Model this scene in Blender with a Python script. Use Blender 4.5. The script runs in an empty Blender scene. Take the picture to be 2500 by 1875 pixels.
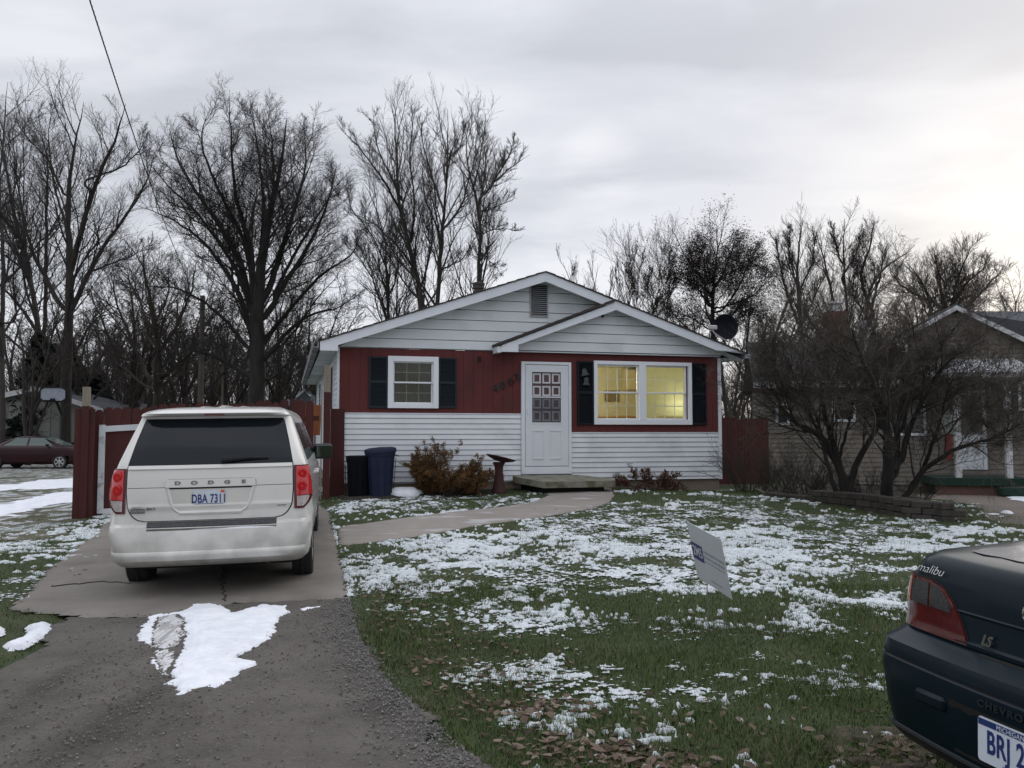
import bpy, math, random
import numpy as np
from mathutils import Vector, Matrix
D = bpy.data; SC = bpy.context.scene; COL = SC.collection
rs = np.random.RandomState(7); random.seed(7)
rad = math.radians

# ------------------------------------------------------------------ camera
F, HZ, CX, CY, EZ = 2050., 1054., 1250., 937.5, 1.6      # focal length and horizon in photograph pixels
PITCH = math.atan((HZ - CY) / F)
cam = D.cameras.new('camera'); camo = D.objects.new('camera', cam); COL.objects.link(camo)
cam.sensor_width = 36; cam.lens = F / 2500 * 36
cam.clip_start = .05; cam.clip_end = 2000
camo.location = (0, 0, EZ); camo.rotation_euler = (math.pi / 2 + PITCH, 0, 0)
SC.camera = camo
SC.render.resolution_x = 1024; SC.render.resolution_y = 768

# ------------------------------------------------------------------ sky
W = D.worlds.new('World'); SC.world = W; W.use_nodes = True
nt = W.node_tree; nt.nodes.clear()
def wn(t, **k):
    n = nt.nodes.new(t)
    for a, b in k.items(): setattr(n, a, b)
    return n
def wmath(op, a, b=None, c=None, clamp=False):
    n = wn('ShaderNodeMath', operation=op, use_clamp=clamp)
    for i, v in enumerate((a, b, c)):
        if v is None: continue
        if isinstance(v, (int, float)): n.inputs[i].default_value = v
        else: nt.links.new(v, n.inputs[i])
    return n.outputs[0]
tc = wn('ShaderNodeTexCoord'); sp = wn('ShaderNodeSeparateXYZ'); nt.links.new(tc.outputs['Generated'], sp.inputs[0])
X, Y, Z = sp.outputs
zz = wmath('ADD', wmath('MAXIMUM', Z, 0.0), .17)
cb = wn('ShaderNodeCombineXYZ')
nt.links.new(wmath('DIVIDE', X, zz), cb.inputs[0]); nt.links.new(wmath('DIVIDE', Y, zz), cb.inputs[1])
def wnoise(scale, detail, loc, sx=1.):
    mp = wn('ShaderNodeMapping'); mp.inputs['Location'].default_value = loc; mp.inputs['Scale'].default_value = (sx, 1, 1)
    nt.links.new(cb.outputs[0], mp.inputs[0])
    n = wn('ShaderNodeTexNoise'); n.inputs['Scale'].default_value = scale; n.inputs['Detail'].default_value = detail
    n.inputs['Roughness'].default_value = .5; n.inputs['Distortion'].default_value = .35
    nt.links.new(mp.outputs[0], n.inputs['Vector']); return n.outputs['Fac']
n1 = wnoise(.95, 6, (5.6, 2.9, 0), .62); n2 = wnoise(3.0, 6, (8.2, 4.4, 0), .6)
cl = wmath('ADD', wmath('MULTIPLY', n1, .56), wmath('MULTIPLY', n2, .44))
ramp = wn('ShaderNodeValToRGB'); nt.links.new(cl, ramp.inputs[0])
e = ramp.color_ramp.elements
e[0].position = .42; e[0].color = (.60, .615, .67, 1)
e[1].position = .58; e[1].color = (.83, .84, .89, 1)
m = e.new(.50); m.color = (.71, .725, .785, 1)
def wdir(az, el, p0, p1):          # soft lobe round a direction of the sky
    v = wn('ShaderNodeVectorMath', operation='DOT_PRODUCT')
    nt.links.new(tc.outputs['Generated'], v.inputs[0])
    v.inputs[1].default_value = (math.sin(az) * math.cos(el), math.cos(az) * math.cos(el), math.sin(el))
    mr = wn('ShaderNodeMapRange', interpolation_type='SMOOTHSTEP')
    nt.links.new(v.outputs['Value'], mr.inputs[0]); mr.inputs[1].default_value = p0; mr.inputs[2].default_value = p1
    return mr.outputs[0]
def wmix(fac, a, b, mode='MIX'):
    n = wn('ShaderNodeMix', data_type='RGBA', blend_type=mode)
    if isinstance(fac, float): n.inputs['Factor'].default_value = fac
    else: nt.links.new(fac, n.inputs['Factor'])
    for s, v in ((n.inputs[6], a), (n.inputs[7], b)):
        if isinstance(v, tuple): s.default_value = v
        else: nt.links.new(v, s)
    return n.outputs[2]
SUN_AZ, SUN_EL = rad(36), rad(14)
glow = wmath('MULTIPLY', wdir(rad(34), rad(6), .90, .998), wmath('ADD', wmath('MULTIPLY', n2, 1.6), -.15, clamp=True))
c1 = wmix(wmath('MULTIPLY', glow, .7), ramp.outputs[0], (.88, .875, .87, 1))
spot = wmath('MULTIPLY', wdir(rad(6.0), rad(17.6), .9982, .99995), wmath('ADD', wmath('MULTIPLY', n2, 3.6), -1.35, clamp=True))
c1 = wmix(wmath('MULTIPLY', spot, .75, clamp=True), c1, (.97, .97, .98, 1))
grey = wmath('MULTIPLY', wdir(rad(14), rad(21), .975, .999), wmath('ADD', wmath('MULTIPLY', n1, 3.2), -1.1, clamp=True))
c1 = wmix(wmath('MULTIPLY', grey, .35), c1, (.50, .51, .60, 1))
zen = wmath('ADD', 1.0, wmath('MULTIPLY', wmath('POWER', wmath('MAXIMUM', wmath('SUBTRACT', Z, .42), 0.0), 1.0), 2.0))
vm = wn('ShaderNodeVectorMath', operation='SCALE'); nt.links.new(c1, vm.inputs[0]); nt.links.new(zen, vm.inputs['Scale'])
sky = wn('ShaderNodeTexSky'); sky.sky_type = 'NISHITA'; sky.sun_disc = False
sky.sun_elevation = SUN_EL; sky.sun_rotation = SUN_AZ
bg1 = wn('ShaderNodeBackground'); nt.links.new(sky.outputs[0], bg1.inputs[0]); bg1.inputs[1].default_value = .01
bg2 = wn('ShaderNodeBackground'); nt.links.new(vm.outputs[0], bg2.inputs[0]); bg2.inputs[1].default_value = .98
ad = wn('ShaderNodeAddShader'); nt.links.new(bg1.outputs[0], ad.inputs[0]); nt.links.new(bg2.outputs[0], ad.inputs[1])
wo = wn('ShaderNodeOutputWorld'); nt.links.new(ad.outputs[0], wo.inputs[0])
# ------------------------------------------------------------------ sun (veiled by cloud)
sl = D.lights.new('sun', 'SUN'); sl.energy = .5; sl.angle = rad(40); sl.color = (1, .95, .88)
so = D.objects.new('sun', sl); COL.objects.link(so)
so.rotation_euler = Vector((-math.sin(SUN_AZ) * math.cos(rad(35)), -math.cos(SUN_AZ) * math.cos(rad(35)), -math.sin(rad(35)))).to_track_quat('-Z', 'Y').to_euler()
so.location = (60, 60, 60)
SC.view_settings.view_transform = 'Standard'; SC.view_settings.look = 'None'
SC.view_settings.exposure = 0; SC.view_settings.gamma = 1

# ------------------------------------------------------------------ helpers
def ray(px, py):
    a = (px - CX) / F; b = (CY - py) / F
    return np.array((a, math.cos(PITCH) - b * math.sin(PITCH), math.sin(PITCH) + b * math.cos(PITCH)))
def at(px, py, Yd):
    r = ray(px, py); return np.array((0, 0, EZ)) + r * (Yd / r[1])
def smooth(t): t = np.clip(t, 0, 1); return t * t * (3 - 2 * t)
def gz(x, y):
    x = np.asarray(x, float); y = np.asarray(y, float)
    s = np.interp(y, [6, 8.6, 12, 15.3, 16.6, 20], [0, .07, .20, .39, .45, .42])
    r = .04 * np.clip(x + 2.8, -6, 0) * smooth((y - 9) / 4) - .022 * np.clip(x - 1.5, 0, 4) * smooth((y - 14) / 3)
    far = 1 - (1 - smooth((y - 22) / 14)) * (1 - smooth((x - 6.5) / 3) * smooth((y - 14) / 4))
    return (s + r) * (1 - far)
def G(px, py):                     # ground point seen at a pixel
    r = ray(px, py); z = 0.
    for _ in range(12):
        t = (z - EZ) / r[2]; p = r * t; z = float(gz(p[0], p[1]))
    return float(p[0]), float(p[1])
_H = rs.rand(256, 256)
def vnoise(x, y, s, o=0):
    x = np.asarray(x) * s + 17.3 * (o + 1); y = np.asarray(y) * s + 5.1 * (o + 1)
    xi = np.floor(x).astype(int); yi = np.floor(y).astype(int)
    fx = x - xi; fy = y - yi; fx = fx * fx * (3 - 2 * fx); fy = fy * fy * (3 - 2 * fy)
    a = _H[xi % 256, yi % 256]; b = _H[(xi + 1) % 256, yi % 256]; c = _H[xi % 256, (yi + 1) % 256]; d = _H[(xi + 1) % 256, (yi + 1) % 256]
    return (a * (1 - fx) + b * fx) * (1 - fy) + (c * (1 - fx) + d * fx) * fy
def inpoly(x, y, poly):
    x = np.asarray(x); y = np.asarray(y); r = np.zeros(x.shape, bool); n = len(poly)
    for i in range(n):
        x0, y0 = poly[i]; x1, y1 = poly[(i + 1) % n]
        if y0 == y1: continue
        c = ((y0 > y) != (y1 > y)) & (x < (x1 - x0) * (y - y0) / (y1 - y0) + x0)
        r ^= c
    return r

def link(o, mt=None, parent=None):
    COL.objects.link(o)
    if mt is not None: o.data.materials.append(mt)
    if parent is not None: o.parent = parent
    return o
def npmesh(name, V, Fq, mt, parent=None, sm=False, attr=None):
    """V (n,3); Fq (m,k) array or list of such arrays"""
    if not isinstance(Fq, (list, tuple)): Fq = [Fq]
    Fq = [f for f in Fq if len(f)]
    V = np.asarray(V, np.float32)
    if parent is not None and parent.type == 'EMPTY' and parent.get('_w'):
        Mi = np.array(parent.matrix_basis.inverted()); V = V @ Mi[:3, :3].T + Mi[:3, 3]
    me = D.meshes.new(name); me.vertices.add(len(V)); me.vertices.foreach_set('co', np.asarray(V, np.float32).ravel())
    lv = np.concatenate([f.ravel() for f in Fq]); tot = np.concatenate([np.full(len(f), f.shape[1]) for f in Fq])
    me.loops.add(len(lv)); me.loops.foreach_set('vertex_index', lv.astype(np.int32))
    me.polygons.add(len(tot)); st = np.concatenate(([0], np.cumsum(tot)[:-1]))
    me.polygons.foreach_set('loop_start', st.astype(np.int32)); me.polygons.foreach_set('loop_total', tot.astype(np.int32))
    if sm: me.polygons.foreach_set('use_smooth', np.ones(len(tot), bool))
    me.update(calc_edges=True)
    if attr is not None:
        for k, a in attr.items():
            at_ = me.attributes.new(k, 'FLOAT', 'POINT'); at_.data.foreach_set('value', np.asarray(a, np.float32))
    o = D.objects.new(name, me); return link(o, mt, parent)
class MB:
    def __init__(s): s.v = []; s.f = []
    def add(s, V, Fs):
        b = len(s.v); s.v += [tuple(map(float, p)) for p in V]; s.f += [tuple(i + b for i in f) for f in Fs]; return s
    def box(s, x0, x1, y0, y1, z0, z1, M=None, bev=0):
        if bev:
            bev = min(bev, .45 * min(abs(x1 - x0), abs(y1 - y0), abs(z1 - z0)))
            V = []
            # chamfered box : three quads per corner direction
            xs = (x0, x1); ys = (y0, y1); zs = (z0, z1)
            idx = {}
            for i in (0, 1):
                for j in (0, 1):
                    for k in (0, 1):
                        sx, sy, sz = (1, -1)[i] * bev, (1, -1)[j] * bev, (1, -1)[k] * bev
                        idx[i, j, k] = len(V)
                        V += [(xs[i], ys[j] + sy, zs[k] + sz), (xs[i] + sx, ys[j], zs[k] + sz), (xs[i] + sx, ys[j] + sy, zs[k])]
            g = lambda i, j, k, a: idx[i, j, k] + a
            Fs = []
            for i in (0, 1): Fs.append([g(i, 0, 0, 0), g(i, 1, 0, 0), g(i, 1, 1, 0), g(i, 0, 1, 0)])
            for j in (0, 1): Fs.append([g(0, j, 0, 1), g(1, j, 0, 1), g(1, j, 1, 1), g(0, j, 1, 1)])
            for k in (0, 1): Fs.append([g(0, 0, k, 2), g(1, 0, k, 2), g(1, 1, k, 2), g(0, 1, k, 2)])
            for i in (0, 1):
                for j in (0, 1): Fs.append([g(i, j, 0, 0), g(i, j, 1, 0), g(i, j, 1, 1), g(i, j, 0, 1)])
                for k in (0, 1): Fs.append([g(i, 0, k, 0), g(i, 1, k, 0), g(i, 1, k, 2), g(i, 0, k, 2)])
            for j in (0, 1):
                for k in (0, 1): Fs.append([g(0, j, k, 1), g(1, j, k, 1), g(1, j, k, 2), g(0, j, k, 2)])
            for i in (0, 1):
                for j in (0, 1):
                    for k in (0, 1): Fs.append([g(i, j, k, 0), g(i, j, k, 1), g(i, j, k, 2)])
        else:
            V = [(x0, y0, z0), (x1, y0, z0), (x1, y1, z0), (x0, y1, z0), (x0, y0, z1), (x1, y0, z1), (x1, y1, z1), (x0, y1, z1)]
            Fs = [(0, 3, 2, 1), (4, 5, 6, 7), (0, 1, 5, 4), (1, 2, 6, 5), (2, 3, 7, 6), (3, 0, 4, 7)]
        if M is not None: V = [tuple(M @ Vector(p)) for p in V]
        return s.add(V, Fs)
    def prism(s, pts, lo, hi, axis=1):
        """polygon pts in the plane perpendicular to axis, from lo to hi"""
        def mk(p, h):
            if axis == 1: return (p[0], h, p[1])
            if axis == 2: return (p[0], p[1], h)
            return (h, p[0], p[1])
        n = len(pts); V = [mk(p, lo) for p in pts] + [mk(p, hi) for p in pts]
        Fs = [tuple(range(n)), tuple(range(2 * n - 1, n - 1, -1))] + [(i, i + n, (i + 1) % n + n, (i + 1) % n) for i in range(n)]
        return s.add(V, Fs)
    def lathe(s, prof, n=16, M=None, cap=True):
        V = []; Fs = []
        for r, z in prof:
            for i in range(n):
                a = 2 * math.pi * i / n; V.append((r * math.cos(a), r * math.sin(a), z))
        for j in range(len(prof) - 1):
            for i in range(n): Fs.append((j * n + i, j * n + (i + 1) % n, (j + 1) * n + (i + 1) % n, (j + 1) * n + i))
        if cap: Fs.append(tuple(range(n - 1, -1, -1))); Fs.append(tuple((len(prof) - 1) * n + i for i in range(n)))
        if M is not None: V = [tuple(M @ Vector(p)) for p in V]
        return s.add(V, Fs)
    def tube(s, pts, r, n=8, cap=True):
        pts = [Vector(p) for p in pts]
        if isinstance(r, (int, float)): r = [r] * len(pts)
        V = []; Fs = []
        for k, p in enumerate(pts):
            t = (pts[min(k + 1, len(pts) - 1)] - pts[max(k - 1, 0)]).normalized()
            ref = Vector((0, 0, 1)) if abs(t.z) < .9 else Vector((1, 0, 0))
            u = t.cross(ref).normalized(); w = t.cross(u)
            for i in range(n):
                a = 2 * math.pi * i / n; V.append(p + (u * math.cos(a) + w * math.sin(a)) * r[k])
        for k in range(len(pts) - 1):
            for i in range(n): Fs.append((k * n + i, k * n + (i + 1) % n, (k + 1) * n + (i + 1) % n, (k + 1) * n + i))
        if cap: Fs.append(tuple(range(n - 1, -1, -1))); Fs.append(tuple((len(pts) - 1) * n + i for i in range(n)))
        return s.add(V, Fs)
    def grid(s, P):
        P = np.asarray(P); a, b = P.shape[:2]; V = P.reshape(-1, 3)
        Fs = [(i * b + j, i * b + j + 1, (i + 1) * b + j + 1, (i + 1) * b + j) for i in range(a - 1) for j in range(b - 1)]
        return s.add(V, Fs)
    def build(s, name, mt, parent=None, sm=False, world=False):
        V = s.v
        if world and parent is not None:
            Mi = parent.matrix_basis.inverted(); V = [tuple(Mi @ Vector(p)) for p in V]
        me = D.meshes.new(name); me.from_pydata(V, [], s.f); me.update()
        if sm:
            me.polygons.foreach_set('use_smooth', np.ones(len(me.polygons), bool))
            if sm != 'full': me.set_sharp_from_angle(angle=rad(40))
        o = D.objects.new(name, me); return link(o, mt, parent)
def thing(name, label, cat, loc=(0, 0, 0), rotz=0, group=None, rot=None):
    o = D.objects.new(name, None); COL.objects.link(o); o.location = loc; o.rotation_euler = rot or (0, 0, rotz); o.empty_display_size = .2
    o['label'] = label; o['category'] = cat
    if group: o['group'] = group
    o.matrix_basis = Matrix.LocRotScale(Vector(loc), o.rotation_euler, None)
    return o
def tag(o, label, cat, group=None, kind=None):
    if label: o['label'] = label
    if cat: o['category'] = cat
    if group: o['group'] = group
    if kind: o['kind'] = kind
    return o
def struct(o): o['kind'] = 'structure'; return o
def stuff(o): o['kind'] = 'stuff'; return o
def copy_tree(o, parent=None):
    c = o.copy(); COL.objects.link(c)
    if parent is not None: c.parent = parent
    for ch in [q for q in D.objects if q.parent == o]: copy_tree(ch, c)
    return c
def text(name, s, size, mt, parent, M, extrude=.002, shear=0, spacing=1., bold=0., align='CENTER'):
    cu = D.curves.new('lettering', 'FONT'); cu.body = s; cu.size = size; cu.extrude = extrude; cu.shear = shear
    cu.space_character = spacing; cu.offset = bold; cu.align_x = align; cu.align_y = 'CENTER'
    tmp = D.objects.new('lettering', cu); COL.objects.link(tmp)
    bpy.context.view_layer.update()
    me = D.meshes.new_from_object(tmp.evaluated_get(bpy.context.evaluated_depsgraph_get()))
    D.objects.remove(tmp); D.curves.remove(cu)
    me.transform(M); me.name = name
    o = D.objects.new(name, me); me.materials.clear(); return link(o, mt, parent)
FACE = Matrix.Rotation(math.pi / 2, 4, 'X')        # text standing up, read from -y

# ------------------------------------------------------------------ materials
def mat(name, col, col2=None, rough=.7, metal=0, scale=6, bump=0, bscale=None, detail=4, stretch=(1, 1, 1), lo=.35, hi=.65, coat=0, spec=.5, trans=0, emit=None):
    m = D.materials.new(name); m.use_nodes = True; t = m.node_tree; b = t.nodes['Principled BSDF']
    b.inputs['Roughness'].default_value = rough; b.inputs['Metallic'].default_value = metal
    b.inputs['Specular IOR Level'].default_value = spec; b.inputs['Coat Weight'].default_value = coat
    b.inputs['Base Color'].default_value = (*col, 1)
    if emit: b.inputs['Emission Color'].default_value = (*emit[0], 1); b.inputs['Emission Strength'].default_value = emit[1]
    tcn = t.nodes.new('ShaderNodeTexCoord'); mp = t.nodes.new('ShaderNodeMapping'); mp.inputs['Scale'].default_value = stretch
    t.links.new(tcn.outputs['Object'], mp.inputs[0])
    if col2 is not None:
        n = t.nodes.new('ShaderNodeTexNoise'); n.inputs['Scale'].default_value = scale; n.inputs['Detail'].default_value = detail; n.inputs['Roughness'].default_value = .6
        t.links.new(mp.outputs[0], n.inputs['Vector'])
        r = t.nodes.new('ShaderNodeValToRGB'); r.color_ramp.elements[0].position = lo; r.color_ramp.elements[1].position = hi
        r.color_ramp.elements[0].color = (*col, 1); r.color_ramp.elements[1].color = (*col2, 1)
        t.links.new(n.outputs['Fac'], r.inputs[0]); t.links.new(r.outputs[0], b.inputs['Base Color'])
    if bump:
        n = t.nodes.new('ShaderNodeTexNoise'); n.inputs['Scale'].default_value = bscale or scale * 4; n.inputs['Detail'].default_value = 4
        t.links.new(mp.outputs[0], n.inputs['Vector'])
        bp = t.nodes.new('ShaderNodeBump'); bp.inputs['Strength'].default_value = bump; bp.inputs['Distance'].default_value = .02
        t.links.new(n.outputs['Fac'], bp.inputs['Height']); t.links.new(bp.outputs[0], b.inputs['Normal'])
    return m
def overlay(m, col, scale, lo, hi, stretch=(1, 1, 1), amt=1., axis=None, a0=0, a1=1, detail=4):
    """second colour on top of a material where a noise (and, if axis is set, a band of the object axis) says so"""
    t = m.node_tree; b = t.nodes['Principled BSDF']
    tcn = t.nodes.new('ShaderNodeTexCoord'); mp = t.nodes.new('ShaderNodeMapping'); mp.inputs['Scale'].default_value = stretch; mp.inputs['Location'].default_value = (3.3, 1.1, 7.7)
    t.links.new(tcn.outputs['Object'], mp.inputs[0])
    n = t.nodes.new('ShaderNodeTexNoise'); n.inputs['Scale'].default_value = scale; n.inputs['Detail'].default_value = detail; t.links.new(mp.outputs[0], n.inputs['Vector'])
    mr = t.nodes.new('ShaderNodeMapRange'); mr.inputs[1].default_value = lo; mr.inputs[2].default_value = hi; mr.inputs[4].default_value = amt
    t.links.new(n.outputs['Fac'], mr.inputs[0]); fac = mr.outputs[0]
    if axis is not None:
        s = t.nodes.new('ShaderNodeSeparateXYZ'); t.links.new(tcn.outputs['Object'], s.inputs[0])
        m2 = t.nodes.new('ShaderNodeMapRange'); m2.inputs[1].default_value = a0; m2.inputs[2].default_value = a1; t.links.new(s.outputs[axis], m2.inputs[0])
        mu = t.nodes.new('ShaderNodeMath'); mu.operation = 'MULTIPLY'; t.links.new(fac, mu.inputs[0]); t.links.new(m2.outputs[0], mu.inputs[1]); fac = mu.outputs[0]
    mx = t.nodes.new('ShaderNodeMix'); mx.data_type = 'RGBA'; t.links.new(fac, mx.inputs['Factor'])
    src = b.inputs['Base Color']
    if src.is_linked: t.links.new(src.links[0].from_socket, mx.inputs[6])
    else: mx.inputs[6].default_value = src.default_value
    mx.inputs[7].default_value = (*col, 1); t.links.new(mx.outputs[2], b.inputs['Base Color'])
    return m
def glass_mat(name, tint=(.9, .95, .95), refl=.12):
    m = D.materials.new(name); m.use_nodes = True; t = m.node_tree; t.nodes.clear()
    o = t.nodes.new('ShaderNodeOutputMaterial'); mx = t.nodes.new('ShaderNodeMixShader'); tr = t.nodes.new('ShaderNodeBsdfTransparent'); gl = t.nodes.new('ShaderNodeBsdfGlossy')
    gl.inputs['Roughness'].default_value = .03; tr.inputs[0].default_value = (*tint, 1); mx.inputs[0].default_value = refl
    lw = t.nodes.new('ShaderNodeLayerWeight'); lw.inputs[0].default_value = .35
    ma = t.nodes.new('ShaderNodeMath'); ma.operation = 'MULTIPLY_ADD'; t.links.new(lw.outputs['Fresnel'], ma.inputs[0]); ma.inputs[1].default_value = .25; ma.inputs[2].default_value = refl
    t.links.new(ma.outputs[0], mx.inputs[0]); t.links.new(tr.outputs[0], mx.inputs[1]); t.links.new(gl.outputs[0], mx.inputs[2]); t.links.new(mx.outputs[0], o.inputs[0])
    return m
M = {}
M['white_siding'] = overlay(mat('white_vinyl_siding', (.60, .625, .66), (.68, .70, .73), rough=.55, scale=1.2), (.42, .46, .45), 1.6, .55, .75, amt=.55)
M['white_lap'] = overlay(mat('white_lap_board', (.60, .64, .67), (.66, .69, .72), rough=.6, scale=1.0), (.36, .40, .38), 1.3, .56, .78, amt=.6)
M['white_trim'] = mat('white_trim_paint', (.62, .66, .71), (.68, .71, .76), rough=.5, scale=3)
M['white_frame'] = mat('white_vinyl_frame', (.72, .74, .78), rough=.4)
M['white_door'] = mat('white_storm_door_paint', (.60, .64, .67), (.64, .67, .70), rough=.45, scale=2)
M['red'] = overlay(mat('barn_red_paint', (.088, .0125, .0115), (.108, .016, .0145), rough=.75, scale=3, bump=.25, bscale=30), (.040, .008, .0075), 2.5, .5, .8, stretch=(1, 1, .4), amt=.7)
M['red_fence'] = overlay(mat('red_fence_paint', (.050, .0085, .008), (.064, .0125, .0105), rough=.85, scale=5, bump=.3, bscale=40, stretch=(1, 1, .2)), (.024, .008, .006), 6, .55, .75, stretch=(1, 1, .15), amt=.8)
M['raw_wood'] = mat('weathered_wood', (.17, .15, .12), (.25, .22, .17), rough=.85, scale=8, stretch=(1, 1, .15))
M['cedar'] = mat('orange_cedar_boards', (.26, .085, .03), (.36, .13, .05), rough=.8, scale=6, stretch=(1, 1, .2))
M['shutter'] = mat('charcoal_shutter_plastic', (.016, .021, .028), rough=.6, spec=.25)
M['shutter2'] = mat('near_black_shutter_plastic', (.008, .011, .016), rough=.6, spec=.2)
M['shingle'] = mat('brown_asphalt_shingles', (.035, .028, .027), (.055, .045, .043), rough=.9, scale=40, bump=.5)
M['shingle_grey'] = mat('grey_asphalt_shingles', (.045, .05, .06), (.065, .07, .08), rough=.9, scale=30, bump=.5)
M['concrete'] = overlay(mat('weathered_concrete', (.150, .137, .121), (.200, .183, .162), rough=.9, scale=1.2, bump=.15, bscale=60), (.11, .095, .075), 2.0, .5, .75, amt=.8)
M['foundation'] = mat('tan_foundation_block', (.17, .135, .105), (.21, .17, .135), rough=.9, scale=3, bump=.2)
M['step'] = overlay(mat('mossy_step_concrete', (.17, .165, .12), (.22, .21, .17), rough=.95, scale=5, bump=.3), (.075, .08, .04), 5, .5, .65, amt=.8)
M['black'] = mat('black_plastic', (.012, .012, .013), rough=.5)
M['flatblack'] = mat('flat_black', (.006, .006, .006), rough=.9)
M['rubber'] = mat('tyre_rubber', (.014, .014, .014), (.022, .021, .02), rough=.85, scale=20)
M['steel'] = mat('brushed_metal', (.45, .45, .46), rough=.35, metal=.9)
M['chrome'] = mat('chrome', (.75, .75, .76), rough=.12, metal=1)
M['dark_metal'] = mat('dark_flue_metal', (.035, .03, .027), (.06, .052, .047), rough=.6, metal=.3, scale=8)
M['glass'] = glass_mat('window_glass', (.95, .97, .95), .03)
M['glassdim'] = glass_mat('dark_window_glass', (.7, .72, .65), .03)
M['snow'] = mat('fresh_snow', (.66, .69, .74), (.80, .82, .87), rough=.75, scale=6, bump=.5, bscale=60)
M['lawn_snow'] = mat('thin_lawn_snow', (.46, .51, .53), (.62, .66, .69), rough=.8, scale=14)
M['bark'] = mat('grey_brown_bark', (.026, .022, .019), (.046, .040, .035), rough=.95, scale=6, stretch=(1, 1, .3))
M['twig'] = mat('dark_twigs', (.026, .022, .021), rough=.95)
M['bark_dark'] = mat('dark_bark', (.014, .012, .011), (.028, .024, .021), rough=.95, scale=6, stretch=(1, 1, .3))
M['twig_brown'] = mat('brown_twigs', (.038, .031, .026), rough=.95)
M['plate'] = mat('plate_white', (.55, .60, .68), (.60, .65, .72), rough=.4, scale=10)
M['blue_ink'] = mat('plate_blue', (.012, .03, .14), rough=.4)
M['orange_tab'] = mat('orange_sticker', (.6, .13, .05), rough=.5)
# ================================================================== GROUND
def lines(lo, a, b, hi, fine, coarse):
    return np.unique(np.round(np.concatenate([np.geomspace(1, 1 + a - lo, coarse)[::-1] * -1 + 1 + a, np.arange(a, b, fine), np.geomspace(1, 1 + hi - b, coarse) - 1 + b]), 4))
def sheet(name, xs, ys, zf, mt, attr=None):
    Xg, Yg = np.meshgrid(xs, ys, indexing='ij'); Zg = zf(Xg, Yg)
    V = np.stack([Xg, Yg, Zg], -1).reshape(-1, 3); a, b = len(xs), len(ys)
    I = (np.arange(a - 1)[:, None] * b + np.arange(b - 1)[None]).ravel()
    Fq = np.stack([I, I + b, I + b + 1, I + 1], -1)
    return npmesh(name, V, Fq, mt, sm=True, attr=attr(Xg, Yg) if attr else None)
def masked(name, mask, cell, x0, x1, y0, y1, dz, mt, hf=None, parent=None, drop=True):
    xs = np.arange(x0, x1, cell); ys = np.arange(y0, y1, cell)
    Xc, Yc = np.meshgrid(xs + cell / 2, ys + cell / 2, indexing='ij'); Mk = mask(Xc, Yc)
    a, b = len(xs) + 1, len(ys) + 1
    Xg, Yg = np.meshgrid(np.append(xs, xs[-1] + cell), np.append(ys, ys[-1] + cell), indexing='ij')
    cnt = np.zeros((a, b)); 
    for i in (0, 1):
        for j in (0, 1): cnt[i:a - 1 + i, j:b - 1 + j] += Mk
    inner = (cnt >= 4)
    jx = (rs.rand(a, b) - .5) * cell * .6; jy = (rs.rand(a, b) - .5) * cell * .6
    Zg = gz(Xg, Yg) + dz + (hf(Xg, Yg) if hf else 0)
    if drop: Zg = np.where(inner, Zg, gz(Xg, Yg) + .001)
    i, j = np.nonzero(Mk); I = i * b + j
    Fq = np.stack([I, I + b, I + b + 1, I + 1], -1)
    used, inv = np.unique(Fq.ravel(), return_inverse=True)
    V = np.stack([Xg + jx, Yg + jy, Zg], -1).reshape(-1, 3)[used]
    return npmesh(name, V, inv.reshape(-1, 4), mt, parent, sm=True)

P_slab = [G(*p) for p in ((25, 1490), (230, 1512), (400, 1508), (565, 1474), (848, 1462), (822, 1340), (800, 1250), (770, 1228), (330, 1250), (262, 1275), (135, 1385))]
P_walk = [G(*p) for p in ((838, 1288), (960, 1272), (1060, 1258), (1200, 1243), (1290, 1231), (1340, 1212), (1322, 1200), (1300, 1189), (1480, 1187), (1502, 1210), (1490, 1226), (1440, 1243), (1330, 1262), (1150, 1290), (1000, 1316), (850, 1334), (826, 1332), (822, 1294))]
P_drive = [G(*p) for p in ((130, 1480), (122, 1555), (60, 1600), (-60, 1690), (-500, 1980))] + [(-6, 2.0), (-6, -6), (1.2, -6), (1.0, 2.0)] + [G(*p) for p in ((1215, 1900), (1130, 1830), (1040, 1760), (945, 1670), (880, 1570), (850, 1455), (565, 1462), (400, 1495), (230, 1500))]
h0 = np.array((-3.27, 15.80)); hyaw = rad(15); hd = np.array((math.cos(hyaw), math.sin(hyaw))); hn = np.array((-math.sin(hyaw), math.cos(hyaw)))
def hw(u, w): p = h0 + hd * u + hn * w; return float(p[0]), float(p[1])
P_house = [hw(-.05, -.02), hw(8.0, -.02), hw(8.0, 13), hw(-.05, 13)]
P_bed = [hw(.1, -.75), hw(3.3, -.5), hw(3.6, .2), hw(.1, .2)]
P_ndrive = [G(*p) for p in ((2385, 1262), (2420, 1280), (2700, 1300), (2900, 1260))] + [(16, 21.5), (9.5, 21.5)] + [G(2100, 1202), G(2330, 1222)]

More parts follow.
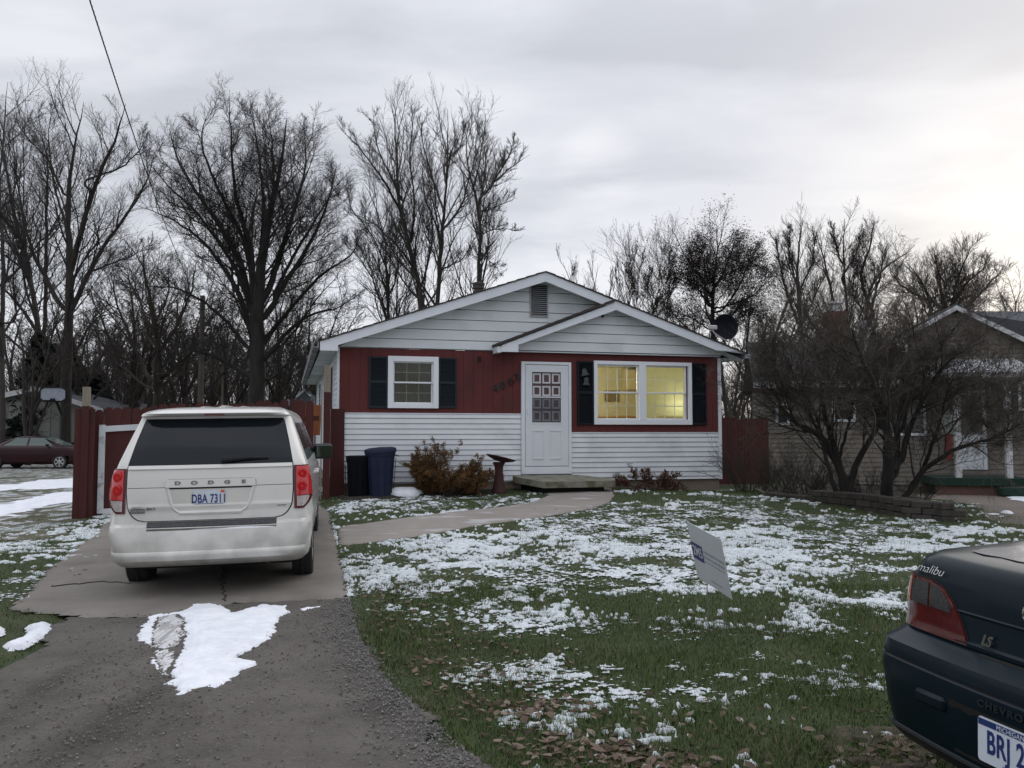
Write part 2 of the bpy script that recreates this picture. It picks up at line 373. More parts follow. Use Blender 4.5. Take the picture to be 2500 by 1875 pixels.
M['ground'] = overlay(mat('winter_lawn_soil', (.030, .046, .014), (.050, .060, .022), rough=.95, scale=3, bump=.6, bscale=80, detail=8), (.070, .058, .034), 1.1, .56, .74, amt=.6)
M['far_frost'] = overlay(mat('frosted_far_grass', (.05, .052, .03), (.12, .11, .075), rough=.95, scale=3, bump=.4, bscale=40, detail=8), (.42, .45, .47), 3.5, .50, .56, stretch=(1, .8, 1), amt=.85, detail=10)
ground = struct(sheet('ground', lines(-420, -13, 11, 420, .12, 34), lines(-60, 2, 22, 420, .12, 34), lambda x, y: gz(x, y) - .03 * inpoly(x, y, P_drive) - .02 * inpoly(x, y, P_slab) + (vnoise(x, y, .9) - .5) * .035 * smooth((y - 3) / 2) + (vnoise(x, y, 5, 1) - .5) * .012, M['ground']))

# gravel drive ------------------------------------------------------
M['gravel'] = overlay(mat('packed_gravel', (.076, .068, .059), (.114, .103, .092), rough=.95, scale=2.2, bump=1.0, bscale=55, detail=10), (.038, .032, .027), 1.1, .55, .72, stretch=(1.6, .5, 1), amt=.75)
overlay(M['gravel'], (.15, .14, .135), 42, .62, .70, amt=.6, detail=2)
def wob(x, y, a=.10): return (vnoise(x, y, 2.2, 3) - .5) * a * 2 + (vnoise(x, y, 9, 4) - .5) * a
drive = struct(masked('gravel_driveway', lambda x, y: inpoly(x + wob(x, y, .12), y + wob(y, x, .05), P_drive) & ~inpoly(x, y, P_slab), .05, -7, 1.6, -6, 9, .018, M['gravel'],
       hf=lambda x, y: (vnoise(x, y, 1.2, 5) - .5) * .012 + (vnoise(x, y, 12, 6) - .5) * .008 + (vnoise(x, y, 25, 6) - .5) * .006))
slab = struct(masked('concrete_driveway', lambda x, y: inpoly(x + wob(x, y, .03), y + wob(y, x, .03), P_slab), .06, -8, -1, 6, 16, .030, M['concrete'], hf=lambda x, y: (vnoise(x, y, .8, 5) - .5) * .01))
walk = struct(masked('walkway', lambda x, y: inpoly(x + wob(x, y, .02), y + wob(y, x, .02), P_walk), .04, -3.6, 3.6, 10, 17.6, .030, overlay(mat('walk_concrete', (.215, .195, .175), (.265, .24, .215), rough=.9, scale=1.5, bump=.15, bscale=60), (.42, .42, .43), 2.2, .56, .68, stretch=(.7, 1.6, 1), amt=.8, detail=6)))
ndrive = struct(masked('neighbour_driveway', lambda x, y: inpoly(x + wob(x, y, .1), y + wob(y, x, .1), P_ndrive), .12, 4, 22, 12, 22, .02, mat('tan_gravel', (.13, .11, .095), (.17, .145, .125), rough=.95, scale=5, bump=.6)))
bed = struct(masked('planting_bed', lambda x, y: inpoly(x + wob(x, y, .15), y + wob(y, x, .15), P_bed), .06, -4, 2, 14, 17.5, .015, mat('dark_bed_soil', (.02, .017, .013), (.035, .032, .02), rough=1, scale=12, bump=1, bscale=60), hf=lambda x, y: vnoise(x, y, 6) * .03))
# far-left lot: frosted grass strip and two snowy wheel lanes
far = struct(masked('side_yard', lambda x, y: (x < -6.6 - (y - 13) * .33 + wob(x, y, .3)) & (y > 12.0), .25, -60, -6, 12, 70, .012, M['far_frost']))

# thin snow on the lawn --------------------------------------------
def lawn_mask(x, y):
    ok = ~inpoly(x, y, P_slab) & ~inpoly(x + wob(x, y, .05), y, P_drive) & ~inpoly(x, y + wob(x, y, .05), P_walk) & ~inpoly(x, y, P_house)
    return ok
SB = [G(1500, 1580) + (.9, .55, -.22), G(1300, 1560) + (.5, .35, -.12), G(2000, 1560) + (1.2, .9, -.10), G(2100, 1245) + (2.2, .7, -.22), G(1620, 1215) + (2.0, .35, -.4), G(1250, 1640) + (.5, .5, .16), G(1160, 1510) + (.35, .6, .12), G(1780, 1540) + (.28, .28, .30),
      G(1000, 1400) + (.9, .7, .12), G(1900, 1640) + (1.2, .8, -.05), G(1200, 1320) + (2.0, .7, .08), G(1500, 1380) + (.6, .5, .03), G(900, 1390) + (.5, 1.2, -.12), G(930, 1700) + (.8, .9, -.2), G(2150, 1430) + (1.2, .5, -.22), G(1550, 1840) + (1.0, .4, -.02),
      G(2250, 1340) + (1.2, .9, .1), G(1900, 1330) + (1.5, .9, .1)]
def dens(x, y):
    d = np.interp(y, [3.6, 4.4, 5.2, 6.2, 7.2, 8.2, 9.2, 11, 14.2, 15.6, 17], [.29, .32, .35, .36, .38, .40, .43, .47, .49, .44, .36])
    for cx, cy, sx, sy, a in SB: d = d + a * np.exp(-((x - cx) / sx) ** 2 - ((y - cy) / sy) ** 2)
    dw = (x - h0[0]) * hn[0] + (y - h0[1]) * hn[1]               # distance to the house front
    d = np.where((dw > -.55) & (x > -3.6), d - .30 * smooth((dw + .75) / .5), d)
    d = d - .35 * smooth((.5 - np.abs(x - np.interp(y, [3.9, 5, 7, 7.8], [.0, -.55, -1.25, -1.4]))) / .5) * (y < 8)
    return d
def snow_mask(x, y):
    n = vnoise(x, y, 1.4, 11) * .20 + vnoise(x + .06 * vnoise(x, y, 9, 17), y, 4.4, 12) * .25 + vnoise(x, y, 14, 13) * .22 + vnoise(x * .8, y, 46, 14) * .33
    n = (n - .5) * 2.05 + .5
    return lawn_mask(x, y) & (n < dens(x, y) - .045)
def snow_h(x, y): return .006 + .010 * vnoise(x, y, 30, 15) + .008 * vnoise(x, y, 70, 16) + (vnoise(x, y, .9) - .5) * .035 * smooth((y - 3) / 2) + (vnoise(x, y, 5, 1) - .5) * .012
SN = []
for (xa, xb, ya, yb, c) in ((-.9, 5.2, 3.6, 7.4, .012), (-2.4, 8.2, 7.4, 11.2, .014), (-7.2, 11.5, 11.2, 18.5, .026)):
    SN.append(masked('snow', lambda x, y: snow_mask(x, y) & (x > np.interp(y, [3.6, 7, 8, 10], [-.6, -1.9, -2.4, -3.2]) - 6 * (y > 11.2)), c, xa, xb, ya, yb, .006, M['lawn_snow'], hf=snow_h))
SN.append(masked('snow', lambda x, y: snow_mask(x, y - 1.5) & (x < -4.5), .03, -9.5, -4, 7.5, 13.8, .006, M['lawn_snow'], hf=snow_h))
def join(objs, name):
    V = []; Fs = []; b = 0
    for o in objs:
        me = o.data; v = np.empty(len(me.vertices) * 3, np.float32); me.vertices.foreach_get('co', v); V.append(v.reshape(-1, 3))
        l = np.empty(len(me.loops), np.int32); me.loops.foreach_get('vertex_index', l); Fs.append(l.reshape(-1, 4) + b); b += len(me.vertices)
        mt = me.materials[0]; D.objects.remove(o); D.meshes.remove(me)
    return npmesh(name, np.concatenate(V), np.concatenate(Fs), mt, sm=True)
tag(stuff(join(SN, 'lawn_snow')), 'thin broken snow cover with green grass poking through on the front lawn', 'snow')

# grass blades ------------------------------------------------------
def blades(name, N, x0, x1, y0, y1, keep, L, wd, mt, label, near=True):
    x = rs.uniform(x0, x1, N); y = rs.uniform(y0, y1, N)
    if near: y = y0 + (y1 - y0) * rs.rand(N) ** 1.5
    k = keep(x, y); x, y = x[k], y[k]; n = len(x)
    z = gz(x, y) + (vnoise(x, y, .9) - .5) * .035 * smooth((y - 3) / 2)
    a = rs.uniform(0, 2 * np.pi, n); ln = L * rs.uniform(.5, 1.25, n) * (.55 + .9 * vnoise(x, y, 2.3, 21)); w = wd * rs.uniform(.7, 1.3, n)
    lx = np.cos(a) * ln * rs.uniform(.2, 1.0, n); ly = np.sin(a) * ln * rs.uniform(.2, 1.0, n)
    px_, py_ = -np.sin(a) * w, np.cos(a) * w
    V = np.stack([np.stack([x - px_, y - py_, z], -1), np.stack([x + px_, y + py_, z], -1),
                  np.stack([x + lx * .45 + px_ * .7, y + ly * .45 + py_ * .7, z + ln * .6], -1), np.stack([x + lx * .45 - px_ * .7, y + ly * .45 - py_ * .7, z + ln * .6], -1),
                  np.stack([x + lx, y + ly, z + ln * .85], -1)], 1).reshape(-1, 3)
    b = np.arange(n)[:, None] * 5
    o = npmesh(name, V, [b + np.array([[0, 1, 2, 3]]), b + np.array([[3, 2, 4]])], mt)
    return tag(stuff(o), label, 'grass')
def island(name, cols, rough=.8, trans=0):
    m = D.materials.new(name); m.use_nodes = True; t = m.node_tree; b = t.nodes['Principled BSDF']; b.inputs['Roughness'].default_value = rough; b.inputs['Specular IOR Level'].default_value = .2
    g = t.nodes.new('ShaderNodeNewGeometry'); r = t.nodes.new('ShaderNodeValToRGB'); e = r.color_ramp.elements
    e[0].color = (*cols[0], 1); e[1].color = (*cols[-1], 1)
    for i, c in enumerate(cols[1:-1]): q = e.new((i + 1) / (len(cols) - 1)); q.color = (*c, 1)
    t.links.new(g.outputs['Random Per Island'], r.inputs[0]); t.links.new(r.outputs[0], b.inputs['Base Color']); return m
M['grass'] = island('lawn_grass', [(.028, .060, .015), (.046, .088, .020), (.060, .104, .028), (.078, .098, .038), (.12, .11, .06)])
M['straw'] = island('pale_dead_grass', [(.06, .05, .03), (.10, .085, .05), (.14, .12, .08)])
gk = lambda x, y: lawn_mask(x, y) & (np.abs(x) < .66 * y + 1.6)
blades('grass', 440000, -8.5, 8.0, 3.4, 17.5, gk, .034, .0020, M['grass'], 'short green grass of the front lawn')
blades('grass', 170000, -1.2, 5.0, 3.2, 8.5, gk, .040, .0016, M['grass'], 'longer green grass nearest the street, beside the dark sedan')
blades('dead_grass', 45000, -2.6, 4.0, 3.2, 9.0, lambda x, y: gk(x, y) & (vnoise(x, y, 1.3, 30) + .5 * smooth((1.1 - np.abs(x - np.interp(y, [3.9, 5, 7, 9], [.2, -.4, -1.1, -1.7]))) / 1.1) > .82), .045, .002, M['straw'], 'pale dead grass along the edge of the gravel drive')

# fallen leaves -----------------------------------------------------
def leaves(N, f, size, label):
    x, y = f(N); n = len(x); z = gz(x, y) + .006 + rs.rand(n) * .03
    a = rs.uniform(0, 6.28, n); s = size * rs.uniform(.5, 1.2, n); tl = rs.uniform(-.7, .7, (n, 3))
    pts = np.array([(-1, 0), (-.45, .5), (.2, .6), (1, 0), (.2, -.6), (-.45, -.5)])
    P = np.empty((n, 6, 3))
    for i, (u, v) in enumerate(pts):
        P[:, i, 0] = x + s * (u * np.cos(a) - v * np.sin(a)); P[:, i, 1] = y + s * (u * np.sin(a) + v * np.cos(a))
        P[:, i, 2] = z + s * (u * tl[:, 0] + v * tl[:, 1]) * .5 + s * .45 * v * v * np.sign(tl[:, 2]) + s * .05
    b = np.arange(n)[:, None] * 6
    return tag(stuff(npmesh('fallen_leaves', P.reshape(-1, 3), [b + np.array([[0, 1, 2, 3]]), b + np.array([[0, 3, 4, 5]])], M['leaf'])), label, 'leaves')
M['leaf'] = island('fallen_leaf', [(.035, .022, .015), (.07, .045, .03), (.11, .078, .056), (.14, .105, .08), (.19, .15, .12)])
def f1(N):
    y = 3.7 + 5 * rs.rand(N) ** 1.3; x = np.interp(y, [3.7, 5, 6, 7, 8.7], [.25, -.35, -.75, -1.1, -1.55]) + np.abs(rs.normal(0, .55, N)) - .05; return x, y
leaves(520, f1, .028, 'brown fallen leaves along the right edge of the gravel drive')
def f2(N): return rs.uniform(.3, 3.2, N), 3.3 + rs.rand(N) ** 2 * 1.6
leaves(260, f2, .034, 'brown fallen leaves scattered in the grass nearest the street')
def f3(N): return rs.uniform(-1.5, 7, N), rs.uniform(5, 14, N)
leaves(170, f3, .028, 'loose brown leaves spread over the snowy lawn')
def f4(N): return rs.uniform(-6, -4, N), rs.uniform(7, 9.5, N)
leaves(70, f4, .03, 'brown leaves at the left edge of the concrete drive')

def f5(N):
    c = np.array([G(1380, 1830), G(1520, 1850), G(2150, 1850), G(2260, 1830), G(1290, 1740), G(1640, 1870)])[rs.randint(0, 6, N)]; return c[:, 0] + rs.normal(0, .13, N), c[:, 1] + rs.normal(0, .10, N)
leaves(420, f5, .036, 'clusters of tan leaves at the near edge of the lawn and by the sedan bumper')
dp = [G(*p) for p in ((1960, 1800), (2080, 1775), (2220, 1770), (2400, 1800), (2700, 1850), (2700, 2000), (1900, 2000), (2000, 1880))]
struct(masked('bare_dirt', lambda x, y: inpoly(x + wob(x, y, .12), y + wob(y, x, .12), dp) & (vnoise(x, y, 14, 60) > .3), .02, .8, 4, 2.5, 4.6, .022, mat('leafy_dirt', (.035, .026, .018), (.075, .058, .040), rough=1, scale=14, bump=.8), hf=lambda x, y: vnoise(x, y, 14, 61) * .015))
# loose stones on the drive ----------------------------------------
def stones(N, f, s0, s1, label, cols):
    x, y = f(N); k = inpoly(x, y, P_drive) | (rs.rand(len(x)) < .15); x, y = x[k], y[k]; n = len(x)
    base = np.array([(1, 0, 0), (-.9, .1, 0), (0, 1, .1), (.1, -1, 0), (0, .1, .75), (0, 0, -.6)]); Fb = np.array([(0, 2, 4), (2, 1, 4), (1, 3, 4), (3, 0, 4), (2, 0, 5), (1, 2, 5), (3, 1, 5), (0, 3, 5)])
    P = base[None] * (1 + .5 * (rs.rand(n, 6, 1) - .5)); a = rs.uniform(0, 6.28, n); s = s0 + (s1 - s0) * rs.rand(n) ** 3
    c, d = np.cos(a)[:, None], np.sin(a)[:, None]; Q = np.stack([P[..., 0] * c - P[..., 1] * d, P[..., 0] * d + P[..., 1] * c, P[..., 2]], -1) * s[:, None, None]
    Q[..., 0] += x[:, None]; Q[..., 1] += y[:, None]; Q[..., 2] += (gz(x, y) + .024)[:, None]
    b = np.arange(n)[:, None, None] * 6
    return tag(stuff(npmesh('gravel_stones', Q.reshape(-1, 3), (b + Fb[None]).reshape(-1, 3), island('stone', cols))), label, 'gravel')
def g1(N):
    y = 2.8 + 5 * rs.rand(N) ** 1.1; x = np.interp(y, [2.8, 3.9, 5, 6, 7, 8], [.2, -.1, -.62, -.98, -1.3, -1.5]) - np.abs(rs.normal(0, .20, N)) * (1.5 - .1 * y) + .05; return x, y
stones(9500, g1, .003, .011, 'loose grey stones banked along the right edge of the gravel drive', [(.08, .077, .072), (.15, .147, .142), (.24, .235, .23)])
def g2(N):
    y = 2.8 + 4.6 * rs.rand(N) ** 1.2; c = np.interp(y, [3, 7], [-1.9, -2.4]); return c + rs.normal(0, .5, N), y
stones(6500, g2, .003, .010, 'loose stones in the middle of the gravel drive between the wheel lanes', [(.07, .06, .05), (.13, .12, .105), (.26, .25, .23)])
def g3(N): return rs.uniform(-5, .3, N), 2.6 + 5 * rs.rand(N)
stones(3200, g3, .0025, .009, 'sparse small stones over the whole gravel drive', [(.06, .052, .045), (.12, .11, .095), (.24, .22, .20)])

# piled snow --------------------------------------------------------
def snow_patch(name, pix, h, label, cell=.025, n1=.04, mt=None, hn=None, group=None, hole=None):
    P = [G(*p) for p in pix]; HP = [G(*p) for p in hole] if hole else None; xs = [p[0] for p in P]; ys = [p[1] for p in P]
    edge0 = lambda x, y: inpoly(x + (vnoise(x, y, 6, 40) - .5) * n1 * 2 + (vnoise(x, y, 24, 41) - .5) * n1, y + (vnoise(y, x, 6, 42) - .5) * n1 * 2 + (vnoise(y, x, 24, 43) - .5) * n1, P)
    edge = (lambda x, y: edge0(x, y) & ~inpoly(x + (vnoise(x, y, 20, 47) - .5) * .03, y, HP)) if hole else edge0
    def hf(x, y):
        d = np.zeros(x.shape)                                   # swell from the edge inwards
        for r in (.03, .07, .13, .2):
            d += .25 * (edge(x + r, y) & edge(x - r, y) & edge(x, y + r) & edge(x, y - r))
        return h * (.12 + .88 * d) + (vnoise(x, y, 7, 44) - .5) * h * .5 + (vnoise(x, y, 30, 45) - .5) * .006
    o = masked(name, edge, cell, min(xs) - .2, max(xs) + .2, min(ys) - .2, max(ys) + .2, .018, mt or M['snow'], hf=hf)
    return tag(stuff(o), label, 'snow', group)
TT = [(386, 1515), (428, 1506), (446, 1518), (446, 1560), (434, 1600), (408, 1665), (392, 1640), (378, 1600), (374, 1560)]
SP = [(348, 1512), (372, 1508), (395, 1508), (432, 1500), (455, 1480), (480, 1478), (520, 1475), (548, 1490), (580, 1500), (640, 1482), (700, 1484), (702, 1500), (665, 1523), (668, 1545), (655, 1575), (600, 1598), (555, 1612), (612, 1615), (618, 1630), (600, 1655), (545, 1680), (440, 1708), (415, 1690), (398, 1665), (380, 1640), (362, 1600), (345, 1560), (340, 1535)]
snow_patch('snow_patch', SP, .035, 'thick white snow patch on the gravel drive behind the minivan', cell=.018, n1=.045, hole=TT)
snow_patch('snow_patch', [(728, 1490), (790, 1480), (798, 1488), (760, 1496), (730, 1498)], .012, 'thin sliver of snow at the right end of the concrete slab edge', n1=.03)
snow_patch('snow_patch', [(18, 1578), (60, 1555), (70, 1548), (55, 1532), (90, 1530), (128, 1524), (122, 1545), (96, 1565), (70, 1585), (20, 1590)], .05, 'curved white snow ridge at the left edge of the gravel drive', n1=.03)
snow_patch('snow_patch', [(-30, 1535), (0, 1530), (16, 1540), (10, 1552), (-30, 1556)], .03, 'small snow scrap at the far left edge of the picture', n1=.03)
TC = (412, 1570)
snow_patch('tyre_track', [(TC[0] + (a - TC[0]) * 1.22, TC[1] + (b - TC[1]) * 1.05) for a, b in TT], .016, 'grey tyre track pressed through the snow patch behind the minivan', mt=overlay(mat('pressed_grey_snow', (.46, .46, .47), (.62, .63, .65), rough=.8, scale=8), (.24, .225, .21), 7, .50, .58, stretch=(4.0, .5, 1), amt=.75), n1=.02)
ck = MB()
for pts in ([(535, 1380), (548, 1410), (540, 1440), (552, 1462), (545, 1476)], [(120, 1440), (240, 1428), (330, 1432)], [(560, 1330), (548, 1360), (535, 1380)]):
    Q = [G(*p) for p in pts]; R_ = [(Q[0][0] + (b[0] - a[0]) * t + a[0] - Q[0][0] + rs.normal() * .012, a[1] + (b[1] - a[1]) * t + rs.normal() * .012) for a, b in zip(Q[:-1], Q[1:]) for t in np.linspace(0, .9, 8)]
    ck.tube([(x, y, float(gz(x, y)) + .031) for x, y in R_], .008, 5)
struct(ck.build('slab_crack', mat('crack_dirt', (.035, .028, .022), rough=1), None))
# ================================================================== HOUSE  (local frame: x along the front, y into the house, z up)
house = thing('house', 'one-storey red and white house with front gable and lit picture window', 'house', (float(h0[0]), float(h0[1]), 0), hyaw)
WD, DP, E0 = 7.96, 12.0, 3.19
def yaw_m(x, y, z, rz=0): return Matrix.Translation((x, y, z)) @ Matrix.Rotation(rz, 4, 'Z')
MB().box(.02, WD - .02, .03, DP, .05, .61).build('foundation', M['foundation'], house)
sh = MB()                                                   # shell behind the claddings, open where the windows are
def wall_with_holes(mb, x0, x1, z0, z1, y0, y1, holes):
    zs = sorted({z0, z1} | {h[2] for h in holes} | {h[3] for h in holes}); 
    for a, b in zip(zs[:-1], zs[1:]):
        cuts = sorted((h[0], h[1]) for h in holes if h[2] <= a + 1e-6 and h[3] >= b - 1e-6); x = x0
        for c, d in cuts:
            if c > x: mb.box(x, c, y0, y1, a, b)
            x = d
        if x < x1: mb.box(x, x1, y0, y1, a, b)
HL = (1.03, 1.79, 2.15, 2.94); HR = (5.18, 7.17, 1.86, 2.955); HDR = (3.62, 4.57, .80, 2.97)
wall_with_holes(sh, .02, WD - .02, .6, E0, .03, .13, [HL, HR, HDR])
sh.box(.02, .10, .13, DP, .6, E0 + .05); sh.box(WD - .1, WD - .02, .13, DP, .6, E0 + .05); sh.box(.1, WD - .1, DP - .1, DP, .6, E0)
sh.prism([(.02, E0), (WD - .02, E0), (WD / 2, 4.58)], DP - .1, DP)
sh.build('wall', M['white_siding'], house)
# red vertical board siding on the upper front (grooved every 10 cm)
def grooved(x0, x1, z0, z1, holes, y=-.0):
    mb = MB(); x = x0
    while x < x1 - 1e-4:
        xe = min(x + .2, x1)
        segs = [(z0, z1)]
        for h in holes:
            if h[0] < xe - .001 and h[1] > x + .001:
                segs = [s for a, b in segs for s in ((a, min(b, h[2])), (max(a, h[3]), b)) if s[1] - s[0] > .01]
        for a, b in segs:
            mb.box(x + .0025, xe - .0025, y, y + .03, a, b)
        x = xe
    wall_with_holes(mb, x0, x1, z0, z1, y + .010, y + .029, holes)
    return mb
grooved(0, 3.585, 1.955, E0, [(1.0, 1.82, 2.12, 2.97)]).build('red_panel', M['red'], house)
grooved(3.585, WD - .04, 1.585, E0, [(3.585, 4.60, 1.5, 2.99), (5.15, 7.20, 1.83, 2.98)]).build('red_panel', M['red'], house)
# lap siding as real overlapping boards
def laps(x0, x1, z0, z1, ex, mb=None, y=0.0, clipf=None, proud=.018, gp=.011):
    mb = mb or MB(); z = z1 - ex; n = 0
    while z > z0 - ex + .01:
        a, b = max(z, z0), z + ex
        if b - a > .03:
            a += gp
            if clipf: xa0, xb0, xa1, xb1 = clipf(a)[0], clipf(a)[1], clipf(b)[0], clipf(b)[1]
            else: xa0 = xa1 = x0; xb0 = xb1 = x1
            xa0, xa1 = max(xa0, x0), max(xa1, x0); xb0, xb1 = min(xb0, x1), min(xb1, x1)
            if xb0 > xa0:
                if xb1 < xa1: xa1 = xb1 = (xa1 + xb1) / 2
                y0, y1 = y - proud, y - .003
                mb.add([(xa0, y0, a), (xb0, y0, a), (xb1, y1, b), (xa1, y1, b), (xa0, y + .03, a), (xb0, y + .03, a)], [(0, 1, 2, 3), (4, 5, 1, 0)])
        z -= ex
    return mb
laps(.12, 3.565, .61, 1.955, .102).build('lap_siding', M['white_siding'], house)
laps(4.62, WD - .045, .605, 1.585, .102).build('lap_siding', M['white_siding'], house)
MB().box(.12, 3.565, -.020, .0, 1.945, 1.960).box(4.62, WD - .045, -.020, .0, 1.575, 1.590).build('starter_trim', M['white_trim'], house)
SL = .345; ROOF = 4.60                                      # underside of the rake at the ridge
PK = WD / 2
MB().prism([(0, 3.20), (WD, 3.20), (PK, 4.55)], .028, .06).build('gable_wall', M['white_lap'], house)
gl = laps(0, WD, 3.20, 4.6, .2035, clipf=lambda z: (PK - (4.63 - z) / SL, PK + (4.63 - z) / SL), y=-.012, proud=.014, gp=.012); gl.build('gable_siding', M['white_lap'], house)
# side walls with horizontal siding
sd = MB()
for k in range(25):
    z = .61 + .102 * k
    sd.add([(-.016, .02, z), (-.016, DP, z), (0, DP, z + .102), (0, .02, z + .102)], [(0, 3, 2, 1)])
    sd.add([(WD + .016, .02, z), (WD + .016, DP, z), (WD, DP, z + .102), (WD, .02, z + .102)], [(0, 1, 2, 3)])
    sd.add([(-.016, .02, z), (-.016, DP, z), (.0, DP, z), (.0, .02, z)], [(0, 1, 2, 3)])
sd.build('side_siding', M['white_siding'], house)
MB().box(-.03, .015, -.022, .10, 2.02, E0, bev=.004).build('corner_trim', M['white_trim'], house)
MB().box(WD - .045, WD + .03, -.024, .06, .60, 3.17, bev=.004).build('corner_trim', M['white_trim'], house)
# roof ---------------------------------------------------------------
OV, EV = .36, .38                                           # gable overhang, eave overhang
rf = MB()
def rslab(mb, xa, xb, za, zb, y0, y1, th, dz=0):
    mb.add([(xa, y0, za + dz), (xb, y0, zb + dz), (xb, y0, zb + dz + th), (xa, y0, za + dz + th), (xa, y1, za + dz), (xb, y1, zb + dz), (xb, y1, zb + dz + th), (xa, y1, za + dz + th)],
           [(0, 1, 2, 3), (7, 6, 5, 4), (0, 4, 5, 1), (1, 5, 6, 2), (2, 6, 7, 3), (3, 7, 4, 0)])
zt = lambda u: 4.755 - SL * abs(u - PK)                    # top of the rake board line
EXL, EXR = -.36, WD + .42
n = 22
for k in range(n):                                          # shingle courses, each a thin slab lapped over the next
    for s, ex in ((-1, EXL - .02), (1, EXR + .02)):
        a = PK + (ex - PK) * k / n; b = PK + (ex - PK) * (k + 1) / n
        if s < 0: rslab(rf, b, a, zt(b) + .012, zt(a), -OV - .03, DP + .3, .022)
        else: rslab(rf, a, b, zt(a), zt(b) + .012, -OV - .03, DP + .3, .022)
roof = rf.build('roof', M['shingle'], house)
rk = MB()                                                   # rake boards
rk.add([(EXL, -OV, zt(EXL) - .165), (-.035, -OV, zt(EXL) - .165), (-.035, -OV, zt(-.035) - .17), (PK, -OV, zt(PK) - .185), (PK, -OV, zt(PK)), (EXL, -OV, zt(EXL)),
        (EXL, -OV + .03, zt(EXL) - .165), (-.035, -OV + .03, zt(EXL) - .165), (-.035, -OV + .03, zt(-.035) - .17), (PK, -OV + .03, zt(PK) - .185), (PK, -OV + .03, zt(PK)), (EXL, -OV + .03, zt(EXL))],
       [(0, 1, 2, 5), (2, 3, 4, 5), (0, 6, 7, 1), (1, 7, 8, 2), (2, 8, 9, 3), (5, 11, 6, 0), (4, 10, 11, 5)])
rk.build('rake_board', M['white_trim'], roof)
rk = MB(); XE = 7.70
rk.add([(PK + .002, -OV, zt(PK) - .185), (XE, -OV, zt(XE) - .175), (EXR, -OV, zt(XE) - .185), (EXR, -OV, zt(EXR)), (PK + .002, -OV, zt(PK)),
        (PK + .002, -OV + .03, zt(PK) - .185), (XE, -OV + .03, zt(XE) - .175), (EXR, -OV + .03, zt(XE) - .185), (EXR, -OV + .03, zt(EXR)), (PK + .002, -OV + .03, zt(PK))],
       [(0, 1, 3, 4), (1, 2, 3), (0, 5, 6, 1), (1, 6, 7, 2), (2, 7, 8, 3), (4, 3, 8, 9)])
rk.build('rake_board', M['white_trim'], roof)
sf = MB()                                                   # soffits
for a, b in ((EXL, PK), (EXR, PK)):
    sf.add([(a, -OV + .03, zt(a) - .13), (b, -OV + .03, zt(b) - .13), (b, -.005, zt(b) - .13), (a, -.005, zt(a) - .13)], [(0, 1, 2, 3)])
sf.box(EXL + .03, 0, -.01, DP + .2, 3.145, 3.165); sf.box(WD, EXR - .03, -.01, DP + .2, 3.145, 3.165)
for k in range(7): sf.box(EXL + .03, -.03, .9 + 1.6 * k, .95 + 1.6 * k, 3.13, 3.144)
sf.build('soffit', M['white_lap'], roof)
gt = MB()
for x0, s in ((EXL - .02, -1), (EXR + .02, 1)):
    pr = [(0, 0), (s * .10, .02), (s * .12, .11), (s * .105, .11), (s * .09, .03), (s * .01, .015), (s * .01, .11), (0, .11)]
    zb = zt(EXL) - .12
    V = [(x0 + a, -OV + .04, zb + b) for a, b in pr] + [(x0 + a, DP + .2, zb - .05 + b) for a, b in pr]; k = len(pr)
    gt.add(V, [(i, (i + 1) % k, (i + 1) % k + k, i + k) for i in range(k)] + [tuple(range(k - 1, -1, -1)), tuple(range(k, 2 * k))])
gt.tube([(EXL - .06, DP + .15, 3.05), (EXL - .05, DP + .15, 2.95), (-.06, DP + .1, 2.75), (-.06, DP + .1, 1.2)], .035, 6)
gt.build('gutter', mat('grey_gutter', (.10, .10, .11), (.30, .31, .33), rough=.6, scale=2), roof)
# second, smaller gable over the door and picture window -------------
P2, B2 = 5.40, 2.98; SL2 = .395
z2 = lambda u: 4.205 - SL2 * (P2 - u)
pg = MB(); f0 = -OV - .005
pg.add([(3.07, f0 - .03, z2(3.07) - .135), (3.41, f0 - .03, z2(3.07) - .135), (3.41, f0 - .03, z2(3.41) - .125), (P2 + .10, f0 - .03, z2(P2 + .10) - .175), (P2 + .06, f0 - .03, z2(P2 + .0) + .01), (3.07, f0 - .03, z2(3.07) - .01),
        (3.07, f0, z2(3.07) - .135), (3.41, f0, z2(3.07) - .135), (3.41, f0, z2(3.41) - .125), (P2 + .10, f0, z2(P2 + .10) - .175), (P2 + .06, f0, z2(P2 + .0) + .01), (3.07, f0, z2(3.07) - .01)],
       [(0, 1, 2, 5), (2, 3, 4, 5), (0, 6, 7, 1), (1, 7, 8, 2), (2, 8, 9, 3), (5, 11, 6, 0)])
pg.box(2.99, 3.069, -.30, -.012, 3.135, 3.255); pg.box(2.99, 3.069, f0 - .02, -.301, 3.135, 3.255)
pg.build('porch_gable_board', M['white_trim'], roof)
ps = MB(); k = 12
for i in range(k):
    a = P2 + .02 - (P2 - 2.95) * i / k; b = P2 + .02 - (P2 - 2.95) * (i + 1) / k
    rslab(ps, b, a, z2(b) + .016, z2(a) + .0, f0 - .07, -.013, .05)
ps.build('porch_gable_shingles', M['shingle'], roof)
sf = MB(); sf.add([(3.05, f0, z2(3.05) - .10), (P2 + .1, f0, z2(P2 + .1) - .10), (P2 + .1, -.03, z2(P2 + .1) - .10), (3.05, -.03, z2(3.05) - .10)], [(0, 1, 2, 3)]); sf.build('porch_gable_soffit', M['white_lap'], roof)
# front of the little gable stands a hand proud of the wall
sl2 = laps(3.38, WD + .05, 3.20, 4.15, .188, clipf=lambda z: (P2 + .05 - (4.13 - z) / SL2, P2 + .05 + (4.13 - z) / SL), y=-.10, proud=.014, gp=.012)
sl2.build('porch_gable_siding', M['white_lap'], house)
MB().box(3.40, WD - .02, -.10, -.03, 3.185, 3.20).build('porch_gable_sill', M['white_trim'], house)
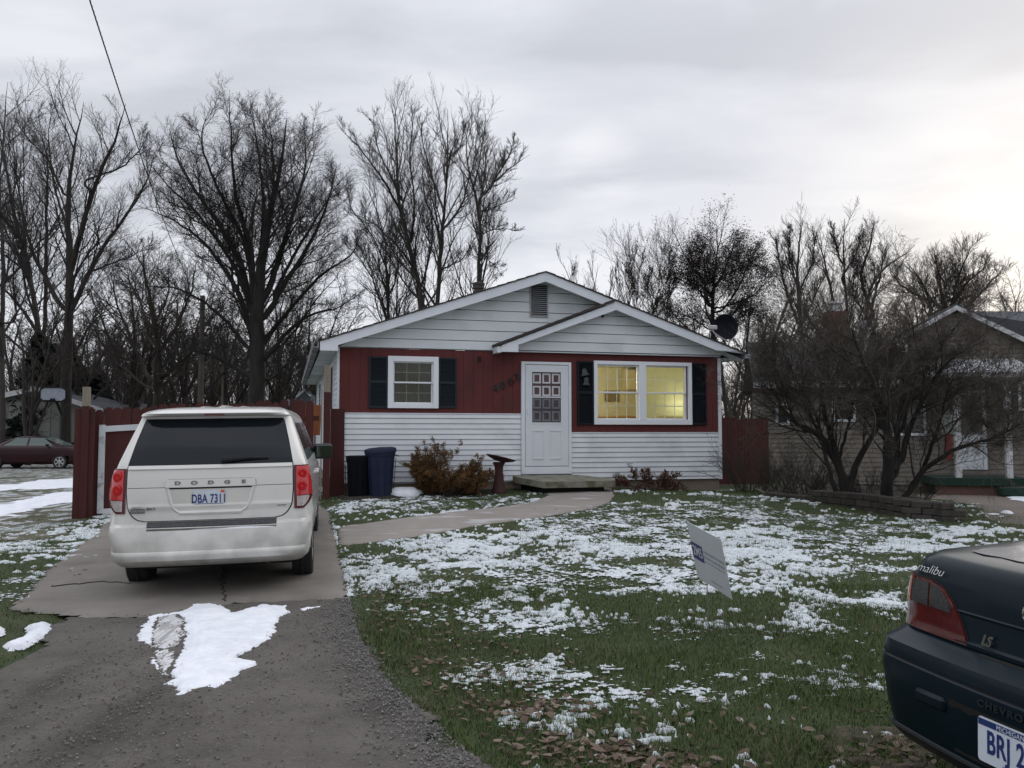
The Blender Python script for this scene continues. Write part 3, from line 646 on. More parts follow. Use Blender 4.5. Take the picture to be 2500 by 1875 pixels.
# louvred vent
v = MB(); vx0, vx1, vz0, vz1 = 3.75, 4.13, 3.90, 4.565
v.box(vx0, vx0 + .022, -.045, -.01, vz0, vz1); v.box(vx1 - .022, vx1, -.045, -.01, vz0, vz1); v.box(vx0 + .022, vx1 - .022, -.045, -.01, vz0, vz0 + .022)
for i in range(16):
    z = vz0 + .03 + i * .0405; v.add([(vx0 + .02, -.045, z), (vx1 - .02, -.045, z), (vx1 - .02, -.012, z + .028), (vx0 + .02, -.012, z + .028), (vx0 + .02, -.045, z + .006), (vx1 - .02, -.045, z + .006), (vx1 - .02, -.012, z + .034), (vx0 + .02, -.012, z + .034)],
          [(0, 3, 2, 1), (4, 5, 6, 7), (0, 1, 5, 4), (3, 7, 6, 2)])
v.build('gable_vent', M['steel'] if 0 else mat('dull_grey_vent', (.30, .31, .32), rough=.5, metal=.3), house)
MB().box(vx0 + .02, vx1 - .02, -.026, -.0255, vz0 + .02, vz1).build('vent_backing', M['flatblack'], house)
MB().tube([(5.27, -.125, 3.93), (5.27, -.14, 3.96), (5.27, -.14, 4.01)], .012, 6).box(5.245, 5.295, -.122, -.11, 3.93, 4.02).build('wall_hook', M['dark_metal'], house)
# flue
fl = MB(); fx, fy = 3.42, 3.2; fz = zt(fx)
fl.lathe([(.11, fz - .1), (.11, fz + .42), (.14, fz + .42), (.14, fz + .50), (.15, fz + .51), (.15, fz + .56), (.09, fz + .58)], 16, Matrix.Translation((fx, fy, 0)))
fl.build('flue', M['dark_metal'], roof)
# windows ------------------------------------------------------------
def frame(mb, x0, x1, z0, z1, w, y0, y1, bev=.004, wb=None):
    wb = wb or w
    mb.box(x0, x0 + w, y0, y1, z0, z1, bev=bev); mb.box(x1 - w, x1, y0, y1, z0, z1, bev=bev)
    mb.box(x0 + w, x1 - w, y0 + .001, y1, z1 - w, z1, bev=bev); mb.box(x0 + w, x1 - w, y0 + .001, y1, z0, z0 + wb, bev=bev)
def window(name, O, I, panes):
    """O outer casing rect, I clear opening; panes = list of sashes (x0,x1,z0,z1,cols,rows,y)"""
    x0, x1, z0, z1 = O; f = MB()
    frame(f, x0, x1, z0, z1, I[0] - x0 - .005, -.055, .028, wb=I[2] - z0 - .005)
    wobj = f.build(name, M['white_frame'], house)
    for (a, b, c, d, nc, nr, y) in panes:
        s = MB(); frame(s, a, b, c, d, .032, y, y + .035)
        so_ = s.build('sash', M['white_frame'], wobj)
        mu = MB(); ia, ib, ic, id_ = a + .032, b - .032, c + .032, d - .032
        for k in range(1, nc): xx = ia + (ib - ia) * k / nc; mu.box(xx - .006, xx + .006, y + .012, y + .020, ic, id_)
        for k in range(1, nr): zz_ = ic + (id_ - ic) * k / nr; mu.box(ia, ib, y + .0125, y + .0195, zz_ - .006, zz_ + .006)
        mu.build('muntins', M['white_frame'], wobj)
        g = MB(); g.box(ia, ib, y + .009, y + .011, ic, id_); g.build('pane', M['glassdim'] if name == 'bedroom_window' else M['glass'], wobj)
    return wobj
wl = window('bedroom_window', (.922, 1.90, 2.05, 3.05), (1.03, 1.79, 2.145, 2.945), [(1.02, 1.80, 2.53, 2.955, 3, 2, .0), (1.02, 1.80, 2.135, 2.562, 3, 2, .036)])
wr = window('picture_window', (5.105, 7.292, 1.745, 3.05), (5.185, 7.175, 1.855, 2.965), [(5.175, 6.10, 2.39, 2.975, 4, 2, .0), (5.175, 6.10, 1.845, 2.42, 4, 2, .036), (6.25, 7.185, 2.39, 2.975, 4, 2, .0), (6.25, 7.185, 1.845, 2.42, 4, 2, .036)])
MB().box(6.098, 6.252, -.058, .03, 1.845, 2.975, bev=.004).build('mullion', M['white_frame'], wr)
c = MB(); N = 90; P = []                                    # pleated curtain behind the small window
for zc in (2.1, 3.0): P.append([(1.0 + .82 * i / N, .17 + .022 * math.sin(i * .95) + .008 * math.sin(i * .31), zc) for i in range(N + 1)])
c.grid(P); c.build('curtain', mat('beige_curtain', (.15, .13, .075), (.21, .185, .11), rough=.9, scale=4), wl, sm=True)
# the lit room behind the picture window: walls, counter, lamp
rm = MB(); X0, X1, Y0, Y1, Z0, Z1 = 4.75, 7.80, .131, 3.2, .9, 3.17
rm.add([(X0, Y0, Z0), (X1, Y0, Z0), (X1, Y1, Z0), (X0, Y1, Z0), (X0, Y0, Z1), (X1, Y0, Z1), (X1, Y1, Z1), (X0, Y1, Z1)], [(0, 1, 2, 3), (4, 7, 6, 5), (1, 5, 6, 2), (2, 6, 7, 3), (3, 7, 4, 0)])
room = rm.build('room_walls', mat('yellow_wall_paint', (.68, .64, .47), rough=.8), house)
MB().box(X0 + .05, X1 - .02, 2.6, 3.1, .95, 1.93).box(X0 + .05, X1 - .02, 2.55, 3.15, 1.94, 1.98).build('kitchen_counter', mat('honey_oak', (.42, .24, .07), rough=.5), house)
MB().box(6.64, 7.79, 1.15, 1.20, .91, 3.16).build('partition', mat('olive_white_partition', (.52, .53, .36), rough=.8), house)
MB().box(7.0, 7.79, 2.72, 3.1, 2.62, 3.1, bev=.01).box(5.0, 5.4, 2.7, 3.1, 2.0, 2.54).build('cupboards', mat('pale_cupboard', (.60, .52, .32), rough=.5), house)
MB().box(6.9, 7.7, .75, 1.1, 1.70, 1.95, bev=.03).build('sofa_back', mat('tan_sofa', (.35, .27, .14), rough=.9), house)
b = MB()
for i in range(13): b.box(6.58, 6.98, Y1 - .04, Y1 - .02, 2.34 + i * .022, 2.350 + i * .022)
b.build('wall_vent', mat('tan_louvre', (.30, .22, .10), rough=.6), house)
bl = MB()                                                   # half-open blinds in the right-hand sash
for i in range(44):
    z = 1.87 + i * .025; bl.add([(6.28, .105, z), (7.16, .105, z), (7.16, .125, z + .014), (6.28, .125, z + .014)], [(0, 1, 2, 3)])
mbl = D.materials.new('translucent_blind'); mbl.use_nodes = True; t = mbl.node_tree; t.nodes.clear()
o_ = t.nodes.new('ShaderNodeOutputMaterial'); a_ = t.nodes.new('ShaderNodeBsdfTranslucent'); d_ = t.nodes.new('ShaderNodeBsdfDiffuse'); x_ = t.nodes.new('ShaderNodeMixShader')
a_.inputs[0].default_value = (.75, .72, .45, 1); d_.inputs[0].default_value = (.6, .6, .5, 1); x_.inputs[0].default_value = .45
t.links.new(a_.outputs[0], x_.inputs[1]); t.links.new(d_.outputs[0], x_.inputs[2]); t.links.new(x_.outputs[0], o_.inputs[0])
bl.build('blind', mbl, wr)
MB().lathe([(.0, 3.12), (.16, 3.11), (.19, 3.05), (.15, 2.99), (.0, 2.975)], 20, Matrix.Translation((5.4, 1.3, .03)), cap=False).build('ceiling_lamp', mat('lamp_globe', (.9, .8, .5), emit=((1, .85, .45), 5)), house, sm=True)
lp = D.lights.new('room_lamp', 'POINT'); lp.energy = 9; lp.color = (1, .92, .66); lp.shadow_soft_size = .08
lo_ = D.objects.new('room_lamp', lp); COL.objects.link(lo_); lo_.location = (7.55, .85, 2.20); lo_.parent = house
lp2 = D.lights.new('room_lamp', 'POINT'); lp2.energy = 42; lp2.color = (1, .91, .68); lp2.shadow_soft_size = .2
lo2 = D.objects.new('room_lamp', lp2); COL.objects.link(lo2); lo2.location = (5.4, 1.3, 2.75); lo2.parent = house
# shutters
def shutter(x0, x1, z0, z1, zm, mt):
    s = MB(); w = .035; frame(s, x0, x1, z0, z1, w, -.038, -.001, bev=.003); s.box(x0 + w, x1 - w, -.037, -.001, zm - .03, zm + .03, bev=.003); s.box(x0 + w, x1 - w, -.008, -.002, z0 + w, z1 - w)
    for a, b in ((z0 + w, zm - .03), (zm + .03, z1 - w)):
        nn = int((b - a) / .024)
        for i in range(nn):
            z = a + (b - a) * i / nn; s.add([(x0 + w, -.030, z), (x1 - w, -.030, z), (x1 - w, -.010, z + .020), (x0 + w, -.010, z + .020), (x0 + w, -.010, z), (x1 - w, -.010, z)], [(0, 1, 2, 3), (4, 5, 1, 0)])
    return s.build('shutter', mt, house)
shutter(.563, .920, 2.05, 3.035, 2.55, M['shutter']); shutter(1.902, 2.262, 2.06, 3.04, 2.55, M['shutter'])
shutter(4.75, 5.10, 1.74, 3.035, 2.39, M['shutter2']); shutter(7.295, 7.64, 1.74, 3.045, 2.39, M['shutter2'])
# door ---------------------------------------------------------------
f = MB(); f.box(3.568, 3.640, -.05, .03, .80, 3.0, bev=.004); f.box(4.560, 4.615, -.05, .03, .80, 3.0, bev=.004); f.box(3.640, 4.560, -.049, .03, 2.945, 3.0, bev=.004)
f.box(3.640, 3.652, -.03, .03, .915, 2.945); f.box(4.548, 4.560, -.03, .03, .915, 2.945); f.box(3.57, 4.62, -.045, .03, .760, .905, bev=.003)
dr = f.build('door', M['white_trim'], house)
d = MB(); dx0, dx1, dz0, dz1 = 3.655, 4.545, .918, 2.935; lx0, lx1, lz0, lz1 = 3.79, 4.395, 1.785, 2.795; y0, y1 = -.044, -.012
d.box(dx0, lx0, y0, y1, dz0, dz1); d.box(lx1, dx1, y0, y1, dz0, dz1); d.box(lx0, lx1, y0, y1, lz1, dz1); d.box(lx0, lx1, y0, y1, dz0, lz0)
d.box(lx0 - .03, lx1 + .03, y0 - .006, y0, lz0 - .028, lz0 - .002)
for x0, x1 in ((3.80, 4.03), (4.16, 4.39)):                # raised panels of the lower half
    for q in ((x0, x1, y0 - .010, y0, 1.61, 1.635), (x0, x1, y0 - .012, y0, 1.055, 1.075), (x0 + .004, x0 + .014, y0 - .007, y0, 1.075, 1.61), (x1 - .014, x1 - .004, y0 - .007, y0, 1.075, 1.61)): d.box(*q)
sd_ = d.build('storm_door', M['white_door'], dr)
MB().box(lx0, lx1, y0 + .002, y1, 2.283, 2.303).box(3.685, 3.70, y0 - .05, y0 - .035, 1.95, 2.07).box(3.688, 3.697, y0 - .04, y0, 1.96, 1.975).box(3.688, 3.697, y0 - .04, y0, 2.045, 2.06).build('door_handle', M['white_frame'], sd_)
MB().box(lx0, lx1, -.030, -.028, lz0, lz1).build('pane', glass_mat('storm_glass', (.93, .93, .94), .01), sd_)
MB().box(lx0, lx1, -.026, -.024, lz0, 2.283).build('screen', glass_mat('door_screen', (.72, .73, .75), .01), sd_)
ind = MB(); ind.box(3.655, 4.545, .012, .05, .92, 2.93); ind.build('inner_door', mat('maroon_door_paint', (.075, .008, .011), rough=.6), dr)
sq = MB(); nx, nz = 3, 4; pw, ph = (lx1 - lx0) / nx, (lz1 - lz0) / nz
for i in range(nx):
    for j in range(nz):
        cx_ = lx0 + pw * (i + .5) + .01; cz_ = lz0 + ph * (j + .5); a, b_, w = pw * .42, ph * .40, .032
        frame(sq, cx_ - a, cx_ + a, cz_ - b_, cz_ + b_, w, -.006, .012, bev=.003)
sq.build('door_mouldings', mat('white_moulding', (.80, .80, .82), rough=.5), dr)
# house number 4063, climbing to the right
for ch, (px, py), s in zip('4063', ((1211, 948), (1229, 941), (1247, 932), (1263, 921)), (.215, .215, .215, .205)):
    r = ray(px, py); nn_ = np.array((hn[0], hn[1])); t_ = (h0 @ nn_) / (r[:2] @ nn_); Pw = r * t_ + np.array((0, 0, EZ)); u_ = (Pw[:2] - h0) @ hd
    text('house_number', ch, s, mat('black_numeral', (.008, .006, .006), rough=.5), house, Matrix.Translation((float(u_), -.012, float(Pw[2]))) @ Matrix.Rotation(rad(-14), 4, 'Y') @ Matrix.Translation((0, 0, 0)) @ FACE, .012, bold=.009)
lf = MB(); lf.box(2.69, 2.75, -.02, 0, 2.99, 3.08, bev=.004); lf.tube([(2.72, -.01, 3.05), (2.72, -.09, 3.06), (2.70, -.10, 3.03)], .012, 6); lf.lathe([(.012, 0), (.03, -.03), (.035, -.06)], 10, Matrix.Translation((2.70, -.10, 3.03)))
lf.build('wall_light', M['flatblack'], house)
# side-wall windows seen edge-on
for yy in (1.2, 4.4, 7.6): MB().box(-.045, -.005, yy, yy + .8, 2.0, 3.0).build('side_window', M['white_frame'], house); MB().box(-.05, -.046, yy + .07, yy + .73, 2.07, 2.93).build('side_pane', M['flatblack'], house)
# ---------------------------------------------------------------- things on and at the house
orn = thing('wall_ornament', 'small pale grey figure ornament hung on the dark shutter left of the lit window', 'ornament', hw(4.925, -.045) + (2.72,), hyaw)
o1 = MB(); o1.lathe([(.0, .0), (.055, .004), (.09, .012), (.095, .02), (.06, .05), (.052, .12), (.03, .15), (.0, .155)], 14, Matrix.Translation((-.01, -.01, .01)) @ Matrix.Rotation(rad(-12), 4, 'Y') @ Matrix.Scale(.35, 4, (0, 1, 0)), cap=False)
o1.build('hat', mat('grey_resin', (.03, .036, .036), (.06, .068, .068), rough=.7, scale=30), orn, sm=True)
o2 = MB(); o2.lathe([(.0, -.18), (.075, -.175), (.08, -.16), (.05, -.13), (.045, -.09), (.055, -.05), (.03, -.02), (0, -.01)], 12, Matrix.Translation((.01, -.005, 0)) @ Matrix.Scale(.35, 4, (0, 1, 0)), cap=False)
o2.build('figure', D.materials['grey_resin'], orn, sm=True)
step = thing('front_step', 'mossy chamfered concrete slab step below the white front door', 'step', hw(4.0, 0) + (.02,), 0, rot=(rad(4.2), 0, hyaw))
st = MB(); sx = [(-.62, -.02), (-.62, -.22), (-.28, -.98), (1.16, -.98), (1.22, -.60), (.70, -.02)]
st.prism(sx, .60, .72, axis=2); st.build('slab', M['step'], step)
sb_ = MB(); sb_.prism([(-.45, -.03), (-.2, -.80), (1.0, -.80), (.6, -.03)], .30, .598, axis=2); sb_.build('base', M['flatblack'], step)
# satellite dish ----------------------------------------------------
dsh = thing('satellite_dish', 'dark satellite dish on a white arm at the right end of the roof', 'satellite dish', hw(8.42, .55) + (3.30,), hyaw)
MB().tube([(-.13, 0, -.02), (.0, 0, .12), (.10, 0, .28), (.14, .0, .42)], .022, 8).box(-.20, -.06, -.06, .06, -.03, .0).build('mast', M['white_frame'], dsh, sm=True)
dM = Matrix.Translation((.05, .0, .62)) @ Matrix.Rotation(rad(-62), 4, 'Z') @ Matrix.Rotation(rad(28), 4, 'Y') @ Matrix.Rotation(rad(90), 4, 'X') 
dd = MB(); prof = [(0, .0), (.10, .005), (.20, .022), (.29, .048), (.315, .055), (.315, .065), (.29, .060), (.20, .034), (.1, .017), (0, .012)]
dd.lathe(prof, 28, dM @ Matrix.Scale(.88, 4) @ Matrix.Scale(1.18, 4, (1, 0, 0)), cap=False); dd.build('reflector', mat('dark_dish', (.004, .005, .010), rough=.5, spec=.15), dsh, sm=True)
MB().tube([(.06, 0, .30), (-.10, -.03, .36), (-.28, -.04, .46), (-.36, -.04, .56)], .018, 6).box(-.42, -.22, -.08, .02, .54, .64, bev=.02).build('feed_arm', mat('pale_grey_plastic', (.42, .40, .42), rough=.5), dsh)
MB().box(.06, .17, -.06, .06, .36, .52, bev=.02).build('bracket', mat('green_grey_metal', (.13, .18, .18), rough=.5), dsh)
# bins ---------------------------------------------------------------
def bin_(u, w, r0, r1, h, mt, label, lid):
    x, y = hw(u, w); z = float(gz(x, y)); t = thing('trash_can', label, 'trash can', (x, y, z), hyaw, 'trash cans at the left corner of the house')
    b = MB(); b.lathe([(r0, 0), (r0 + .01, .01), (r1, h - .10), (r1 + .015, h - .10), (r1 + .018, h - .02), (r1 - .01, h)], 26, cap=True)
    for k in range(10):
        a = k * math.pi / 5; b.box(-.006, .006, -.006, .006, .08, h - .14, Matrix.Rotation(a, 4, 'Z') @ Matrix.Translation((r0 + .035, 0, 0)) @ Matrix.Rotation((r1 - r0) / h, 4, 'Y'))
    b.build('body', mt, t, sm=True)
    if lid:
        l = MB(); l.lathe([(r1 + .03, -.05), (r1 + .035, .0), (r1 + .02, .025), (r1 - .05, .045), (0, .055)], 26, Matrix.Translation((0, 0, h)) @ Matrix.Rotation(rad(-4), 4, 'Y')); l.build('lid', mt, t, sm=True)
        h_ = MB(); h_.tube([(r1 + .02, -.05, h - .10), (r1 + .07, -.05, h - .11), (r1 + .07, .05, h - .11), (r1 + .02, .05, h - .10)], .012, 6); h_.build('handle', M['black'], t)
    else:
        l = MB(); l.lathe([(r1 + .02, -.03), (r1 + .02, .01), (r1 - .02, .02), (0, .02)], 26, Matrix.Translation((0, 0, h))); l.build('lid', mt, t, sm=True)
bin_(.75, -.42, .20, .265, .86, mat('navy_bin_plastic', (.012, .017, .042), (.017, .023, .052), rough=.65, scale=3, spec=.25), 'tall navy blue trash can with a lid, against the white siding', True)
bin_(.37, -.36, .19, .225, .74, mat('black_bin_plastic', (.003, .0035, .006), rough=.7, spec=.12), 'black trash can squeezed between the blue can and the red fence', False)
# bird bath ----------------------------------------------------------
x, y = hw(2.98, -.55); bb = thing('bird_bath', 'dark red pedestal bird bath with a tilted bowl beside the orange bush', 'bird bath', (x, y, float(gz(x, y))), hyaw)
mr_ = mat('dark_red_concrete', (.034, .009, .009), (.05, .015, .014), rough=.8, scale=8)
MB().lathe([(.15, 0), (.15, .05), (.125, .10), (.09, .30), (.075, .42), (.085, .52), (.12, .58), (.10, .60)], 20).build('pedestal', mr_, bb, sm=True)
MB().lathe([(.05, -.04), (.12, -.035), (.26, .01), (.31, .035), (.31, .05), (.28, .045), (.14, .01), (0, .0)], 28, Matrix.Translation((.03, 0, .645)) @ Matrix.Rotation(rad(14), 4, 'Y') @ Matrix.Rotation(rad(-2), 4, 'X') @ Matrix.Scale(.92, 4)).build('bowl', mr_, bb, sm=True)
MB().lathe([(.26, .034), (.24, .040), (.15, .04), (0, .042)], 24, Matrix.Translation((.03, 0, .645)) @ Matrix.Rotation(rad(12), 4, 'Y') @ Matrix.Rotation(rad(-4), 4, 'X')).build('frozen_water', M['snow'], bb)
# snow heap beside the bins
x, y = hw(1.22, -.42); m_ = MB(); P = []
for i in range(9):
    ph = i / 8 * math.pi / 2; P.append([(.34 * math.cos(ph) * (1 + .10 * math.sin(3 * a)) * math.cos(a), .22 * math.cos(ph) * math.sin(a), .17 * math.sin(ph) ** .75 * (1 + .16 * math.cos(2 * a + .6) * math.cos(ph))) for a in [k * math.pi / 10 for k in range(21)]])
m_.grid(P); o = m_.build('snow_pile', M['snow'], None, sm='full'); o.location = (x, y, float(gz(x, y)) - .005); o.rotation_euler.z = hyaw
tag(o, 'small mound of white snow between the blue trash can and the orange bush', 'snow pile')
m_ = MB(); m_.add([], []); 
# ---------------------------------------------------------------- fences
def picket_fence(name, label, A, B, h, mt, zA, zB, pw=.14, gap=.006, tops='dog', seed=1, group=None):
    r = random.Random(seed); A = Vector(A); B = Vector(B); L = (B - A).length; ang = math.atan2(B.y - A.y, B.x - A.x)
    t = thing(name, label, 'fence', (A.x, A.y, zA), ang, group); n = int(L / (pw + gap)); slope = (zB - zA) / L
    for i in range(n):
        x0 = i * (pw + gap); z = slope * x0; hh = h + r.uniform(-.03, .03); ll = r.uniform(-.008, .008); yj = r.uniform(0, .006)
        pk = MB(); c = pw * .28
        pk.prism([(x0, z + .02), (x0 + pw, z + .02), (x0 + pw + ll, z + hh - c * 1.3), (x0 + pw - c + ll, z + hh), (x0 + c + ll, z + hh), (x0 + ll, z + hh - c * 1.3)], yj, .018 + yj)
        pk.build('picket', mt, t)
    for zz_ in (.35, h - .4):
        rl = MB(); rl.box(0, L, .027, .065, 0, .09, Matrix.Translation((0, 0, zz_)) @ Matrix.Rotation(-math.atan(slope), 4, 'Y')); rl.build('rail', mt, t)
    return t, L
fA = at(178, 1268, 14.3); fB = (hw(-.35, -.35)[0], hw(-.35, -.35)[1]); zfA = float(gz(fA[0], fA[1])); zfB = float(gz(*fB))
ft, FL = picket_fence('gate_fence', 'red picket gate and fence with a white frame between the yard and the house', (fA[0], fA[1]), fB, 1.84, M['red_fence'], zfA, zfB, seed=5)
gm = MB()                                                   # white-painted frame of the double gate
sl_ = (zfB - zfA) / FL
def gz_(x): return sl_ * x
for (xa, xb, za, zb) in ((.37, .47, .04, 1.55), (FL - .66, FL - .55, .12, 1.62)): gm.box(xa, xb, -.03, -.002, za + gz_(xa), zb + gz_(xa), bev=.004)
MT = Matrix.Translation((.47, 0, 1.45)) @ Matrix.Rotation(-math.atan(sl_ + .01), 4, 'Y'); gm.box(0, FL - .66 - .47, -.029, -.002, 0, .10, MT)
MT = Matrix.Translation((.47, 0, .04)) @ Matrix.Rotation(-math.atan(sl_), 4, 'Y'); gm.box(0, FL - .66 - .47, -.029, -.002, 0, .10, MT)
gm.build('white_gate_frame', overlay(mat('chipped_white_paint', (.52, .55, .58), (.60, .62, .65), rough=.6, scale=4), (.22, .20, .16), 7, .55, .68, amt=.8), ft)
hk = MB(); hk.tube([(.16, -.02, 1.68), (.13, -.03, 1.5), (.09, -.03, 1.44), (.10, -.03, 1.38), (.17, -.03, 1.40), (.15, -.03, 1.5), (.16, -.02, 1.68)], .012, 6); hk.build('rope_loop', M['white_trim'], ft)
def post(x, y, z0, z1, w, split, label, top=M['raw_wood']):
    t = thing('fence_post', label, 'post', (x, y, z0), hyaw, None)
    a = MB(); a.box(-w / 2, w / 2, -w / 2, w / 2, 0, split, bev=.004); a.build('painted_shaft', M['red_fence'], t)
    a = MB(); a.box(-w / 2, w / 2, -w / 2, w / 2, split + .001, z1 - z0, bev=.004); a.build('bare_top', top, t); return t
p = at(203, 1262, 14.15); MB_ = post(p[0], p[1], zfA, float(at(203, 945, 14.15)[2]), .11, 1.88, 'tall red fence post with a bare grey top, at the left end of the gate')
q = MB(); q.box(-.17, .14, -.02, .02, .0, 1.84, bev=.004); o = q.build('corner_board', M['red_fence'], MB_)
p = hw(-.22, -.30); z_ = float(gz(*p)); post(p[0], p[1], z_, float(at(798, 893, p[1])[2]), .12, 1.95, 'tall grey-topped fence post beside the left corner of the house')
wb_ = thing('fence_board', 'wide red board closing the gap between the fence post and the white siding', 'board', hw(.0, -.02) + (0,), hyaw)
MB().box(-.14, .115, -.060, -.030, .34, 2.03, bev=.004).build('face_board', M['red_fence'], wb_)
MB().box(-.15, -.145, -.05, .3, .34, 1.9).box(-.142, .112, -.028, -.022, .36, 2.0).build('edge_board', M['red_fence'], wb_)
rx = thing('pole', 'thin galvanised pole between two red fence boards at the house corner', 'pole', hw(-.32, -.40) + (z_,), hyaw)
MB().tube([(0, 0, 0), (0, 0, 2.0)], .012, 8).build('shaft', mat('dull_galvanised', (.20, .19, .18), rough=.6), rx)
# leaning cedar panel with a white edge behind the gate
cp = thing('wooden_panel', 'leaning panel of orange-brown boards behind the gate beside the house', 'panel', hw(-.75, 1.6) + (1.55,), hyaw)
MB().box(0, .48, -.02, .02, .0, .62, Matrix.Rotation(rad(3), 4, 'Y')).build('boards', M['cedar'], cp)
MB().box(-.05, -.002, -.025, .025, -.2, .58, Matrix.Rotation(rad(10), 4, 'Y')).build('white_edge', M['white_trim'], cp)
# right-hand fence behind the house
a0 = hw(7.98, 1.6); a1 = hw(10.15, 1.6)
rt, RL = picket_fence('picket_fence', 'dark red picket fence joining the right rear corner of the house', a0, a1, 1.58, M['red_fence'], float(gz(*a0)) , float(gz(*a1)), pw=.085, gap=.004, seed=9)
MB().box(.58, .605, -.006, -.001, .43, .78).box(.72, .745, -.006, -.001, .42, .80).build('pale_slats', M['white_trim'], rt)
sdh = thing('shed_roof', 'low white eave of a back shed beyond the right fence', 'shed', hw(8.3, 5.0) + (0,), hyaw)
MB().add([(-.5, 0, 2.33), (.70, 0, 2.02), (.70, 0, 1.95), (-.5, 0, 2.02), (-.5, 2, 2.5), (.7, 2, 2.15), (.7, 2, 2.0), (-.5, 2, 2.05)], [(0, 3, 2, 1), (0, 1, 5, 4), (1, 2, 6, 5), (2, 3, 7, 6)]).build('eave', M['white_trim'], sdh)
MB().box(-.5, .3, .15, 2, .3, 2.0).build('wall', M['white_lap'], sdh)
# ================================================================== VEHICLES
class Body:
    """a car body as a stack of plan outlines; local x = right, y = forward, rear at y = 0"""
    def __init__(s, prof):          # rows: z, half width, rear y, front y, rear radius, front radius, rear crown
        s.p = np.array(prof, float)
    def at(s, z): return [float(np.interp(z, s.p[:, 0], s.p[:, k])) for k in range(1, 7)]
    def outline(s, row, n=16):
        z, w, yr, yf, rr, rf, cr = row; pts = []
        rr = min(rr, w * .9); rf = min(rf, w * .9)
        def crown(x): return cr * (x / w) ** 2
        for i in range(n + 1): x = -(w - rr) + 2 * (w - rr) * i / n; pts.append((x, yr + crown(x), z))
        for i in range(1, 9): a = math.pi / 2 * i / 8; x = w - rr + rr * math.sin(a); pts.append((x, yr + crown(x) + rr * (1 - math.cos(a)), z))
        ys = yr + cr + rr; ye = yf - rf
        for i in range(1, 14): pts.append((w, ys + (ye - ys) * i / 14, z))
        for i in range(0, 9): a = math.pi / 2 * i / 8; pts.append((w - rf + rf * math.cos(a), ye + rf * math.sin(a), z))
        for i in range(1, n): x = (w - rf) - 2 * (w - rf) * i / n; pts.append((x, yf, z))
        for i in range(0, 9): a = math.pi / 2 * i / 8; pts.append((-(w - rf) - rf * math.sin(a), yf - rf + rf * math.cos(a), z))
        for i in range(1, 14): pts.append((-w, ye + (ys - ye) * i / 14, z))
        for i in range(0, 8): a = math.pi / 2 * i / 8; x = -(w - rr) - rr * math.cos(a); pts.append((x, yr + crown(x) + rr * (1 - math.sin(a)), z))
        return pts
    def shell(s, mb=None, cut=None, dup=()):
        mb = mb or MB(); rows = []
        for r in s.p: rows.append(s.outline(r))
        n = len(rows[0]); V = [p for r in rows for p in r]; Fs = []
        for j in range(len(rows) - 1):
            for i in range(n):
                f = (j * n + i, j * n + (i + 1) % n, (j + 1) * n + (i + 1) % n, (j + 1) * n + i)
                if cut:
                    c = [sum(V[k][q] for k in f) / 4 for q in range(3)]
                    if cut(*c): continue
                Fs.append(f)
        Fs.append(tuple(range(n - 1, -1, -1))); k = (len(rows) - 1) * n
        # cap fan keeps the roof smooth
        c = len(V); V.append((0, sum(V[k + i][1] for i in range(n)) / n, rows[-1][0][2] + .004)); Fs += [(k + i, k + (i + 1) % n, c) for i in range(n)]
        return mb.add(V, Fs)
    def rear(s, x, z, d=0.):
        w, yr, yf, rr, rf, cr = s.at(z); ax = min(abs(x), w - .0005); y = yr + cr * (ax / w) ** 2
        if ax > w - rr: q = ax - (w - rr); y += rr - math.sqrt(max(rr * rr - q * q, 0)); d2 = d * (1 - q / rr * .4); return (x + math.copysign(d * q / rr, x), y - d2, z)
        return (x, y - d, z)
    def side(s, y, z, sgn, d=0.): w = s.at(z)[0]; return (sgn * (w + d), y, z)
    def rpatch(s, mb, zs, xl, xr, d, nx=10, bev=.0):
        P = []
        for z in zs:
            a, b = xl(z), xr(z); P.append([s.rear(a + (b - a) * i / nx, z, d(z) if callable(d) else d) for i in range(nx + 1)])
        if bev:                      # return the edge to the body so that the patch has thickness
            Q = [[s.rear(xl(zs[0]) + (xr(zs[0]) - xl(zs[0])) * i / nx, zs[0], -.003) for i in range(nx + 1)]] + P + [[s.rear(xl(zs[-1]) + (xr(zs[-1]) - xl(zs[-1])) * i / nx, zs[-1], -.003) for i in range(nx + 1)]]
            zz_ = [zs[0]] + list(zs) + [zs[-1]]
            Q = [[s.rear(xl(z), z, -.003)] + r + [s.rear(xr(z), z, -.003)] for z, r in zip(zz_, Q)]
            P = Q
        return mb.grid(P)
def zr(a, b, n): return [a + (b - a) * i / n for i in range(n + 1)]
def rounded(fx, z0, z1, r):          # half-width function with rounded lower / upper corners
    def f(z):
        w = fx(z)
        for e in (z - z0, z1 - z):
            if e < r: w -= r - math.sqrt(max(r * r - (r - max(e, 0)) ** 2, 0))
        return w
    return f
def clear_paint(name, c, c2=None, rough=.25, metal=0): 
    m = mat(name, c, c2, rough=rough, metal=metal, scale=1.5, coat=.6); m.node_tree.nodes['Principled BSDF'].inputs['Coat Roughness'].default_value = .05; return m
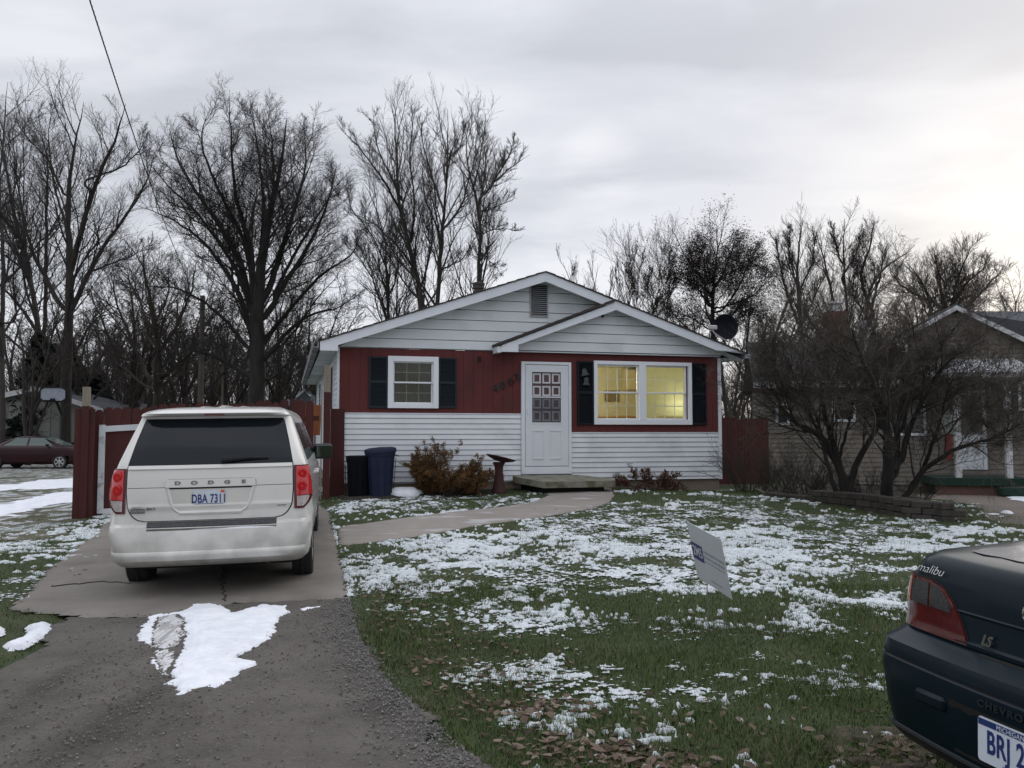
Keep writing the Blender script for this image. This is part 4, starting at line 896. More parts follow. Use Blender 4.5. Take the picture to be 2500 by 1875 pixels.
def wheel(parent, x, y, r, w, rimr, rimmat, spokes=5, sgn=1):
    t = MB(); R = Matrix.Translation((x, y, r)) @ Matrix.Rotation(math.pi / 2, 4, 'Y'); h = w / 2
    t.lathe([(rimr, -h * .8), (r - .03, -h), (r - .006, -h * .85), (r, -h * .5), (r, h * .5), (r - .006, h * .85), (r - .03, h), (rimr, h * .8)], 32, R, cap=True)
    for k in range(40):
        a = 2 * math.pi * k / 40; t.box(-.012, .012, -h * .85, h * .85, r - .004, r + .002, Matrix.Translation((x, y, r)) @ Matrix.Rotation(a, 4, 'X') @ Matrix.Rotation(math.pi / 2, 4, 'Z') @ Matrix.Rotation(math.pi/2,4,'Z'))
    o = t.build('wheel', M['rubber'], parent, sm=True)
    q = MB(); f = sgn * h * .82
    q.lathe([(rimr, 0), (rimr * .96, .012), (rimr * .86, .012), (rimr * .84, -.02), (rimr * .84, -.05)], 28, Matrix.Translation((x + f, y, r)) @ Matrix.Rotation(sgn * math.pi / 2, 4, 'Y'), cap=False)
    for k in range(spokes):
        a = 2 * math.pi * k / spokes
        q.box(-.010, .010, -.028, .028, .03, rimr * .88, Matrix.Translation((x + f, y, r)) @ Matrix.Rotation(a, 4, 'X'), bev=.005)
    q.lathe([(.065, -.02), (.06, .015), (.0, .02)], 14, Matrix.Translation((x + f, y, r)) @ Matrix.Rotation(sgn * math.pi / 2, 4, 'Y'), cap=False)
    q.build('rim', rimmat, o, sm=True)
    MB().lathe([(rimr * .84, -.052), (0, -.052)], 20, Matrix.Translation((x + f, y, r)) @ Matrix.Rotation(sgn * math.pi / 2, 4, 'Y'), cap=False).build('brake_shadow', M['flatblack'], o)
    return o
SEAM = M['flatblack']
# ------------------------------------------------------------------ minivan
vx, vy = at(512, 1390, 7.80)[0], 7.80
van = thing('minivan', 'white minivan parked on the concrete drive, seen from behind', 'minivan', (float(vx), vy, .055), 0, rot=(rad(.4), rad(-.95), rad(12)))
van.scale = (.925, 1, 1.035)
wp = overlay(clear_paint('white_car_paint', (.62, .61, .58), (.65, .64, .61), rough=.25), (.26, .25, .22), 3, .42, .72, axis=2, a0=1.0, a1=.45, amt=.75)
VB = Body([
    (.30, .90, .10, 5.00, .16, .35, .05), (.345, .945, .035, 5.08, .18, .4, .06), (.36, .955, .012, 5.10, .18, .4, .06), (.40, .965, .0, 5.12, .18, .4, .06), (.43, .968, .006, 5.13, .18, .4, .06), (.44, .968, .018, 5.13, .18, .4, .06),
    (.52, .985, .022, 5.14, .18, .4, .06), (.60, .992, .030, 5.14, .18, .4, .06), (.655, .994, .045, 5.13, .18, .4, .06), (.68, .994, .085, 5.12, .18, .4, .06),
    (.78, .992, .10, 5.08, .17, .4, .06), (.95, .985, .11, 5.00, .16, .4, .06), (1.02, .98, .115, 4.86, .16, .4, .06), (1.08, .968, .12, 4.45, .16, .4, .06), (1.17, .945, .135, 4.22, .16, .35, .06), (1.22, .925, .155, 4.10, .15, .3, .06),
    (1.35, .875, .235, 3.86, .15, .3, .055), (1.50, .818, .345, 3.62, .14, .3, .05), (1.60, .780, .42, 3.46, .14, .3, .05), (1.635, .765, .42, 3.40, .15, .3, .05), (1.645, .758, .33, 3.38, .16, .3, .05), (1.665, .742, .31, 3.34, .18, .3, .05), (1.69, .71, .36, 3.26, .22, .3, .06), (1.715, .66, .55, 3.1, .3, .4, .08), (1.735, .60, .95, 2.9, .35, .4, .1), (1.745, .5, 1.4, 2.6, .4, .4, .1)])
def arch(yc, r=.37): return lambda x, y, z: (y - yc) ** 2 + (z - .33) ** 2 < r * r and abs(x) > .80
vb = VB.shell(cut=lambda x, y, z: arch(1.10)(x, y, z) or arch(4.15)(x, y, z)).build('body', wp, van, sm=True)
# roof ribs
rb = MB()
for x in (-.42, -.21, .0, .21, .42): rb.tube([(x, .62, 1.722 - abs(x) * .04), (x, .95, 1.741 - abs(x) * .05), (x, 1.6, 1.748 - abs(x) * .04), (x, 2.5, 1.744 - abs(x) * .04)], [.004, .013, .013, .01], 6)
rb.build('roof_ribs', wp, vb, sm=True)
# tailgate: dark gap, skin
gz0, gz1 = .70, 1.60
gw = lambda z: float(np.interp(z, [.70, .95, 1.18, 1.4, 1.60], [.775, .80, .795, .745, .690]))
wg = rounded(gw, gz0, 3, .15)
zs = sorted(set(zr(gz0, gz0 + .15, 12) + zr(.86, gz1, 16)))
g = MB(); VB.rpatch(g, zs, lambda z: -wg(z) - .010, lambda z: wg(z) + .010, .003, 24)
g.rpatch = None; gap = g.build('tailgate_gap', SEAM, vb, sm=True)
g = MB(); zs2 = [z + .006 for z in zs if z < 1.19] + [1.195]
VB.rpatch(g, zs2, lambda z: -wg(max(z - .006, gz0)), lambda z: wg(max(z - .006, gz0)), lambda z: float(np.interp(z, [.70, .80, .835, .85, 2], [.0045, .012, .021, .0125, .012])), 24, bev=1); gate = g.build('tailgate', wp, van, sm=True)
# rear glass + its black surround
vg = mat('van_privacy_glass', (.008, .011, .015), rough=.08, spec=.22)
wgl = lambda z: float(np.interp(z, [1.19, 1.4, 1.60], [.792, .742, .688]))
g = MB(); VB.rpatch(g, zr(1.197, 1.615, 14), lambda z: -wgl(z), lambda z: wgl(z), .010, 24, bev=1); rg = g.build('rear_window', vg, gate, sm=True)
# upper lip of the belt, handle trim and number plate recess
def conv(mb, pts, d): return mb.grid([[VB.rear(x, z, d) for x, z in row] for row in pts])
g = MB(); g.grid([[VB.rear(x, z, dd_) for x in np.linspace(-.79, .79, 17)] for z, dd_ in ((1.196, .010), (1.196, .020), (1.165, .026), (1.155, .012))]); g.build('belt_moulding', wp, gate, sm=True)
g = MB(); g.grid([[VB.rear(x, z, .0126) for x in np.linspace(-.792, .792, 17)] for z in (1.001, .996)]); g.build('panel_crease', SEAM, gate)
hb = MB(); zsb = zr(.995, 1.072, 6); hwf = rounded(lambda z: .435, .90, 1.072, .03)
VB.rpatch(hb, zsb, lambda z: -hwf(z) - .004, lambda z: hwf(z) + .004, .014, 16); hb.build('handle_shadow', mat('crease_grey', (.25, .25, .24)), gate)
hb = MB(); VB.rpatch(hb, zr(.998, 1.069, 6), lambda z: -hwf(z), lambda z: hwf(z), .026, 16, bev=1); hbar = hb.build('handle_bar', wp, gate, sm=True)
rc = MB(); rw = rounded(lambda z: .415 - .05 * (1 - (z - .80) / .19), .765, 2, .10); zs3 = zr(.765, .992, 14)
# recess laid flush: proud rim, duller floor, black strip painting the shade at its top
P = []
for z in zs3: a = rw(z); P.append([VB.rear(a * i / 10, z, .0135 + .0 * z) for i in range(-10, 11)])
rc.grid(P); rc.build('plate_recess', overlay(clear_paint('recess_white', (.56, .55, .51)), (.40, .39, .36), 2, .4, .7, amt=.6), gate, sm=True)
rc = MB(); zs3e = zr(.765, .992, 14)
for sgn in (-1, 1):
    rc.grid([[VB.rear(sgn * (rw(z) + o_), z, dd_) for o_, dd_ in ((-.02, .0138), (.0, .022), (.022, .0128))] for z in zs3e])
rc.grid([[VB.rear(x, z, dd_) for x in np.linspace(-.30, .30, 9)] for z, dd_ in ((.79, .0138), (.770, .024), (.75, .0126))])
rc.build('recess_rim', wp, gate, sm=True)
MB().grid([[VB.rear(x, z, .0145) for x in np.linspace(-.405, .405, 9)] for z in (.982, .994)]).build('recess_shadow_lip', SEAM, gate)
g = MB(); zl = zr(.845, .86, 1); g.grid([[VB.rear(x, z, dd_) for x in np.linspace(-.79, .79, 17)] for z, dd_ in ((.782, .0125), (.772, .018), (.74, .0125))]) if 0 else None
# letters D O D G E
chrome_dim = mat('dull_chrome', (.22, .22, .21), rough=.3, metal=.6)
for i, ch in enumerate('DODGE'):
    x = -.315 + .158 * i; y = VB.rear(x, 1.035, .028)[1]
    text('letter', ch, .045, chrome_dim, hbar, Matrix.Translation((x, y, 1.035)) @ Matrix.Scale(1.75, 4, (1, 0, 0)) @ Matrix.Scale(.95, 4, (0, 0, 1)) @ FACE, .003, bold=.002)
def plate(parent, Mx, txt, big, band, small, tab=False):
    p = MB(); n = 6; pts = []
    for sx, sy in ((1, 1), (-1, 1), (-1, -1), (1, -1)):
        a0 = {(1, 1): 0, (-1, 1): 90, (-1, -1): 180, (1, -1): 270}[sx, sy]
        for k in range(n + 1): a = rad(a0 + 90 * k / n); pts.append((sx * (.1525 - .014) + .014 * math.cos(a), sy * (.076 - .014) + .014 * math.sin(a)))
    V = [Mx @ Vector((x, 0, z)) for x, z in pts] + [Mx @ Vector((x, .003, z)) for x, z in pts]; k = len(pts)
    p.add(V, [tuple(range(k - 1, -1, -1)), tuple(range(k, 2 * k))] + [(i, i + k, (i + 1) % k + k, (i + 1) % k) for i in range(k)])
    o = p.build('number_plate', M['plate'], parent)
    text('plate_number', txt, .108, M['blue_ink'], o, Mx @ Matrix.Translation((-.004, -.0015, -.006)) @ Matrix.Scale(.70, 4, (1, 0, 0)) @ FACE, .0006, bold=.0022, spacing=1.05)
    if band:
        b = MB(); V = [Mx @ Vector(q) for q in ((-.15, -.0012, .048), (.15, -.0012, .048), (.15, -.0012, .070), (-.15, -.0012, .070))]; b.add(V, [(0, 1, 2, 3)]); b.build('plate_band', M['blue_ink'], o)
        text('plate_state', 'MICHIGAN', .024, M['plate'], o, Mx @ Matrix.Translation((0, -.0025, .058)) @ FACE, .0003, spacing=1.1)
        text('plate_motto', 'michigan.gov', .014, M['blue_ink'], o, Mx @ Matrix.Translation((0, -.002, -.064)) @ FACE, .0003)
    else:
        b = MB(); V = [Mx @ Vector(q) for q in ((-.135, -.0012, -.051), (.135, -.0012, -.051), (.135, -.0012, -.046), (-.135, -.0012, -.046))]; b.add(V, [(0, 1, 2, 3)]); b.build('plate_band', M['blue_ink'], o)
        text('plate_state', 'MICHIGAN', .018, M['blue_ink'], o, Mx @ Matrix.Translation((0, -.002, -.061)) @ FACE, .0003, spacing=1.1)
    if tab:
        b = MB(); V = [Mx @ Vector(q) for q in ((.108, -.0014, .050), (.146, -.0014, .050), (.146, -.0014, .073), (.108, -.0014, .073))]; b.add(V, [(0, 1, 2, 3)]); b.build('registration_tab', M['orange_tab'], o)
    return o
py = VB.rear(0, .88, .02)[1]; plate(gate, Matrix.Translation((-.012, py, .895)) @ Matrix.Rotation(rad(3), 4, 'X'), 'DBA 7311', 1, False, 1, True)
bd = MB(); bd.grid([[VB.rear(x, z, .016) for x in np.linspace(-.765, -.625, 5)] for z in (.775, .842)]); bo = bd.build('badge', mat('grey_badge', (.10, .10, .105), (.17, .17, .18), rough=.4, scale=120, detail=1), gate)
for s_, z, sz in (('GRAND', .825, .028), ('CARAVAN', .795, .028)): text('badge_text', s_, sz, M['steel'], gate, Matrix.Translation((-.695, VB.rear(-.69, z, .019)[1], z)) @ Matrix.Scale(1.0, 4, (1, 0, 0)) @ Matrix.Rotation(rad(-3), 4, 'Z') @ FACE, .001, bold=.0006)
text('badge_text', 'SXT', .030, chrome_dim, gate, Matrix.Translation((-.565, VB.rear(-.57, .812, .018)[1], .812)) @ Matrix.Scale(1.8, 4, (1, 0, 0)) @ FACE, .002, bold=.0012)
bd = MB(); bd.grid([[VB.rear(x, z, .016) for x in np.linspace(.645, .735, 5)] for z in (.806, .828)]); bd.build('badge', chrome_dim, gate)
# wiper and cowl
wi = MB(); wi.tube([VB.rear(.10, 1.225, .03), VB.rear(.14, 1.232, .04), VB.rear(.35, 1.246, .035), VB.rear(.56, 1.243, .022)], [.024, .020, .012, .006], 8); wi.build('rear_wiper', M['flatblack'], gate, sm=True)
# high brake light under the spoiler lip, dark underside strip
sb = MB(); sb.grid([[(x, VB.rear(x, 1.655, .004)[1], z) for x in np.linspace(-.10, .10, 5)] for z in (1.645, 1.665)]); sb.build('high_brake_light', mat('dark_red_lens', (.12, .01, .012), rough=.2), vb)
# tail lamps
red = mat('red_lens', (.42, .018, .022), (.55, .03, .035), rough=.12, scale=60, detail=1, coat=.5); clr = mat('clear_lens', (.50, .45, .45), (.36, .30, .30), rough=.15, scale=40, coat=.5); dkr = mat('deep_red_edge', (.09, .008, .014), rough=.2)
for sgn in (-1, 1):
    xi = lambda z: float(np.interp(z, [.80, 1.17], [.815, .808])); xo = lambda z: VB.at(z)[0] - .004 - (.09 * max(0, (.90 - z) / .13) ** 2 if z < .90 else 0)
    def lampp(z0, z1, a, b, d, mt, name, n=10):
        g = MB(); zz_ = zr(z0, z1, n)
        if sgn > 0: VB.rpatch(g, zz_, lambda z: xi(z) + a, lambda z: xo(z) - b, d, 10, bev=1)
        else: VB.rpatch(g, zz_, lambda z: -(xo(z) - b), lambda z: -(xi(z) + a), d, 10, bev=1)
        return g.build(name, mt, van if name == 'tail_lamp' else tl, sm=True)
    tl = None; tl = lampp(.775, 1.172, 0, 0, .012, dkr, 'tail_lamp')
    lampp(.895, 1.160, .022, .006, .018, red, 'red_lens'); lampp(.795, .888, .026, .03, .018, clr, 'reversing_lens')
    for zc in (1.10, .985):
        c_ = MB(); xm = sgn * (xi(zc) + .075); q = VB.rear(xm, zc, .022)
        c_.lathe([(.050, -.003), (.050, .006), (.040, .008), (.0, .004)], 20, Matrix.Translation(q) @ Matrix.Rotation(sgn * rad(25), 4, 'Z') @ Matrix.Rotation(math.pi / 2, 4, 'X'), cap=False); c_.build('lamp_bowl', mat('bright_red_lens', (.50, .014, .018), rough=.1, coat=.6), tl, sm=True)
# bumper step pad, chrome strip
g = MB(); g.grid([[(x, VB.rear(x, .66, dd_)[1], z) for x in np.linspace(-.60, .64, 15)] for z, dd_ in ((.642, .008), (.654, .012), (.678, -.005), (.700, -.04))]); g.build('step_pad', mat('scuffed_step_pad', (.025, .025, .03), (.06, .06, .065), rough=.7, scale=40), vb, sm=True)
g = MB(); g.grid([[(x, VB.rear(x, .64, dd_)[1], z) for x in np.linspace(-.60, .64, 15)] for z, dd_ in ((.618, .004), (.630, .008), (.640, .008))]); g.build('bumper_strip', M['chrome'], vb, sm=True)
# side glass, pillar seam, mirror, handle
for sgn in (-1, 1):
    g = MB()
    for y0_, y1_ in ((.62, 1.55), (1.60, 2.75), (2.80, 3.75)):
        P = []
        for z in zr(1.20, 1.57, 6):
            t = (z - 1.20) / .37; a = y0_ + (.12 * t if y0_ < 1 else 0) ; b = y1_ - (.42 * t if y1_ > 3 else 0)
            P.append([VB.side(a + (b - a) * i / 6, z, sgn, .006) for i in range(7)])
        g.grid(P)
    g.build('side_window', vg, van, sm=True)
    g = MB()
    for yy in (1.575, 2.775): g.grid([[VB.side(yy + e_, z, sgn, .008) for e_ in (-.025, .025)] for z in zr(1.195, 1.575, 5)])
    for yy in (2.775, 3.95): g.grid([[VB.side(yy + e_, z, sgn, .0015) for e_ in (-.003, .003)] for z in zr(.42, 1.19, 5)])
    g.grid([[VB.side(y_, z, sgn, .002) for y_ in np.linspace(1.5, 3.9, 6)] for z in (.40, .404)])
    g.build('door_seams', SEAM, van)
    mo = MB(); mo.box(sgn * .93 - .0, sgn * 1.20, 3.48, 3.60, 1.10, 1.30, bev=.035); mo.tube([(sgn * .90, 3.52, 1.14), (sgn * 1.02, 3.54, 1.15)], .03, 8)
    m1 = mo.build('wing_mirror', M['black'], van, sm=True)
    MB().box(sgn * 1.07 - .095, sgn * 1.07 + .105, 3.474, 3.479, 1.125, 1.275, bev=.002).build('mirror_glass', mat('mirror_glass', (.10, .13, .12), rough=.05, metal=1), m1)
    hn_ = MB(); hn_.box(sgn * .975, sgn * 1.02, 2.50, 2.72, .97, 1.005, bev=.012); hn_.box(sgn * .975, sgn * 1.02, 2.95, 3.15, .97, 1.005, bev=.012); hn_.build('door_handle', wp, van, sm=True)
    q = MB(); w_, sg = .34, sgn
    for yc in (1.10, 4.15):
        pts = [(yc + .375 * math.cos(a), .33 + .375 * math.sin(a)) for a in np.linspace(0, math.pi, 17)] + [(yc + .40 * math.cos(a), .33 + .40 * math.sin(a)) for a in np.linspace(math.pi, 0, 17)]
        n_ = len(pts); V = [(sg * (VB.at(max(z, .4))[0] + .004), y_, z) for y_, z in pts] + [(sg * .80, y_, z) for y_, z in pts]
        q.add(V, [(i, i + 1, n_ - 2 - i, n_ - 1 - i) for i in range(16)] + [(i, i + n_, (i + 1) + n_, i + 1) for i in range(16)])
    q.build('wheel_arch', wp, van, sm=True)
for sx in (-1, 1):
    for yy in (1.10, 4.15): wheel(van, sx * .865, yy, .335, .225, .215, M['steel'], 5, sx)
ub = MB(); ub.box(-.78, .78, .35, 4.9, .25, .45); ub.build('underbody', M['flatblack'], van)
MB().tube([(.55, .30, .33), (.55, .14, .315)], .035, 12).build('exhaust_pipe', mat('rusty_pipe', (.05, .04, .035), rough=.7, metal=.4), van)
# ------------------------------------------------------------------ dark sedan, near right
cyaw = rad(-90 + 14)
cx0, cy0 = 1.81, 3.12
sedan = thing('sedan', 'dark blue-green sedan with a wet trunk lid, parked close by at the right edge', 'car', (cx0, cy0, .0), 0, rot=(0, 0, cyaw)); sedan.scale = (1, 1, 1.08)
sp = clear_paint('dark_teal_car_paint', (.0035, .010, .015), (.005, .014, .021), rough=.28); sp.node_tree.nodes['Principled BSDF'].inputs['Coat Weight'].default_value = .05; sp.node_tree.nodes['Principled BSDF'].inputs['Specular IOR Level'].default_value = .14
CB = Body([
    (.19, .76, .16, 4.70, .20, .3, .08), (.23, .84, .06, 4.75, .17, .35, .07), (.26, .865, .035, 4.78, .17, .4, .07), (.275, .87, .028, 4.78, .17, .4, .07), (.285, .868, .04, 4.78, .17, .4, .07), (.36, .876, .022, 4.79, .17, .4, .07), (.46, .882, .010, 4.80, .17, .4, .07), (.51, .884, .004, 4.80, .17, .4, .07),
    (.555, .884, .008, 4.80, .17, .4, .07), (.562, .884, .016, 4.80, .17, .4, .07), (.575, .884, .014, 4.79, .17, .4, .07), (.62, .88, .030, 4.78, .17, .4, .07), (.640, .872, .085, 4.76, .17, .4, .07), (.665, .868, .135, 4.72, .17, .4, .07), (.70, .866, .142, 4.65, .17, .4, .07),
    (.80, .862, .150, 4.45, .17, .4, .07), (.88, .850, .160, 4.1, .18, .5, .07), (.925, .832, .175, 3.75, .18, .5, .07), (.955, .812, .195, 3.6, .19, .4, .07), (.975, .785, .235, 3.5, .19, .4, .07), (.988, .755, .33, 3.40, .24, .3, .08), (1.0, .735, .56, 3.33, .2, .3, .06), (1.02, .72, .72, 3.28, .14, .3, .05),
    (1.10, .69, .86, 3.12, .12, .25, .05), (1.25, .62, 1.16, 2.85, .12, .25, .05), (1.35, .57, 1.40, 2.66, .14, .25, .06), (1.39, .53, 1.56, 2.5, .18, .25, .06), (1.41, .44, 1.75, 2.3, .2, .25, .06)])
sb0 = CB.shell(cut=lambda x, y, z: (((y - 1.02) ** 2 + (z - .31) ** 2 < .34 ** 2) or ((y - 3.72) ** 2 + (z - .31) ** 2 < .34 ** 2)) and abs(x) > .72).build('body', sp, sedan, sm=True)
def CR(x, z, d): return CB.rear(x, z, d)
# trunk lid with seams
lidw = lambda z: float(np.interp(z, [.655, .70, .80, .90, .95, .99], [.33, .36, .46, .64, .70, .73]))
g = MB(); zl = zr(.665, .965, 14)
for sgn in (-1, 1): g.grid([[CR(sgn * (lidw(z) + e_), z, .002) for e_ in (.0, .006)] for z in zl])
g.grid([[CR(x, z, .002) for x in np.linspace(-.27, .27, 9)] for z in (.655, .662)])
g.build('trunk_seam', SEAM, sb0)
g = MB(); g.grid([[CR(x, z, d_) for x in np.linspace(-.42, .42, 13)] for z, d_ in ((.664, .0), (.668, .010), (.682, .013), (.690, .002))]); g.build('trunk_lip', sp, sb0, sm=True)
g = MB(); g.grid([[CR(x, z, d_) for x in np.linspace(-.54, .54, 13)] for z, d_ in ((.795, .001), (.790, .006), (.780, .001))]); g.build('trunk_crease', sp, sb0, sm=True)
wet = mat('wet_deck_sheen', (.12, .12, .13), (.26, .255, .27), rough=.2, scale=3, coat=.4)  # wet film on the lid; its pale grey paints the reflected sky
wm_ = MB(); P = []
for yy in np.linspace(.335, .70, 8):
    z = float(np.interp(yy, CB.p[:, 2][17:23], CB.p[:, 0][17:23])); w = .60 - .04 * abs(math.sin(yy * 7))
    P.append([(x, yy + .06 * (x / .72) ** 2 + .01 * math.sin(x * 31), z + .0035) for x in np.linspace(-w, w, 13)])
wm_.grid(P); wm_.build('deck_sheen', wet, sb0, sm=True)
# tail lamps, two-part with smoked upper halves
am = mat('amber_lens', (.30, .045, .012), rough=.15, coat=.5); rl_ = mat('sedan_red_lens', (.055, .005, .005), (.095, .007, .006), rough=.15, scale=30, coat=.5); smk = mat('smoked_reversing_lens', (.022, .024, .024), (.038, .040, .040), rough=.25, scale=90, detail=1, coat=.1)
for sgn in (-1, 1):
    zi, zo = .672, .878
    inn = lambda z: float(np.interp(z, [.672, .70, .76, .82, .86, .878], [.345, .36, .395, .45, .51, .60])); out = lambda z: CB.at(z)[0] - .012 - .05 * max(0, (.70 - z) / .03) * .5 - .03 * max(0, (z - .88) / .015) * .3
    def lp_(z0, z1, fa, fb, d, mt, name, par, n=10, nx=12):
        g = MB(); zz_ = zr(z0, z1, n)
        if sgn > 0: CB.rpatch(g, zz_, fa, fb, d, nx, bev=1)
        else: CB.rpatch(g, zz_, lambda z: -fb(z), lambda z: -fa(z), d, nx, bev=1)
        return g.build(name, mt, par, sm=True)
    tl2 = lp_(zi - .004, zo + .006, lambda z: inn(min(max(z, zi), zo)) - .008, lambda z: out(z) + .004, .004, SEAM, 'tail_lamp', sedan)
    lp_(zi, zo, inn, out, .012, rl_, 'red_lens', tl2)
    lp_(.775, .862, lambda z: max(inn(z) + .025, .45), lambda z: .585 - .0 * z, .016, smk, 'smoked_lens', tl2, 4, 5)
    lp_(.775, .868, lambda z: .600, lambda z: .718, .016, smk, 'smoked_lens', tl2, 4, 5)
    lp_(.772, .872, lambda z: .732, lambda z: out(z) - .004, .0155, am, 'amber_lens', tl2, 4, 6)
# bumper groove lines, reflectors, plate opening
g = MB(); 
for z in (.566, .277): g.grid([[CR(x, z + e_, .002) for x in np.linspace(-.86, .86, 33)] for e_ in (-.0035, .0035)])
g.build('bumper_groove', SEAM, sb0)
g = MB(); g.grid([[CR(x, z, .001) for x in np.linspace(-.32, .32, 7)] for z in (.30, .495)]); rec = g.build('plate_opening', M['flatblack'], sb0)
for sgn in (-1, 1): MB().box(sgn * .42 - .085, sgn * .42 + .085, CR(.42, .45, .022)[1], CR(.42, .45, 0)[1] + .02, .435, .487, bev=.012).build('bumper_pad', sp, sb0, sm=True)
text('embossed_name', 'CHEVROLET', .034, clear_paint('embossed_teal', (.012, .020, .025)), sb0, Matrix.Translation((0, CR(0, .527, .004)[1], .528)) @ Matrix.Scale(1.35, 4, (1, 0, 0)) @ FACE, .002, bold=.001, spacing=1.25)
plate(sedan, Matrix.Translation((0, CR(0, .40, .016)[1], .408)) @ Matrix.Rotation(rad(-2), 4, 'X'), 'BRJ 21', 1, True, 1)
text('script_badge', 'malibu', .050, M['chrome'], sb0, Matrix.Translation((-.615, CR(-.575, .93, .012)[1] + .002, .928)) @ Matrix.Rotation(rad(-8), 4, 'Z') @ Matrix.Rotation(rad(-16), 4, 'X') @ Matrix.Translation((0, 0, -.012)) @ Matrix.Scale(1.45, 4, (1, 0, 0)) @ FACE, .0012, shear=.4, bold=-.0007, spacing=1.0)
text('script_badge', 'LS', .055, M['chrome'], sb0, Matrix.Translation((-.245, CR(-.25, .70, .012)[1], .712)) @ Matrix.Rotation(rad(-4), 4, 'Z') @ FACE, .002, shear=.5, bold=.0015)
em = MB(); bt = [(-.055, -.012), (-.022, -.012), (-.022, -.026), (.022, -.026), (.022, -.012), (.055, -.012), (.048, .012), (.022, .012), (.022, .026), (-.022, .026), (-.022, .012), (-.048, .012)]
em.prism([(x, z + .845) for x, z in bt], CR(0, .845, .010)[1], CR(0, .845, 0)[1]); em.build('emblem', M['chrome'], sb0)
em = MB(); em.lathe([(.075, .0), (.075, .008), (.066, .010), (.066, .0)], 26, Matrix.Translation((0, CR(0, .845, .002)[1], .845)) @ Matrix.Rotation(math.pi / 2, 4, 'X') @ Matrix.Scale(.62, 4, (0, 1, 0)), cap=False); em.build('emblem_ring', M['chrome'], sb0)
dg = mat('dark_car_glass', (.008, .010, .012), rough=.05)
g = MB(); CB.rpatch(g, zr(1.03, 1.36, 8), lambda z: -(CB.at(z)[0] - .10), lambda z: CB.at(z)[0] - .10, .006, 14); g.build('rear_window', dg, sedan, sm=True)
for sgn in (-1, 1):
    g = MB()
    for y0_, y1_ in ((1.15, 2.05), (2.10, 3.1)):
        P = []
        for z in zr(1.03, 1.34, 5): t = (z - 1.03) / .31; a = y0_ + (.42 * t if y0_ < 2 else 0); b = y1_ - (.42 * t if y1_ > 3 else 0); P.append([CB.side(a + (b - a) * i / 6, z, sgn, .005) for i in range(7)])
        g.grid(P)
    g.build('side_window', dg, sedan, sm=True)
    mo = MB(); mo.box(sgn * .80, sgn * .98, 2.98, 3.10, .98, 1.11, bev=.03); mo.build('wing_mirror', sp, sedan, sm=True)
    for yy in (1.02, 3.72): wheel(sedan, sgn * .765, yy, .31, .20, .19, M['steel'], 6, sgn)
MB().box(-.70, .70, .3, 4.5, .20, .40).build('underbody', M['flatblack'], sedan)
# ------------------------------------------------------------------ maroon sedan in the far-left yard
mq = at(60, 1137, 37.5); fy = 37.0
far_car = thing('sedan', 'maroon sedan parked beside the grey garage in the far-left yard', 'car', (float(at(-40, 1137, fy)[0]), fy, float(gz(-22, 38))), 0, rot=(0, 0, rad(-90)))
mp_ = clear_paint('maroon_car_paint', (.020, .005, .007), (.026, .006, .009), rough=.35); mp_.node_tree.nodes['Principled BSDF'].inputs['Coat Weight'].default_value = .08; mp_.node_tree.nodes['Principled BSDF'].inputs['Specular IOR Level'].default_value = .2
FB = Body([(.22, .76, .12, 4.75, .2, .3, .06), (.30, .85, .03, 4.85, .25, .4, .08), (.55, .87, .0, 4.88, .25, .4, .08), (.75, .87, .05, 4.82, .25, .4, .08), (.88, .85, .10, 4.6, .25, .4, .08), (.95, .80, .25, 4.0, .25, .4, .06), (.98, .76, .75, 3.75, .2, .3, .06), (1.02, .72, .95, 3.62, .15, .3, .05), (1.2, .64, 1.28, 3.15, .14, .25, .05), (1.35, .57, 1.62, 2.80, .16, .25, .06), (1.40, .50, 1.85, 2.55, .2, .25, .06), (1.415, .40, 2.0, 2.4, .15, .15, .03)])
FB.shell(cut=lambda x, y, z: (((y - 1.0) ** 2 + (z - .31) ** 2 < .34 ** 2) or ((y - 3.78) ** 2 + (z - .31) ** 2 < .34 ** 2)) and abs(x) > .72).build('body', mp_, far_car, sm=True)
lg = mat('pale_reflecting_glass', (.10, .13, .12), rough=.1)
for sgn in (-1, 1):
    for y0_, y1_ in ((1.28, 2.28), (2.36, 3.42)):
        g = MB(); P = []
        for z in zr(1.0, 1.33, 5): t = (z - 1.0) / .33; a = y0_ + (.50 * t if y0_ < 2 else 0); b = y1_ - (.46 * t if y1_ > 3 else 0); P.append([FB.side(a + (b - a) * i / 6, z, sgn, .006) for i in range(7)])
        g.grid(P); g.build('side_window', lg, far_car, sm=True)
    MB().box(sgn * .80, sgn * .97, 3.20, 3.30, .97, 1.08, bev=.03).build('wing_mirror', mp_, far_car, sm=True)
    for yy in (1.0, 3.78): wheel(far_car, sgn * .775, yy, .31, .20, .22, M['steel'], 6, sgn)
g = MB(); g.grid([[(x, y_, z) for x in np.linspace(-.5, .5, 5)] for y_, z in ((3.70, 1.005), (3.18, 1.205), (2.84, 1.355))]); g.build('windscreen', lg, far_car)
MB().box(-.7, .7, .3, 4.6, .2, .42).build('underbody', M['flatblack'], far_car)
